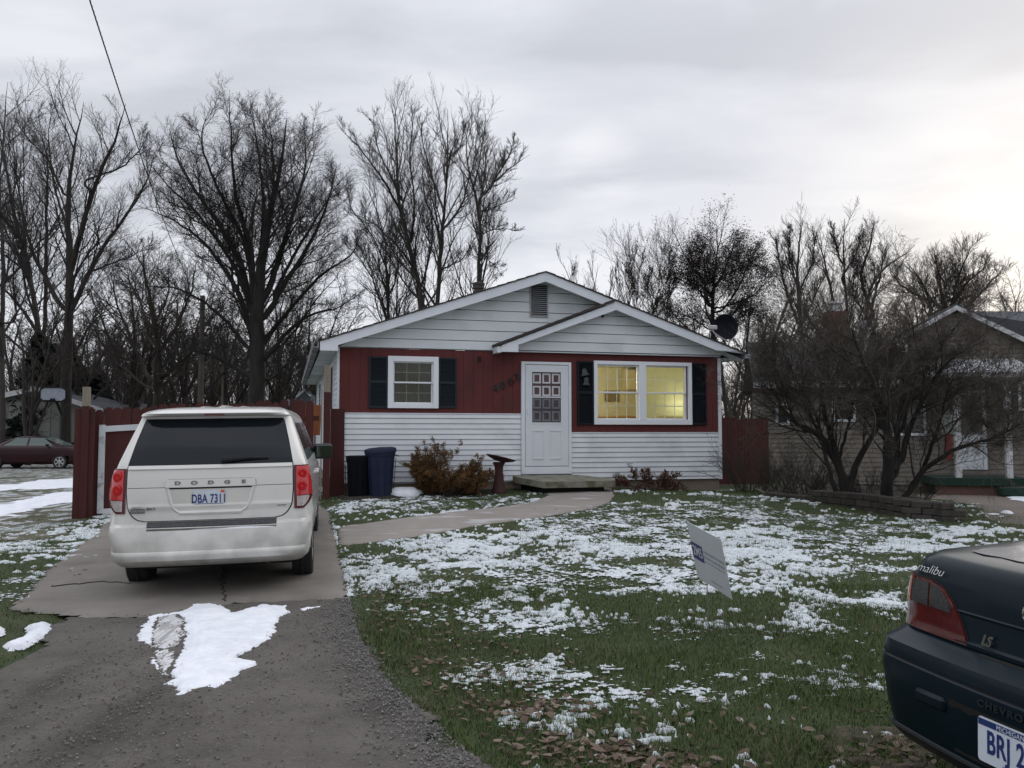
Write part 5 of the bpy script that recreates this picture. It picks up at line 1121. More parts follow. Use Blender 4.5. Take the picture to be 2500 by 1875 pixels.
# ================================================================== TREES
def resample(P, Wd, K):
    P = np.asarray(P, float); d = np.concatenate(([0], np.cumsum(np.linalg.norm(np.diff(P, axis=0), axis=1)))); t = np.linspace(0, d[-1], K)
    # smooth by sampling a Catmull-like blend
    Q = np.stack([np.interp(t, d, P[:, k]) for k in range(P.shape[1])], 1); Wn = np.interp(t, d, Wd)
    for _ in range(2): Q[1:-1] = .25 * Q[:-2] + .5 * Q[1:-1] + .25 * Q[2:]
    return Q, Wn
def tubes(P, R, n):
    N, K, _ = P.shape; T = np.gradient(P, axis=1); T /= np.linalg.norm(T, axis=2, keepdims=True) + 1e-9
    ref = np.zeros((N, 1, 3)); ref[..., 0] = .31; ref[..., 1] = .95; ref[..., 2] = .05
    U = np.cross(T, np.broadcast_to(ref, T.shape)); U /= np.linalg.norm(U, axis=2, keepdims=True) + 1e-9; Wv = np.cross(T, U)
    a = np.arange(n) * 2 * np.pi / n
    V = P[:, :, None, :] + R[:, :, None, None] * (U[:, :, None, :] * np.cos(a)[None, None, :, None] + Wv[:, :, None, :] * np.sin(a)[None, None, :, None])
    idx = np.arange(N)[:, None, None] * K * n + np.arange(K - 1)[None, :, None] * n; i = np.arange(n)[None, None, :]; j = (i + 1) % n
    Fq = np.stack([idx + i, idx + j, idx + n + j, idx + n + i], -1).reshape(-1, 4)
    return V.reshape(-1, 3), Fq
def grow(P, R, per, K, lenf, rf, spread, up, jit, t0=.2, t1=1., minr=.004, r=None, droop=0, dec=.6, rlim=None):
    """children along parent polylines P (N,Kp,3); per = children each"""
    r = r or rs; N, Kp, _ = P.shape; m = per * N
    par = np.repeat(np.arange(N), per); t = (np.tile(np.arange(per), N) + r.rand(m)) / per; t = t0 + (t1 - t0) * t
    f = t * (Kp - 1); i = np.clip(f.astype(int), 0, Kp - 2); f -= i
    O = P[par, i] * (1 - f)[:, None] + P[par, i + 1] * f[:, None]; Tn = P[par, i + 1] - P[par, i]; Tn /= np.linalg.norm(Tn, axis=1, keepdims=True) + 1e-9
    L = np.linalg.norm(np.diff(P, axis=1), axis=2).sum(1)[par]
    rd = r.normal(size=(m, 3)); rd -= (rd * Tn).sum(1, keepdims=True) * Tn; rd /= np.linalg.norm(rd, axis=1, keepdims=True) + 1e-9
    an = spread * r.uniform(.6, 1.3, m)[:, None]
    d = Tn * np.cos(an) + rd * np.sin(an); d[:, 2] += up; d /= np.linalg.norm(d, axis=1, keepdims=True)
    ln = L * lenf * (1 - dec * t) * r.uniform(.55, 1.25, m)
    if rlim: ln = np.clip(ln, rlim[0], rlim[1])
    pr = R[par, i] * (1 - f) + R[par, i + 1] * f; r0 = np.minimum(pr * .85, np.maximum(ln * rf, minr))
    C = np.empty((m, K, 3)); C[:, 0] = O; cur = d.copy(); stp = (ln / (K - 1))[:, None]
    for k in range(1, K):
        cur = cur + r.normal(size=(m, 3)) * jit; cur[:, 2] += up * .35 - droop * k / K; cur /= np.linalg.norm(cur, axis=1, keepdims=True); C[:, k] = C[:, k - 1] + cur * stp
    RR = r0[:, None] * np.linspace(1, .14, K)[None]; RR = np.maximum(RR, minr * .55)
    return C, RR
def limbs3(limbs, Y, conv, r, depth=.35):
    Ps, Rs = [], []; PX = []
    for pts, w0, w1 in limbs:
        kk = abs(conv(1, 0)[0] - conv(0, 0)[0]); w0, w1 = w0 * kk * .8, w1 * kk * (.45 if w0 < 60 else .7); pts = [conv(*p) for p in pts]; tgt = r.uniform(-1, 1) * depth
        d = np.concatenate(([0], np.cumsum([math.hypot(b[0] - a[0], b[1] - a[1]) for a, b in zip(pts[:-1], pts[1:])])))
        W3 = []; root = None
        if Ps:
            c = np.concatenate(PX); dd = np.hypot(c[:, 0] - pts[0][0], (c[:, 1] - pts[0][1] - 8)); bi = int(dd.argmin())
            if dd[bi] < 45: root = np.concatenate(Ps)[bi]; pts = pts
        for q, (px, py) in enumerate(pts): W3.append(at(px, py, Y + tgt * d[q] / F * Y * (.0 if q == 0 else 1)))
        s = Y / F / 2; K = 22
        ww = list(np.linspace(w0 * s, w1 * s, len(W3)))
        if root is not None: W3 = [root] + W3; ww = [ww[0]] + ww; W3[1] = W3[1] + np.array((0, (root[1] - W3[1][1]) * .7, 0))
        P, R = resample(W3, ww, K)
        j = r.normal(size=(K, 3)) * (w1 + 5) * s * .35; j[0] = 0; P = P + j; Ps.append(P); PX.append(np.array([(CX + F * q[0] / (q[1] * math.cos(PITCH) + (q[2] - EZ) * math.sin(PITCH)), CY - F * (-q[1] * math.sin(PITCH) + (q[2] - EZ) * math.cos(PITCH)) / (q[1] * math.cos(PITCH) + (q[2] - EZ) * math.sin(PITCH))) for q in P])); Rs.append(R)
    return np.array(Ps), np.array(Rs)
def tree(name, label, Y, limbs, conv, levels, seed, bark='bark', twig='twig', group=None, depth=.35, leaf=None, cat='tree'):
    r = np.random.RandomState(seed); P, R = limbs3(limbs, Y, conv, r, depth); base = P[0][0]; gz_ = float(gz(base[0], base[1]))
    P[0][0] = (base[0], base[1], min(base[2], gz_ - .05))
    t = thing(name, label, cat, (float(base[0]), float(base[1]), gz_), 0, group); t['_w'] = 1
    V, Fq = tubes(P, R, 8); Vs, Fs, b = [V], [Fq], len(V)
    Vt, Ft, bt = [], [], 0; cp, cr = P, R
    for li, lv in enumerate(levels):
        lv = dict(lv); lv['minr'] = lv.get('minr', .004) * max(1, Y / 30); n = lv.pop('n', 3); trunk = lv.pop('trunk', False); also = lv.pop('also', False)
        C, RC = grow(cp, cr, r=r, **lv); V, Fq = tubes(C, RC, n)
        if trunk: Vs.append(V); Fs.append(Fq + b); b += len(V)
        else: Vt.append(V); Ft.append(Fq + bt); bt += len(V)
        cp, cr = C, RC
    npmesh('trunk', np.concatenate(Vs), np.concatenate(Fs), M[bark], t, sm=True)
    npmesh('crown', np.concatenate(Vt), np.concatenate(Ft), M[twig], t)
    if leaf:
        n_, sz, mt = leaf; e = cp.reshape(-1, 3); k = r.randint(0, len(e), n_); O = e[k] + r.normal(size=(n_, 3)) * .16
        A = r.normal(size=(n_, 3)); A /= np.linalg.norm(A, axis=1, keepdims=True); B = r.normal(size=(n_, 3)); B /= np.linalg.norm(B, axis=1, keepdims=True); s = sz * r.uniform(.5, 1.3, n_)[:, None]
        V = np.stack([O, O + A * s, O + (A + B) * s * .7, O + B * s * .6], 1).reshape(-1, 3); npmesh('leaves', V, (np.arange(n_)[:, None] * 4 + np.arange(4)[None]), mt, t)
    del t['_w']; return t
S = 1.7015
M['shrub_twig'] = mat('shrub_twig_brown', (.058, .049, .040), (.085, .071, .058), rough=.95, scale=3)
M['far_twig'] = mat('far_grey_twigs', (.066, .058, .052), rough=.95)
zc = lambda x, y: (x / S, y / S)
c4 = lambda x, y: (1780 + x / 2.0736, 500 + y / 2.0736)
ident = lambda x, y: (x, y)
def LV(a=9, b=8, c=5, d=0, L=.34, dc=.5, sp=.75, up=.22, j=.12, mr=.0062):
    a, b, c = int(a * 1.9), int(b * 1.5), int(c * 1.35)
    l = [dict(per=a, K=9, lenf=L * 1.3, dec=.72, rf=.012, spread=sp, up=up, jit=j, t0=.18, t1=.94, n=5, minr=mr * 1.6), dict(per=b, K=7, lenf=.62, dec=dc, rf=.010, spread=sp, up=up * .7, jit=j, t0=.15, n=3, minr=mr), dict(per=c, K=5, lenf=.60, dec=dc, rf=.008, spread=sp, up=up * .5, jit=j * 1.1, t0=.15, n=3, minr=mr * .8)]
    if d: l.append(dict(per=d, K=4, lenf=.45, rf=.006, spread=sp, up=up * .4, jit=j, t0=.2, n=3, minr=mr * .7))
    return l
tree('bare_tree', 'tall bare tree with a thick fan of dark limbs, left of the house roof', 33, [
    ([(1065, 1760), (1070, 1500), (1068, 1330), (1078, 1180), (1100, 1000), (1125, 850), (1175, 650), (1190, 500)], 92, 4),
    ([(1045, 1380), (1000, 1230), (930, 1110), (830, 985), (700, 900), (560, 850)], 36, 3),
    ([(1055, 1330), (1005, 1100), (910, 930), (800, 780), (725, 640), (700, 530)], 42, 4),
    ([(1065, 1250), (1040, 1020), (985, 850), (962, 650), (950, 400)], 40, 3),
    ([(1060, 1170), (1000, 960), (890, 760), (825, 580), (870, 455)], 26, 3),
    ([(1080, 1150), (1100, 900), (1080, 680), (1045, 430)], 30, 3),
    ([(1110, 1250), (1170, 1040), (1230, 850), (1275, 680), (1260, 500)], 36, 3),
    ([(1105, 1330), (1200, 1150), (1300, 1000), (1370, 820), (1400, 680)], 34, 3),
    ([(1100, 1420), (1200, 1290), (1330, 1140), (1470, 1060), (1505, 950)], 26, 3),
    ([(1100, 1500), (1200, 1370), (1300, 1300), (1400, 1285), (1500, 1215)], 24, 2),
    ([(1040, 1460), (940, 1330), (830, 1240), (720, 1190), (620, 1190)], 24, 2),
    ([(1030, 1560), (900, 1480), (780, 1450), (690, 1500)], 22, 2),
    ([(1050, 1280), (950, 1060), (800, 860), (680, 760), (600, 650)], 24, 3),
    ([(1120, 1250), (1250, 1010), (1350, 850), (1430, 720)], 22, 3),
    ([(1130, 1580), (1200, 1500), (1290, 1470), (1370, 1430)], 16, 2),
    ([(1090, 1080), (1140, 800), (1130, 600), (1110, 440)], 18, 2)], zc, LV(12, 10, 7, 0, L=.32, sp=.88, up=.16), 1, bark='bark_dark', twig='twig', depth=.45)
tree('bare_tree', 'tall pale-limbed tree forking low above the grey garage', 42, [
    ([(275, 1800), (278, 1500), (290, 1310), (292, 1150), (286, 950), (280, 800), (295, 680), (330, 550), (345, 420)], 56, 3),
    ([(293, 1160), (330, 980), (390, 780), (450, 650), (500, 520), (520, 430)], 32, 3),
    ([(300, 1310), (370, 1130), (440, 1010), (550, 860), (620, 740), (645, 620)], 28, 3),
    ([(272, 1300), (190, 1150), (130, 1050), (100, 900), (60, 700), (50, 500)], 26, 3),
    ([(282, 820), (200, 660), (120, 580), (60, 500)], 14, 2), ([(285, 930), (225, 780), (200, 600), (210, 430)], 14, 2),
    ([(350, 1140), (450, 1100), (560, 1060), (640, 1000)], 14, 2), ([(390, 780), (500, 700), (590, 620), (620, 540)], 12, 2)], zc, LV(10, 8, 5, 0, L=.30, sp=.7), 2, depth=.4)
tree('bare_tree', 'many-stemmed bare tree left of the forked pale one, leaning left', 55, [
    ([(185, 1800), (172, 1450), (125, 1150), (60, 900), (15, 650), (-10, 480)], 36, 3), ([(180, 1420), (192, 1100), (190, 850), (205, 700), (160, 480)], 22, 3),
    ([(168, 1400), (60, 1240), (-20, 1170), (-80, 1000)], 20, 3), ([(160, 1420), (112, 1080), (92, 850), (105, 420)], 18, 2), ([(140, 1200), (40, 1000), (-40, 800), (-60, 600)], 14, 2)], zc, LV(9, 8, 5, 0, L=.28, sp=.7), 3)
tree('bare_tree', 'bare tree cut by the left edge of the picture', 41, [
    ([(8, 1800), (8, 1350), (14, 1000), (-8, 800), (20, 500), (30, 340)], 30, 3), ([(12, 1330), (50, 1150), (75, 1000), (90, 850)], 12, 2), ([(12, 1000), (-60, 800), (-120, 500)], 20, 3)], zc, LV(11, 8, 4, 0, L=.26, sp=.8), 4)
tree('bare_tree', 'low tangled bare tree between the two tallest trees on the left', 39, [
    ([(640, 1800), (660, 1500), (640, 1300), (600, 1150), (590, 1020)], 40, 3), ([(650, 1520), (740, 1350), (800, 1200), (820, 1060)], 22, 3), ([(640, 1580), (540, 1400), (480, 1250), (450, 1090)], 22, 3),
    ([(650, 1420), (700, 1230), (700, 1080)], 16, 3), ([(645, 1620), (500, 1520), (420, 1430), (370, 1300)], 16, 2), ([(660, 1600), (780, 1480), (860, 1380), (900, 1250)], 18, 2), ([(650, 1350), (560, 1180), (520, 1050)], 14, 2)], zc, LV(9, 8, 5, 0, L=.42, sp=.85, up=.15, mr=.007), 5, twig='twig_brown', depth=.6)
tree('bare_tree', 'tall bare tree behind the left roof slope with a trunk leaning left', 29, [
    ([(1755, 1700), (1755, 1270), (1735, 1150), (1690, 1000), (1655, 850), (1650, 700), (1645, 520), (1620, 400)], 40, 3), ([(1655, 860), (1590, 740), (1500, 620), (1400, 520)], 16, 2), ([(1720, 1110), (1650, 1020), (1560, 930), (1450, 880)], 16, 2),
    ([(1690, 1000), (1725, 850), (1700, 650), (1725, 420)], 16, 2), ([(1740, 1180), (1800, 1000), (1790, 800), (1770, 640)], 14, 2), ([(1655, 800), (1560, 600), (1550, 450)], 11, 2)], zc, LV(10, 7, 4, 0, L=.27, sp=.6, up=.25), 6)
tree('bare_tree', 'straight bare tree right beside the left-leaning one behind the roof', 30, [
    ([(1815, 1700), (1818, 1260), (1832, 1050), (1850, 850), (1860, 650), (1858, 450)], 30, 3), ([(1850, 900), (1790, 720), (1745, 560), (1755, 470)], 13, 2), ([(1838, 1010), (1920, 850), (1965, 700), (1990, 480)], 15, 2), ([(1855, 750), (1920, 600), (1930, 470)], 10, 2), ([(1830, 1120), (1760, 950), (1720, 800)], 10, 2), ([(1828, 1150), (1920, 1080), (1990, 960)], 10, 2)], zc, LV(10, 7, 4, 0, L=.27, sp=.6, up=.25), 7)
tree('bare_tree', 'slim many-stemmed bare tree at the left foot of the roof trees', 32, [
    ([(1615, 1700), (1612, 1310), (1608, 1150), (1600, 1000), (1560, 850), (1510, 760)], 22, 3), ([(1645, 1600), (1645, 1330), (1655, 1050), (1640, 900)], 14, 2), ([(1600, 1330), (1560, 1180), (1500, 1080), (1410, 990)], 14, 2), ([(1680, 1600), (1680, 1290), (1700, 1080)], 9, 2), ([(1610, 1150), (1560, 1000), (1450, 850), (1380, 800)], 11, 2), ([(1615, 1200), (1680, 1000), (1700, 840)], 11, 2)], zc, LV(10, 8, 5, 0, L=.30, sp=.7), 8)
tree('bare_tree', 'bare tree rising behind the roof flue with limbs swept to the right', 26, [
    ([(1985, 1700), (1985, 1230), (1994, 1000), (1996, 870), (1960, 760), (1930, 650), (1945, 500)], 26, 3), ([(1996, 880), (2060, 750), (2130, 690), (2200, 640)], 14, 2), ([(1998, 930), (2060, 860), (2150, 820)], 9, 2), ([(1995, 1010), (2060, 950), (2160, 955)], 8, 2), ([(1994, 1100), (2040, 1085), (2092, 1150)], 6, 2), ([(2000, 880), (2020, 700), (2000, 520)], 11, 2), ([(2050, 770), (2120, 640), (2135, 560)], 9, 2)], zc, LV(10, 7, 4, 0, L=.28, sp=.6, up=.2), 9)
# right side ---------------------------------------------------------
dl = island('clinging_dark_leaves', [(.022, .016, .014), (.035, .024, .02), (.05, .035, .028)])
c3 = lambda x, y: (1500 + x / 4.148, 500 + y / 4.148)
tree('leafy_dark_tree', 'round-topped dark tree with clinging dead leaves behind the satellite dish', 29, [
    ([(985, 1900), (990, 1330), (1000, 900), (1010, 700), (1050, 500), (1040, 250)], 70, 8), ([(990, 1000), (920, 800), (800, 600), (760, 450)], 34, 6), ([(1000, 900), (1100, 700), (1200, 450), (1250, 260)], 34, 6), ([(1130, 1060), (1240, 880), (1350, 620), (1450, 380)], 26, 6),
    ([(1010, 1040), (1350, 960), (1500, 830), (1650, 650)], 28, 6), ([(980, 1000), (850, 850), (650, 750), (560, 680)], 28, 6), ([(985, 1250), (800, 1150), (650, 1100), (520, 1020)], 22, 5), ([(1000, 760), (900, 560), (880, 330)], 24, 5), ([(1010, 800), (1230, 650), (1400, 600), (1540, 620)], 24, 5), ([(995, 1200), (1200, 1160), (1400, 1100), (1560, 1150)], 24, 5)],
    c3, LV(13, 9, 4, 0, L=.36, sp=.9, up=.08), 10, bark='bark_dark', leaf=(30000, .042, dl), depth=.5)
tree('bare_tree', 'slim whips of a young tree over the middle of the right roof slope', 27, [
    ([(130, 1500), (140, 1000), (170, 800), (165, 620), (150, 490)], 14, 3), ([(180, 1300), (230, 950), (240, 700), (300, 470)], 11, 2), ([(170, 800), (120, 650), (100, 580)], 7, 2), ([(220, 1100), (210, 850), (160, 700)], 8, 2), ([(60, 1200), (30, 850), (10, 620)], 8, 2)], c3, LV(8, 6, 3, 0, L=.28, sp=.5, up=.3), 11, twig='twig_brown')
tree('bare_tree', 'pale thin bare tree between the young whips and the dark leafy tree', 31, [
    ([(330, 1500), (390, 1060), (450, 860), (460, 650), (490, 430)], 16, 3), ([(390, 1080), (330, 850), (370, 640)], 10, 2), ([(430, 950), (530, 780), (560, 600), (510, 440)], 10, 2), ([(480, 1300), (540, 1000), (600, 800)], 10, 2), ([(360, 1200), (420, 1000), (520, 900)], 8, 2)], c3, LV(11, 8, 5, 0, L=.36, sp=.7), 12, twig='twig_brown')
tree('bare_tree', 'spiky little sapling just right of the house ridge', 25, [
    ([(1400, 900), (1400, 760), (1395, 700), (1375, 640)], 6, 2), ([(1435, 900), (1425, 760), (1400, 690), (1398, 640)], 5, 1.5), ([(1480, 900), (1470, 780), (1450, 690), (1443, 620)], 5, 1.5), ([(1470, 800), (1492, 720), (1490, 650)], 4, 1.5)], ident, LV(5, 5, 2, 0, L=.25, sp=.45, up=.3), 13, twig='twig_brown')
tree('bare_tree', 'tall slender bare tree right of the dark leafy tree', 33, [
    ([(1962, 1150), (1958, 800), (1946, 690), (1948, 600), (1960, 535)], 15, 2), ([(1950, 790), (1915, 700), (1900, 620), (1895, 580)], 9, 2), ([(1950, 720), (1985, 640), (1990, 570)], 7, 1.5), ([(1948, 700), (1925, 620), (1930, 550)], 7, 1.5), ([(1955, 800), (1990, 720), (2020, 660)], 7, 1.5)], ident, LV(12, 8, 4, 0, L=.30, sp=.6), 14)
tree('bare_tree', 'two-stemmed bare tree above the neighbour chimney', 34, [
    ([(2042, 1150), (2038, 790), (2030, 700), (2010, 630), (1992, 560)], 14, 2), ([(2062, 1100), (2068, 770), (2058, 650), (2062, 530)], 14, 2), ([(2058, 680), (2090, 620), (2110, 560)], 7, 1.5), ([(2060, 640), (2035, 580), (2030, 545)], 6, 1.5)], ident, LV(12, 8, 4, 0, L=.30, sp=.6), 15)
tree('bare_tree', 'bare tree right of the two-stemmed one with long limbs reaching right', 35, [
    ([(2112, 1150), (2112, 770), (2120, 700), (2170, 640), (2225, 612)], 14, 2), ([(2114, 780), (2098, 680), (2128, 590), (2135, 545)], 12, 2), ([(2120, 740), (2150, 670), (2155, 600)], 8, 1.5), ([(2110, 800), (2080, 720), (2090, 640)], 8, 1.5)], ident, LV(12, 8, 4, 0, L=.32, sp=.6), 16)
tree('bare_tree', 'wide spreading bare tree behind the neighbour gable', 37, [
    ([(2275, 1150), (2278, 790), (2262, 700), (2215, 640)], 18, 2), ([(2282, 790), (2335, 690), (2370, 600)], 14, 2), ([(2285, 800), (2390, 720), (2450, 655)], 14, 2), ([(2278, 790), (2295, 690), (2280, 620)], 12, 2), ([(2270, 760), (2200, 700), (2170, 650)], 12, 2), ([(2290, 770), (2350, 700), (2420, 640)], 12, 2)], ident, LV(14, 9, 5, 0, L=.42, sp=.7), 17, twig='twig_brown', depth=.6)
tree('bare_tree', 'thin bare tree at the far right edge beyond the neighbour roof', 44, [
    ([(2480, 1100), (2475, 780), (2480, 730), (2500, 700)], 8, 1.5), ([(2476, 790), (2450, 740), (2440, 720)], 5, 1.5)], ident, LV(8, 5, 3, 0, L=.4, sp=.7), 18)
# the big twiggy shrub-trees in the raised bed ----------------------
NB = [dict(per=16, K=10, lenf=.62, dec=.45, rf=.010, spread=.7, up=.10, jit=.14, t0=.25, n=5, minr=.005, trunk=True), dict(per=12, K=8, lenf=.58, dec=.4, rf=.008, spread=.8, up=.06, jit=.15, t0=.1, n=3, minr=.0035), dict(per=8, K=6, lenf=.55, dec=.4, rf=.007, spread=.8, up=.03, jit=.16, t0=.1, n=3, minr=.0030), dict(per=4, K=4, lenf=.5, rf=.006, spread=.7, up=.02, jit=.16, t0=.15, n=3, minr=.0026)]
tree('shrub_tree', 'left of two wide twiggy shrub trees in the raised stone bed', 14.6, [
    ([(592, 1560), (596, 1420), (520, 1260), (470, 1160), (345, 1120), (255, 1020), (215, 920), (190, 830)], 62, 8), ([(590, 1500), (545, 1260), (485, 1080), (465, 900), (450, 740), (400, 620)], 44, 6), ([(600, 1450), (655, 1280), (730, 1170), (765, 1050), (800, 900), (850, 740)], 48, 7),
    ([(560, 1500), (505, 1350), (470, 1180), (440, 1050), (340, 900), (300, 760)], 32, 5), ([(480, 1160), (370, 1020), (260, 960), (170, 920)], 18, 4), ([(470, 1000), (560, 860), (600, 720), (560, 600)], 20, 4), ([(345, 1120), (280, 940), (230, 820), (200, 740)], 16, 4), ([(560, 1300), (620, 1050), (640, 850), (680, 700)], 22, 4)], c4, NB, 20, bark='bark_dark', twig='shrub_twig', depth=.55, group='shrub trees in the raised bed')
tree('shrub_tree', 'right-hand twiggy shrub tree with one long low limb reaching across the porch', 14.2, [
    ([(800, 1560), (803, 1380), (810, 1230), (790, 1050), (725, 900), (660, 750), (620, 620)], 84, 7), ([(825, 1330), (900, 1160), (980, 1000), (1050, 850), (1160, 750), (1290, 690)], 40, 5), ([(822, 1370), (850, 1120), (900, 900), (990, 760), (1080, 640)], 40, 5),
    ([(880, 1500), (950, 1370), (1050, 1290), (1130, 1235), (1200, 1222), (1290, 1190), (1380, 1165), (1470, 1110)], 36, 12), ([(930, 1430), (1020, 1250), (1080, 1060), (1110, 900), (1240, 840)], 30, 4), ([(810, 1250), (740, 1050), (760, 880), (740, 700)], 26, 4), ([(980, 1010), (1130, 950), (1290, 930), (1400, 880)], 18, 4), ([(1050, 1180), (1180, 1060), (1330, 1010), (1430, 950)], 16, 4), ([(850, 1150), (920, 950), (960, 780), (930, 620)], 24, 4), ([(1290, 1190), (1330, 1120), (1400, 1060)], 9, 3)], c4, NB, 21, bark='bark_dark', twig='shrub_twig', depth=.55, group='shrub trees in the raised bed')
# thicket of arching stems between the house corner and the bed
def stems_bush(name, label, x, y, rx, ry, h, n, lv, seed, twig, spread=.45, cat='bush', leaf=None, r0=.008, K=8):
    r = np.random.RandomState(seed); z = float(gz(x, y)); t = thing(name, label, cat, (x, y, z)); t['_w'] = 1
    P = np.empty((n, K, 3)); a = r.uniform(0, 6.28, n); q = np.sqrt(r.rand(n)); P[:, 0] = np.stack([x + rx * .35 * q * np.cos(a), y + ry * .35 * q * np.sin(a), np.full(n, z)], 1)
    d = np.stack([np.cos(a) * spread * rx / h, np.sin(a) * spread * ry / h, np.ones(n)], 1) + r.normal(size=(n, 3)) * .18; d /= np.linalg.norm(d, axis=1, keepdims=True); L = h * r.uniform(.55, 1.15, n)[:, None]
    for k in range(1, K): d = d + r.normal(size=(n, 3)) * .10; d[:, 2] -= .05; d /= np.linalg.norm(d, axis=1, keepdims=True); P[:, k] = P[:, k - 1] + d * L / (K - 1)
    R = r0 * np.linspace(1, .35, K)[None] * r.uniform(.6, 1.2, n)[:, None]
    V, Fq = tubes(P, R, 4); npmesh('stems', V, Fq, M['bark'], t)
    cp, cr = P, R; Vt, Ft, b = [], [], 0
    for l in lv:
        l = dict(l); nn = l.pop('n', 3); C, RC = grow(cp, cr, r=r, **l); V, Fq = tubes(C, RC, nn); Vt.append(V); Ft.append(Fq + b); b += len(V); cp, cr = C, RC
    if Vt: npmesh('twigs', np.concatenate(Vt), np.concatenate(Ft), M[twig], t)
    if leaf:
        n_, sz, mt = leaf; e = cp[:, 1:].reshape(-1, 3); k = r.randint(0, len(e), n_); O = e[k] + r.normal(size=(n_, 3)) * .012
        A = r.normal(size=(n_, 3)); A /= np.linalg.norm(A, axis=1, keepdims=True); B = r.normal(size=(n_, 3)); B /= np.linalg.norm(B, axis=1, keepdims=True); s = sz * r.uniform(.5, 1.4, n_)[:, None]
        V = np.stack([O, O + A * s + B * s * .3, O + A * s * 1.7, O + A * s - B * s * .3], 1).reshape(-1, 3); npmesh('foliage', V, (np.arange(n_)[:, None] * 4 + np.arange(4)[None]), mt, t)
    del t['_w']; return t
sl_lv = [dict(per=7, K=6, lenf=.4, rf=.006, spread=.6, up=.05, jit=.15, t0=.2, n=3, minr=.003), dict(per=4, K=4, lenf=.5, rf=.005, spread=.7, up=.03, jit=.15, t0=.2, n=3, minr=.0022)]
lbl = ['arching brown-stemmed thicket at the right foot of the red fence', 'dense low thicket of dead stems behind the left end of the raised bed', 'tangle of thin stems between the fence thicket and the first shrub tree', 'sparse dead stems under the left shrub tree', 'twiggy undergrowth between the two shrub trees', 'small dead-stemmed bush right of the right shrub tree']
for i, (px, py, Yd, rx, ry, h, n) in enumerate(((1830, 1195, 17.2, .9, .5, 1.15, 50), (1905, 1200, 16.6, .9, .5, .9, 55), (1965, 1205, 15.8, .8, .5, 1.1, 50), (2030, 1205, 15.4, .7, .5, .7, 40), (2120, 1205, 15.2, .7, .4, .8, 40), (2240, 1215, 15.0, .5, .4, .5, 26))):
    w_ = at(px, py, Yd); stems_bush('thicket', lbl[i], float(w_[0]), Yd, rx, ry, h, n, sl_lv, 50 + i, 'twig_brown', spread=.6, r0=.006)
# the two bushes at the house front
og = island('rusty_evergreen_foliage', [(.05, .035, .015), (.085, .045, .018), (.14, .062, .022), (.20, .085, .03), (.055, .050, .02), (.10, .07, .03)])
gr_ = [dict(per=10, K=5, lenf=.36, rf=.006, spread=.6, up=.1, jit=.12, t0=.15, n=3, minr=.0025), dict(per=5, K=4, lenf=.4, rf=.005, spread=.7, up=.08, jit=.12, t0=.2, n=3, minr=.002)]
x, y = hw(2.05, -.55); stems_bush('juniper_bush', 'orange and green feathery bush against the white siding, left of the bird bath', x, y, .66, .45, .76, 60, gr_, 60, 'twig_brown', spread=1.1, leaf=(42000, .024, og), r0=.009)
x, y = hw(1.66, -.45); stems_bush('juniper_bush', 'taller rusty-tipped tuft at the left side of the orange bush', x, y, .34, .26, .92, 20, gr_, 61, 'twig_brown', spread=.6, leaf=(11000, .024, og), r0=.009)
bg_ = island('maroon_brown_leaves', [(.035, .018, .012), (.06, .025, .016), (.10, .045, .028), (.15, .09, .05)])
x, y = hw(6.0, -.45); stems_bush('low_bush', 'low bronze-leaved bush under the lit picture window', x, y, .72, .34, .55, 26, [dict(per=5, K=5, lenf=.4, rf=.006, spread=.6, up=.08, jit=.12, t0=.4, n=3, minr=.0025)], 62, 'twig_brown', spread=1.15, leaf=(3400, .036, bg_), r0=.007)
# evergreens far left
M['needle'] = island('spruce_needles', [(.008, .014, .010), (.014, .024, .016), (.020, .032, .024)])
M['needle2'] = island('brownish_cedar_foliage', [(.018, .015, .010), (.030, .023, .015), (.024, .026, .016)])
def conifer(label, px, top, base, wpx, Yd, seed, mt, group='evergreens behind the garage'):
    r = np.random.RandomState(seed); b = at(px, base, Yd); tp = at(px, top, Yd); h = tp[2] - b[2]; w = wpx / F * Yd
    t = thing('evergreen_tree', label, 'tree', tuple(map(float, b)), 0, group)
    MB().tube([(0, 0, -.3), (0, 0, h * .5), (0, 0, h * .98)], [h * .02, h * .013, h * .002], 8).build('trunk', M['bark_dark'], t)
    n = 420; zt_ = r.rand(n) ** 1.15 * h * .96; L = w * (1 - zt_ / h) ** .8 * r.uniform(.6, 1.15, n); a = r.uniform(0, 6.28, n); V = []
    for i in range(n):
        m_ = 60; u = r.rand(m_) ** .7; c_ = np.stack([np.cos(a[i]) * L[i] * u, np.sin(a[i]) * L[i] * u, zt_[i] + L[i] * (.10 - .28 * u * u)], 1) + r.normal(size=(m_, 3)) * .07
        A = r.normal(size=(m_, 3)) * .5 + np.array([np.cos(a[i]), np.sin(a[i]), -.1]); A /= np.linalg.norm(A, axis=1, keepdims=True); B = r.normal(size=(m_, 3)); B /= np.linalg.norm(B, axis=1, keepdims=True); s = .26 * r.uniform(.6, 1.2, m_)[:, None]
        V.append(np.stack([c_ - A * s, c_ + B * s * .35, c_ + A * s, c_ - B * s * .35], 1).reshape(-1, 3))
    V = np.concatenate(V); k = len(V) // 4; npmesh('crown', V, np.arange(k * 4).reshape(-1, 4), mt, t)
conifer('dark blue-green spruce behind the garage, left of the hoop', 88, 812, 1090, 84, 46, 70, M['needle'])
conifer('dark spruce right behind the basketball hoop', 160, 822, 1090, 92, 49, 71, M['needle2'])
conifer('narrow dark evergreen between the spruces, behind', 122, 835, 1090, 66, 53, 72, M['needle'])
conifer('low dark evergreen right of the spruces, behind the fence post', 238, 905, 1090, 60, 50, 73, M['needle'])
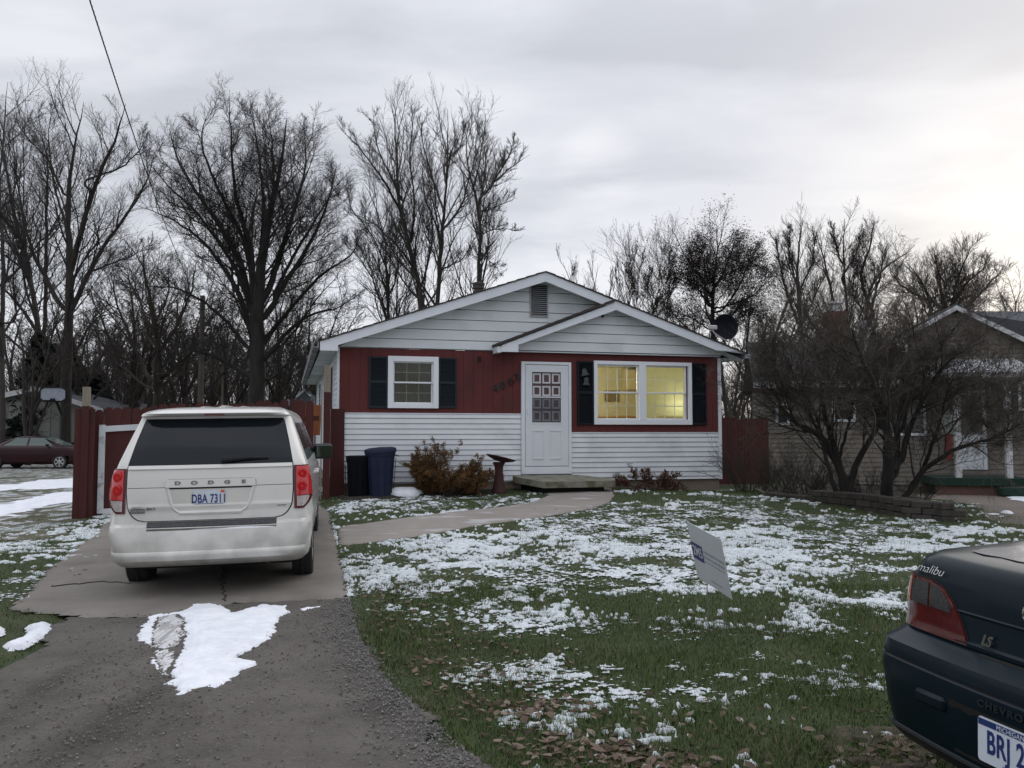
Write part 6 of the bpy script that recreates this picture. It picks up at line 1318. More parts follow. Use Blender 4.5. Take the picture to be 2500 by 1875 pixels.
# background row of smaller bare trees (copies of three builds)
def generic(seed, h):
    r = np.random.RandomState(seed); t = thing('background_tree', 'x', 'tree', (0, 0, 0)); n = 7; K = 12
    P = np.empty((n, K, 3)); P[:, 0] = r.normal(size=(n, 3)) * .05 * np.array([1, 1, 0]); d = r.normal(size=(n, 3)) * .28; d[:, 2] = 1; d[0] = (0, 0, 1); P[1:, 0, 2] = r.uniform(.12, .35, n - 1) * h; P[0, 0, 2] = -.3
    L = h * r.uniform(.5, .75, n); L[0] = h * .95
    for k in range(1, K): d = d + r.normal(size=(n, 3)) * .06; d /= np.linalg.norm(d, axis=1, keepdims=True); P[:, k] = P[:, k - 1] + d * (L / (K - 1))[:, None]
    R = np.linspace(1, .12, K)[None] * np.concatenate(([h * .017], np.full(n - 1, h * .009)))[:, None]
    V, Fq = tubes(P, R, 6); npmesh('trunk', V, Fq, M['bark'], t)
    Vt, Ft, b = [], [], 0; cp, cr = P, R
    for l in (dict(per=13, K=7, lenf=.34, rf=.010, spread=.75, up=.15, jit=.12, t0=.2, minr=.02), dict(per=9, K=5, lenf=.46, rf=.01, spread=.8, up=.1, jit=.12, t0=.15, minr=.014), dict(per=5, K=4, lenf=.5, rf=.01, spread=.8, up=.08, jit=.12, t0=.15, minr=.010)):
        C, RC = grow(cp, cr, r=r, **l); V, Fq = tubes(C, RC, 3); Vt.append(V); Ft.append(Fq + b); b += len(V); cp, cr = C, RC
    npmesh('crown', np.concatenate(Vt), np.concatenate(Ft), M['far_twig'], t); return t
G3 = [generic(80 + i, 9) for i in range(3)]; first = [True] * 3
BG = [(30, 52, 9.5, 'far bare tree seen over the left end of the garage roof'), (215, 56, 9, 'far bare tree right of the evergreens'), (300, 50, 8, 'far bare tree over the white gate frame'), (355, 60, 9.5, 'far bare tree seen above the minivan roof, left part'), (420, 54, 8.5, 'far bare tree left of the thick utility pole'), (470, 62, 10, 'far bare tree just right of the thick utility pole'),
      (545, 58, 9, 'far bare tree by the thin pale pole'), (590, 66, 10, 'far bare tree left of the great fan-shaped tree trunk'), (650, 56, 8.5, 'far bare tree right of the great fan-shaped tree trunk'), (700, 62, 9, 'far bare tree above the white roof vent'), (745, 54, 8, 'far bare tree just left of the house gutter'), (790, 60, 9, 'far bare tree peeking over the left eave of the house'),
      (110, 64, 11, 'far bare tree behind the spruces'), (260, 66, 11, 'tall far bare tree above the low evergreen'), (505, 70, 11, 'farthest bare tree between the two poles'), (1880, 50, 9, 'far bare tree right behind the satellite dish'), (1700, 50, 9, 'far bare tree at the right foot of the house roof'), (2180, 48, 8.5, 'far bare tree over the neighbour roof'), (2000, 46, 8, 'far bare tree left of the neighbour chimney'), (1620, 52, 8.5, 'far bare tree behind the pale thin tree')] + [(px_, 40 + (k_ * 7) % 13, 7.6 + k_ % 3, 'low far bare tree %s' % w_) for k_, (px_, w_) in enumerate(((75, 'in front of the blue-green spruce'), (190, 'over the right slope of the garage roof'), (325, 'behind the top of the white gate frame'), (385, 'above the left half of the minivan roof'), (450, 'touching the thick utility pole on its left'), (515, 'between the thick pole and the thin pale pole'), (570, 'right of the thin pale pole'), (625, 'at the foot of the great fan-shaped tree'), (675, 'above the left end of the blue-grey roof'), (725, 'above the small white-trimmed dormer'), (770, 'half hidden by the house gutter'), (240, 'behind the grey-topped fence post'), (1790, 'behind the dark red right fence'), (1840, 'between the right fence and the neighbour wing'), (2240, 'behind the neighbour chimney roof')))]
for i, (px, Yd, h, lb) in enumerate(BG):
    k = i % 3; o = G3[k] if first[k] else copy_tree(G3[k]); first[k] = False
    w_ = at(px, 1090, Yd); o.location = (float(w_[0]), Yd, float(gz(w_[0], Yd))); s = h / 9 * 1.05; o.scale = (s * 1.15, s * 1.15, s); o.rotation_euler.z = i * 2.1; o['label'] = lb; o['group'] = 'bare trees far behind the yards'
# far wood closing the horizon
r = np.random.RandomState(99); n = 1700; az = r.uniform(-1.1, 1.1, n); dist = r.uniform(75, 120, n); Pw = np.empty((n, 6, 3)); Pw[:, 0] = np.stack([np.sin(az) * dist, np.cos(az) * dist, np.zeros(n)], 1); d = r.normal(size=(n, 3)) * .12; d[:, 2] = 1; L = r.uniform(4, 8.5, n)
for k in range(1, 6): d = d + r.normal(size=(n, 3)) * .08; Pw[:, k] = Pw[:, k - 1] + d * (L / 5)[:, None]
Rw = np.linspace(.14, .03, 6)[None].repeat(n, 0); C, RC = grow(Pw, Rw, 18, 5, .42, .012, .7, .1, .12, t0=.1, minr=.03, r=r)
V1, F1 = tubes(Pw, Rw, 4); V2, F2 = tubes(C, RC, 3)
tag(stuff(npmesh('far_wood', np.concatenate([V1, V2]), np.concatenate([F1, F2 + len(V1)]), M['far_twig'])), 'far-off leafless wood along the horizon', 'wood')
# ================================================================== NEIGHBOURS, POLES, SIGN
def plane_pt(px, py, P0, yaw):
    c, s = math.cos(yaw), math.sin(yaw); r = ray(px, py); n = np.array((-s, c)); t = (P0[0] * n[0] + P0[1] * n[1]) / (r[0] * n[0] + r[1] * n[1]); q = r * t
    return float((q[0] - P0[0]) * c + (q[1] - P0[1]) * s), float(q[2] + EZ)
# right-hand neighbour: origin at the corner between the wing and the gabled block
NY = rad(-13); n0 = at(2245, 1160, 22.6); N0 = (float(n0[0]), 22.6)
nb = thing('neighbour_house', 'low tan-sided neighbour house with a grey roof behind the shrub trees', 'house', (N0[0], N0[1], 0), NY)
npx = lambda x, y: plane_pt(x, y, N0, NY)
tan = overlay(mat('tan_vinyl_siding', (.150, .132, .112), (.175, .155, .132), rough=.7, scale=1.5), (.10, .085, .07), 2, .5, .8, amt=.6)
peak = npx(2327, 752); rr_ = npx(2500, 834); zb = .02; slp = (peak[1] - rr_[1]) / (rr_[0] - peak[0]); xR = rr_[0] + 2.2; zE = peak[1] - slp * (xR - peak[0]); xL = npx(2225, 900)[0]
def zroof(u): return peak[1] - slp * abs(u - peak[0])
gw_ = MB(); gw_.prism([(xL, zb), (xR, zb), (xR, zroof(xR)), (peak[0], peak[1]), (xL, zroof(xL))], .03, .2); gw_.build('gable_wall', tan, nb)
laps(xL, xR, zb + .1, peak[1] - .12, .127, clipf=lambda z: (peak[0] - (peak[1] - z) / slp + .05, peak[0] + (peak[1] - z) / slp - .05)).build('gable_siding', tan, nb)
rf2 = MB()
for a, b in ((peak[0], xR + .4), (peak[0], xL - .3)):
    rf2.add([(a, -.30, zroof(a) + .02), (b, -.30, zroof(b) + .02), (b, 7, zroof(b) + .02), (a, 7, zroof(a) + .02), (a, -.30, zroof(a) + .08), (b, -.30, zroof(b) + .08), (b, 7, zroof(b) + .08), (a, 7, zroof(a) + .08)], [(0, 3, 2, 1), (4, 5, 6, 7), (0, 1, 5, 4), (3, 7, 6, 2), (1, 2, 6, 5)])
nr = rf2.build('roof', M['shingle_grey'], nb)
rk2 = MB()
for a, b in ((peak[0], xR + .4), (peak[0], xL - .3)): rk2.add([(a, -.33, zroof(a) - .10), (b, -.33, zroof(b) - .10), (b, -.33, zroof(b) + .03), (a, -.33, zroof(a) + .03), (a, -.301, zroof(a) - .10), (b, -.301, zroof(b) - .10), (b, -.301, zroof(b) + .03), (a, -.301, zroof(a) + .03)], [(0, 1, 2, 3), (4, 7, 6, 5), (0, 4, 5, 1), (3, 2, 6, 7)])
rk2.build('rake_board', mat('peeling_white_trim', (.42, .43, .44), (.50, .51, .52), rough=.7, scale=6), nr)
# main block whose ridge runs off to the right
rd0 = (peak[0] + .15, .6, peak[1] + .0); rd1 = (peak[0] + 9, 3.4, peak[1] + .05)
MB().add([rd0, rd1, (rd1[0] + .6, rd1[1] - 5.2, rd1[2] - 2.3), (rd0[0] + 3.3, rd0[1] - .88, zroof(peak[0] + 3.3) + .09), (rd0[0], rd0[1], rd0[2] - .1), (rd1[0], rd1[1], rd1[2] - .1)], [(0, 3, 2, 1), (0, 1, 5, 4)]).build('main_roof', M['shingle_grey'], nb)
MB().add([(rd0[0], rd0[1] + .05, rd0[2]), (rd1[0], rd1[1] + .05, rd1[2]), (rd1[0] - 2, rd1[1] + 5, rd1[2] - 2.4), (rd0[0] - 2, rd0[1] + 5, rd0[2] - 2.4)], [(0, 1, 2, 3)]).build('main_roof_back', M['shingle_grey'], nb)
# wing to the left with a long eave
wl0 = npx(1868, 1165); wz = npx(1877, 946)[1]; wz = (wz + npx(2050, 928)[1]) / 2; x0 = wl0[0]; x1 = xL
MB().prism([(x0, zb), (x1, zb), (x1, wz), (x0, wz)], .05, 6).build('wing_wall', tan, nb)
laps(x0, x1, zb + .15, wz, .127, y=.03).build('wing_siding', tan, nb)
MB().box(x0, x1, .0, .5, .2, zb + .16).build('wing_foundation', mat('pale_block', (.22, .21, .20), (.3, .29, .28), rough=.9, scale=3), nb)
wrf = MB(); rz = npx(1990, 842)[1] + .35
wrf.add([(x0 - .3, -.35, wz - .02), (x1 + .2, -.35, wz - .02), (x1 + .2, 3.1, rz), (x0 - .3, 3.1, rz), (x0 - .3, -.35, wz + .05), (x1 + .2, -.35, wz + .05), (x1 + .2, 3.1, rz + .07), (x0 - .3, 3.1, rz + .07)], [(0, 3, 2, 1), (4, 5, 6, 7), (0, 1, 5, 4), (0, 4, 7, 3)])
wrf.add([(x0 - .3, 3.1, rz + .07), (x1 + .2, 3.1, rz + .07), (x1 + .2, 6.4, wz), (x0 - .3, 6.4, wz)], [(0, 1, 2, 3)]); wrf.build('wing_roof', mat('dark_wing_shingles', (.03, .03, .034), (.045, .045, .05), rough=.9, scale=20), nb)
MB().box(x0 - .3, x1 + .2, -.385, -.352, wz - .12, wz + .05).build('wing_fascia', M['white_trim'], nb)
def nwin(a, b, wr):
    p, q = npx(*a), npx(*b); f = MB(); frame(f, p[0], q[0], q[1], p[1], .07, -.03, .0); fo = f.build('window', M['white_trim'], nb); MB().box(p[0] + .07, q[0] - .07, -.012, -.006, q[1] + .07, p[1] - .07).build('pane', mat('neighbour_glass', (.03, .035, .035), rough=.1), fo)
nwin((1893, 985), (1928, 1038), 0); nwin((2165, 940), (2262, 1064), 0); nwin((2484, 932), (2560, 1003), 0); nwin((2030, 960), (2090, 1030), 0)
# chimney, vent pipe
cx_, cz_ = npx(2083, 800); cz0 = npx(2083, 860)[1]
ch = MB(); w = .33; ch.box(cx_ - w, cx_ + w, 3.0, 3.6, cz0 - 1.2, npx(2083, 762)[1] + .45); chm = ch.build('chimney', mat('chimney_brick', (.11, .045, .035), (.16, .07, .055), rough=.9, scale=14, bump=.4), nb)
cap = MB(); zc_ = npx(2083, 762)[1] + .45; cap.lathe([(.20, 0), (.20, .10), (.14, .12), (.14, .22), (.24, .26), (.22, .34), (0, .36)], 12, Matrix.Translation((cx_, 3.3, zc_))); cap.build('chimney_cap', M['steel'], chm)
vp = npx(2141, 840); vp2 = npx(2141, 783); MB().tube([(vp[0], 1.9, vp[1] - .6), (vp[0], 1.9, vp2[1] + .25)], .09, 10).build('vent_pipe', M['white_trim'], nb)
# porch
pd = -1.5
pz = 1.6 - (1166 - HZ) * 21.0 / F; P0 = npx(2240, 900); PR = npx(2470, 900)
pr = thing('porch', 'neighbour porch with green carpet deck, two white posts and snow on its roof', 'porch', (N0[0], N0[1], 0), NY)
a0_ = npx(2235, 1100)[0]; a1_ = npx(2472, 1100)[0]; sc = 21.1 / 22.4
prf = npx(2350, 895)[1] * 1 - .10
MB().add([(a0_ - .1, pd - .2, prf - .18), (a1_ + .1, pd - .2, prf - .18), (a1_ + .1, -.02, prf + .30), (a0_ - .1, -.02, prf + .30), (a0_ - .1, pd - .2, prf - .30), (a1_ + .1, pd - .2, prf - .30), (a1_ + .1, -.02, prf - .30), (a0_ - .1, -.02, prf - .30)], [(0, 1, 2, 3), (4, 7, 6, 5), (0, 4, 5, 1), (1, 5, 6, 2), (0, 3, 7, 4)]).build('porch_roof', D.materials['peeling_white_trim'], pr)
MB().add([(a0_ - .05, pd - .15, prf - .155), (a1_ - .6, pd - .15, prf - .155), (a1_ - .8, -.3, prf + .235), (a0_ + .1, -.3, prf + .235)], [(0, 1, 2, 3)]).build('roof_snow', M['snow'], pr)
dk = mat('green_outdoor_carpet', (.004, .020, .013), (.006, .032, .021), rough=.95, scale=30)
MB().box(a0_ + .1, a1_ - .05, pd, -.02, pz - .20, pz, bev=.01).build('deck', dk, pr)
MB().box(a0_ + 1.5, a1_ + .5, pd - .35, pd - .002, pz - .40, pz - .215, bev=.01).build('step', dk, pr)
MB().box(a0_ + .15, a0_ + 1.6, pd + .1, pd + .2, .0, pz - .21).build('brick_base', mat('dull_red_brick', (.10, .055, .045), (.13, .075, .06), rough=.9, scale=10), pr)
for px_ in (2310, 2433):
    u = npx(px_, 1100)[0] * sc - .05; MB().box(u - .07, u + .07, pd + .02, pd + .16, pz, prf - .30, bev=.006).build('post', D.materials['peeling_white_trim'], pr)
d0, d1 = npx(2338, 1146), npx(2405, 1146); zd = max(pz + .02, d0[1])
dd_ = MB(); frame(dd_, d0[0] - .05, d1[0] + .05, zd, zd + 2.08, .09, -.05, -.0); dd_.box(d0[0] + .04, d1[0] - .04, -.03, -.005, zd + .05, zd + .92); do = dd_.build('door', M['white_door'], nb)
MB().box(d0[0] + .12, d1[0] - .12, -.04, -.031, zd + .98, zd + 1.9).build('pane', mat('greenish_door_glass', (.035, .05, .052), rough=.1), do)
MB().box(d0[0] + .04, d1[0] - .04, -.045, -.031, zd + .01, zd + .07).build('sweep', M['flatblack'], do)
mb_ = thing('mailbox', 'small black mailbox on the tan wall right of the neighbour porch', 'mailbox', (N0[0], N0[1], 0), NY); mq = npx(2444, 1082)
MB().box(mq[0] - .16, mq[0] + .16, -.16, -.02, mq[1] - .06, mq[1] + .06, Matrix.Identity(4), bev=.04).build('box', M['black'], mb_)
# small red-and-white thing on the porch left: a banner hung behind the post
bn = thing('porch_banner', 'red and white cloth hung on the neighbour porch left of its first post', 'banner', (N0[0], N0[1], 0), NY); q0, q1 = npx(2284, 1060), npx(2302, 1120)
MB().box(q0[0], q1[0], -.9, -.88, q1[1], q0[1], bev=.004).build('red_cloth', mat('faded_red_cloth', (.22, .03, .03), rough=.8), bn); MB().box(q0[0] - .1, q1[0] + .05, -.9, -.88, q0[1] + .01, q0[1] + .5, bev=.004).build('white_cloth', mat('pale_cloth', (.35, .40, .38), rough=.8), bn)
# raised bed wall -----------------------------------------------------
wpts = [G(1880, 1212), G(1950, 1222), G(2040, 1236), G(2130, 1250), G(2220, 1266), G(2335, 1274), ]
rw_ = thing('retaining_wall', 'low curved grey-brown block wall round the shrub trees', 'wall', (wpts[-1][0], wpts[-1][1], 0)); rw_['_w'] = 1
P, _ = resample([(a, b, 0) for a, b in wpts], np.ones(len(wpts)), 60); bmb = [MB(), MB(), MB()]; r_ = random.Random(3)
d = np.concatenate(([0], np.cumsum(np.linalg.norm(np.diff(P, axis=0), axis=1)))); Lw = d[-1]; bw = .30; cols = [mat('bed_block_a', (.036, .032, .027), (.052, .046, .040), rough=.95, scale=9, bump=.6), mat('bed_block_b', (.042, .037, .031), (.060, .053, .046), rough=.95, scale=9, bump=.6), mat('bed_block_c', (.030, .027, .023), (.045, .040, .035), rough=.95, scale=9, bump=.6)]
for row in range(3):
    s_ = -(.15 if row % 2 else 0)
    while s_ < Lw - .05:
        m_ = s_ + bw / 2; q = [np.interp(min(max(m_, 0), Lw), d, P[:, k]) for k in (0, 1)]; q2 = [np.interp(min(m_ + .05, Lw), d, P[:, k]) for k in (0, 1)]; q1 = [np.interp(max(m_ - .05, 0), d, P[:, k]) for k in (0, 1)]
        a = math.atan2(q2[1] - q1[1], q2[0] - q1[0]); z = float(gz(q[0], q[1])) - .03 + row * .103; fade = smooth(m_ / 3.0)
        if row < 2 or m_ > 1.2:
            bmb[r_.randrange(3)].box(-bw / 2 + .004, bw / 2 - .004, -.02 - r_.uniform(0, .012), .20, 0, .100, Matrix.Translation((q[0], q[1], z - .10 * (1 - float(fade)))) @ Matrix.Rotation(a + r_.uniform(-.02, .02), 4, 'Z'), bev=.012)
        s_ += bw
for k in range(3): bmb[k].build('blocks', cols[k], rw_, world=True)
q = P[-1]; eb = MB()
for row in range(3):
    for j in range(5): eb.box(-.21, .0, .02 + .31 * j, .31 + .31 * j, 0, .1, Matrix.Translation((q[0], q[1], float(gz(q[0], q[1])) - .03 + row * .103)) @ Matrix.Rotation(rad(8), 4, 'Z'), bev=.012)
eb.build('blocks', cols[0], rw_, world=True); del rw_['_w']
bs = [(p[0], p[1]) for p in P[::6]] + [(q[0] - .1, q[1]), (q[0] + .1, q[1] + 1.6), G(1990, 1196), G(1880, 1200)]
struct(masked('bed_soil', lambda x, y: inpoly(x, y, bs), .07, 4, 9.5, 12, 18, .0, mat('bed_soil_litter', (.025, .020, .016), (.05, .04, .03), rough=1, scale=14, bump=1, bscale=50), hf=lambda x, y: vnoise(x, y, 4) * .04 + .20 * smooth((x - 5.2) / 1.8), drop=False))
def heap(label, pts, h, seed=0):
    r_ = random.Random(seed); m_ = MB(); c = pts[0]; t = thing('snow_heap', label, 'snow', (c[0], c[1], c[2]), 0, 'snow heaps by the neighbour drive')
    for (x, y, z, rx, ry, hh) in pts:
        Pg = []
        for i in range(7):
            ph = i / 6 * math.pi / 2; Pg.append([(x - c[0] + rx * math.cos(ph) * (1 + .12 * math.sin(3 * a + x)) * math.cos(a), y - c[1] + ry * math.cos(ph) * math.sin(a), z - c[2] + hh * math.sin(ph)) for a in [k * math.pi / 9 for k in range(19)]])
        m_.grid(Pg)
    m_.build('snow', M['snow'], t, sm='full')
def hp(px, py, Yd, rx, ry, hh, dz=0): w_ = at(px, py, Yd); return (float(w_[0]), Yd, float(w_[2]) + dz, rx, ry, hh)
heap('rounded snow cap lying on the right end of the block wall', [hp(2280, 1236, 13.35, .20, .12, .07), hp(2308, 1237, 13.35, .11, .1, .055), hp(2262, 1237, 13.4, .10, .1, .03)], 0)
heap('lumpy snow ridge along the neighbour drive, right of the block wall', [hp(2375, 1266, 13.6, .22, .14, .09), hp(2425, 1270, 13.4, .22, .16, .11), hp(2458, 1264, 13.5, .12, .12, .12), hp(2490, 1274, 13.2, .28, .18, .07), hp(2400, 1272, 13.3, .20, .14, .05), hp(2545, 1278, 13.1, .3, .2, .07), hp(2450, 1275, 13.1, .22, .12, .05)], 0)
snow_patch('snow_sheet', [(2440, 1209), (2480, 1206), (2560, 1208), (2620, 1212), (2600, 1226), (2540, 1220), (2500, 1229), (2462, 1221)], .02, 'thin flat snow sheet below the neighbour porch steps', cell=.05, n1=.12)
heap('little snow lump between the two shrub trees', [hp(2120, 1218, 15.4, .10, .08, .06)], 0)
# ------------------------------------------------------------------ far-left garage and hoop
gy = 45.; g0 = at(-30, 1080, gy); gar = thing('garage', 'low grey-green garage with a shallow gable roof in the far-left yard', 'garage', (float(g0[0]), gy, float(g0[2])), 0)
def gl_(px, py): q = at(px, py, gy); return float(q[0] - g0[0]), float(q[2] - g0[2])
pk = gl_(93, 946); le = gl_(-40, 976); re_ = gl_(262, 1000); gwm = mat('grey_green_siding', (.135, .14, .125), (.155, .16, .145), rough=.8, scale=2)
MB().prism([(le[0], 0), (re_[0] - .2, 0), (re_[0] - .2, re_[1] - .1), (pk[0], pk[1] - .1), (le[0], le[1] - .1)], 0, 8).build('wall', gwm, gar)
gd = MB(); a, b = gl_(20, 1080)[0], gl_(122, 1080)[0]
for k in range(4): gd.box(a, b, -.04, -.001, .02 + .55 * k, .55 + .55 * k, bev=.01)
gd.build('overhead_door', mat('pale_garage_door', (.17, .175, .16), rough=.6), gar)
grf = MB()
for a, b in ((pk, le), (pk, re_)): grf.add([(a[0], -.4, a[1] - .08), (b[0], -.4, b[1] - .08), (b[0], 8.3, b[1] - .08), (a[0], 8.3, a[1] - .08), (a[0], -.4, a[1] + .06), (b[0], -.4, b[1] + .06), (b[0], 8.3, b[1] + .06), (a[0], 8.3, a[1] + .06)], [(0, 3, 2, 1), (4, 5, 6, 7), (0, 1, 5, 4), (3, 7, 6, 2), (1, 2, 6, 5)])
gro = grf.build('roof', M['shingle_grey'], gar)
fm = MB()
for a, b in ((pk, le), (pk, re_)): fm.add([(a[0], -.44, a[1] - .22), (b[0], -.44, b[1] - .22), (b[0], -.44, b[1] + .05), (a[0], -.44, a[1] + .05)], [(0, 1, 2, 3)])
fm.build('rake_board', D.materials['peeling_white_trim'], gro)
hy = 38.; h0_ = at(130, 963, hy); hz = float(gz(h0_[0], hy)); hoop = thing('basketball_hoop', 'basketball hoop with a grey backboard on a pole beside the garage', 'basketball hoop', (float(h0_[0]), hy, hz), rad(3)); zc2 = float(h0_[2]) - hz; s_ = hy / F
bbp = [(-31, -10), (-31, 10), (-20, 17), (20, 17), (31, 10), (31, -10), (20, -17), (-20, -17)]
MB().prism([(x * s_, zc2 + z * s_) for x, z in bbp], -.02, .02).build('backboard', mat('grey_acrylic', (.20, .22, .27), (.27, .30, .36), rough=.3, scale=6), hoop)
fr_ = MB(); fr_.tube([(x * s_, -.025, zc2 + z * s_) for x, z in bbp + bbp[:1]], .035, 6); fr_.build('backboard_frame', M['flatblack'], hoop)
rm_ = MB(); rm_.tube([(.23 * math.cos(a), -.30 + .23 * math.sin(a), zc2 - .28) for a in np.linspace(0, 2 * math.pi, 17)], .018, 6); rm_.box(-.10, .10, -.08, -.03, zc2 - .36, zc2 - .18); rm_.build('rim', M['flatblack'], hoop)
MB().tube([(0, .9, 0), (0, .85, zc2 - .9), (0, .05, zc2)], .06, 8).build('pole', M['black'], hoop)

# blue-grey house far behind the van
by = 44.; b0 = at(720, 1090, by); bh = thing('far_house', 'blue-grey house roof with a white-trimmed dormer, seen above the minivan roof', 'house', (float(b0[0]), by, 0.), 0)
def bl_(px, py): q = at(px, py, by); return float(q[0] - b0[0]), float(q[2])
a, b, c_, e_ = bl_(655, 970), bl_(790, 970), bl_(800, 1015), bl_(630, 1015); bgm = mat('blue_grey_roofing', (.050, .060, .075), (.06, .072, .088), rough=.8, scale=10)
MB().add([(a[0], 3, a[1]), (b[0], 3, b[1]), (c_[0], 0, c_[1]), (e_[0], 0, e_[1]), (a[0], 6, c_[1]), (b[0], 6, c_[1])], [(0, 3, 2, 1), (0, 1, 5, 4), (0, 4, 3), (1, 2, 5)]).build('roof', bgm, bh)
MB().box(e_[0] + .3, c_[0] - .3, .3, 5.8, 0, c_[1]).build('wall', mat('blue_grey_wall', (.09, .11, .13), rough=.8), bh)
p_, l_, r2 = bl_(745, 953), bl_(725, 970), bl_(760, 967)
MB().prism([l_, p_, r2, (r2[0], r2[1] - .5), (l_[0], l_[1] - .5)], -.1, 2.5).build('dormer', D.materials['blue_grey_wall'], bh)
MB().tube([(l_[0], -.16, l_[1]), (p_[0], -.16, p_[1]), (r2[0], -.16, r2[1])], .06, 5).build('dormer_trim', M['white_trim'], bh)
v_ = bl_(686, 982); w2_ = bl_(686, 957); MB().lathe([(.16, v_[1] - .3), (.15, v_[1]), (.07, v_[1] + .06), (.065, w2_[1]), (.1, w2_[1] + .02), (.1, w2_[1] + .12), (0, w2_[1] + .14)], 12, Matrix.Translation((v_[0], .6, 0))).build('roof_vent', M['white_frame'], bh)
# ------------------------------------------------------------------ poles and wires
M['pole_wood'] = mat('grey_pole_wood', (.060, .052, .045), (.085, .075, .065), rough=.9, scale=4, stretch=(1, 1, .2))
def pole(label, px, top, w, Yd, name='utility_pole', mt='bark', cross=0):
    b = at(px, 1090, Yd); z0 = float(gz(b[0], Yd)); t_ = at(px, top, Yd); t = thing(name, label, 'pole', (float(b[0]), Yd, z0)); h = float(t_[2]) - z0; rr = w / F * Yd / 2
    m_ = MB(); m_.tube([(0, 0, -.2), (0, 0, h * .5), (0, 0, h)], [rr, rr * .9, rr * .75], 10); m_.build('shaft', M[mt], t, sm=True)
    if cross: MB().box(-cross, cross, -.06, .06, h - .5, h - .38).build('cross_arm', M[mt], t)
    return float(b[0]), Yd, float(t_[2])
A1 = pole('thick weathered utility pole left of the great fan-shaped tree', 487, 722, 15, 37, mt='pole_wood'); A2 = pole('thin pale short pole above the minivan roof', 541, 893, 8, 43, mt='raw_wood')
def wire(label, pts, r, twist=0, mt='flatblack', group=None):
    n = 60; m_ = MB(); p0, p1, sag = pts; Q = []
    for i in range(n + 1):
        t = i / n; q = [p0[k] * (1 - t) + p1[k] * t for k in range(3)]; q[2] -= sag * 4 * t * (1 - t); Q.append(q)
    if twist:
        n = 900; Q = []
        for i in range(n + 1):
            t = (i / n) ** 1.0; q = [p0[k] * (1 - t) + p1[k] * t for k in range(3)]; q[2] -= sag * 4 * t * (1 - t); Q.append(q)
        for ph in (0, 2.1, 4.2): m_.tube([(q[0] + twist * math.cos(i * .55 + ph), q[1], q[2] + twist * math.sin(i * .55 + ph)) for i, q in enumerate(Q)], r, 4)
    else: m_.tube(Q, r, 4)
    return tag(m_.build('overhead_wire', mat('wire_grey', (.07, .07, .075), rough=.6) if mt != 'flatblack' else M['flatblack'], None), label, 'wire', group)
wA = at(200, -60, 9.0); wire('twisted service cable dropping from the top left of the picture', ((float(wA[0]), 9.0, float(wA[2])), (A1[0], A1[1], A1[2] - .3), .55), .0045, .0062, mt='g')
wires = [((487, 830, 37), (760, 852, 40), .3), ((487, 868, 37), (800, 872, 40), .2), ((-60, 712, 50), (330, 720, 50), .3), ((-60, 790, 48), (487, 786, 37), .4), ((-60, 880, 46), (487, 872, 37), .3), ((560, 770, 37), (1000, 760, 60), .3)]
wl_ = ['thin wire running from the thick pole to the right, upper of two', 'thin wire running from the thick pole to the right, lower of two', 'highest thin wire crossing the trees at the left edge', 'middle thin wire crossing the trees at the left edge', 'lowest thin wire crossing the left edge above the garage', 'faint wire over the left eave of the house']
for (a, b, sg), lb in zip(wires, wl_): pa, pb = at(*a), at(*b); wire(lb, (tuple(map(float, pa)), tuple(map(float, pb)), sg), .010, group='thin overhead wires')
# ------------------------------------------------------------------ yard sign
TL, TR, BR, BL = [Vector(map(float, at(*q))) for q in ((1669, 1271, 6.85), (1750.5, 1314.5, 6.30), (1798, 1468, 6.26), (1711, 1411, 6.81))]
ux = (TR - TL); Wd_ = ux.length; ux.normalize(); uz = ((TL - BL) + (TR - BR)) / 2; Hd_ = uz.length; uz = (uz - ux * uz.dot(ux)).normalized(); uy = uz.cross(ux)
Mx = Matrix((ux, uy, uz)).transposed().to_4x4(); Mx.translation = (TL + TR + BR + BL) / 4
sg = thing('yard_sign', 'white corrugated yard sign with a blue lettered block, leaning on the front lawn', 'sign', tuple(Mx.translation)); sg.rotation_euler = Mx.to_euler(); sg.matrix_basis = Mx
hx, hz_ = Wd_ / 2, Hd_ / 2
pn = MB(); pn.box(-hx, hx, -.002, .002, -hz_, hz_); pn.build('panel', mat('sign_white_plastic', (.46, .49, .51), (.49, .52, .54), rough=.5, scale=5), sg)
MB().box(-hx + .003, -.085, -.0028, -.0021, -.065, .075).build('blue_block', mat('sign_blue', (.035, .04, .16), rough=.5), sg)
text('block_lettering', '2M5', .115, D.materials['sign_white_plastic'], sg, Matrix.Translation((-hx + .105, -.0034, .004)) @ Matrix.Scale(.82, 4, (1, 0, 0)) @ FACE, .0003, bold=.002)
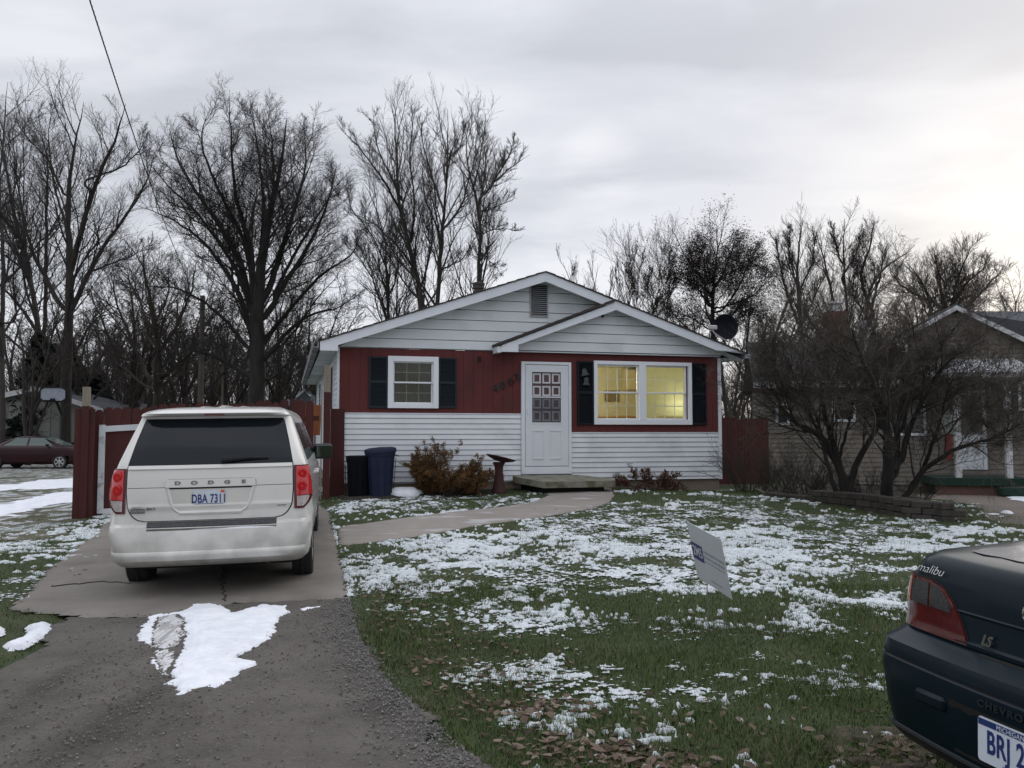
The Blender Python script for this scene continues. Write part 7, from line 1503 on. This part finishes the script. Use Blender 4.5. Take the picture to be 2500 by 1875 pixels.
gi = mat('sign_grey_ink', (.22, .25, .28), rough=.6)
fp = MB(); r_ = random.Random(4)
for z, h_ in ((.040, .026), (-.002, .026), (-.040, .016)):          # print too faded to read: worn strokes only
    x = -.07
    while x < .25: w_ = r_.uniform(.010, .020); fp.box(x, x + w_, -.0027, -.0021, z - h_ * r_.uniform(.3, .5), z + h_ * r_.uniform(.3, .5)); x += w_ + .008
fp.build('faded_print', gi, sg)
MB().box(-.02, .16, -.0028, -.0021, -hz_ + .045, -hz_ + .055).build('printed_line', gi, sg)
lg_ = MB()
for x in (-.13, .13):
    p0 = Mx @ Vector((x, .0035, 0)); p1 = Mx @ Vector((x, .0035, -hz_)); gq = Vector((p1.x + (p1.x - p0.x) * .35, p1.y + .02, float(gz(p1.x, p1.y)) - .05)); lg_.tube([p0, p1, gq], .004, 6)
lg_.build('wire_stake', M['steel'], sg, world=True)
# fallen branch near the thicket
for i, (px, py, Yd) in enumerate(((1870, 1208, 16.3),)):
    w_ = at(px, py, Yd); t = thing('fallen_branch', 'pale broken branch lying on the grass by the thicket', 'branch', (float(w_[0]), Yd, float(w_[2]))); MB().tube([(-.2, 0, .12), (0, 0, .03), (.35, -.1, .02), (.7, -.15, .0)], [.012, .02, .016, .008], 6).tube([(.1, 0, .03), (.3, .2, .06)], [.01, .005], 5).build('wood', mat('pale_dead_wood', (.22, .20, .17), rough=.9), t)
# snowy lanes and frost in the far-left yard
def lane(label, a, th):
    return snow_patch('snow_lane', a, .02, label, cell=.12, n1=.25, group='snowy wheel lanes in the side yard')
lane('upper white snow lane across the side yard at the far left', [(-200, 1190), (0, 1186), (30, 1183), (90, 1174), (176, 1170), (240, 1168), (240, 1188), (176, 1192), (100, 1196), (40, 1196), (0, 1200), (-200, 1215)], 1)
lane('lower wider white snow lane across the side yard, left of the fence post', [(-200, 1260), (0, 1232), (60, 1222), (120, 1206), (176, 1200), (230, 1198), (230, 1222), (176, 1230), (110, 1242), (60, 1252), (0, 1268), (-200, 1310)], 1)
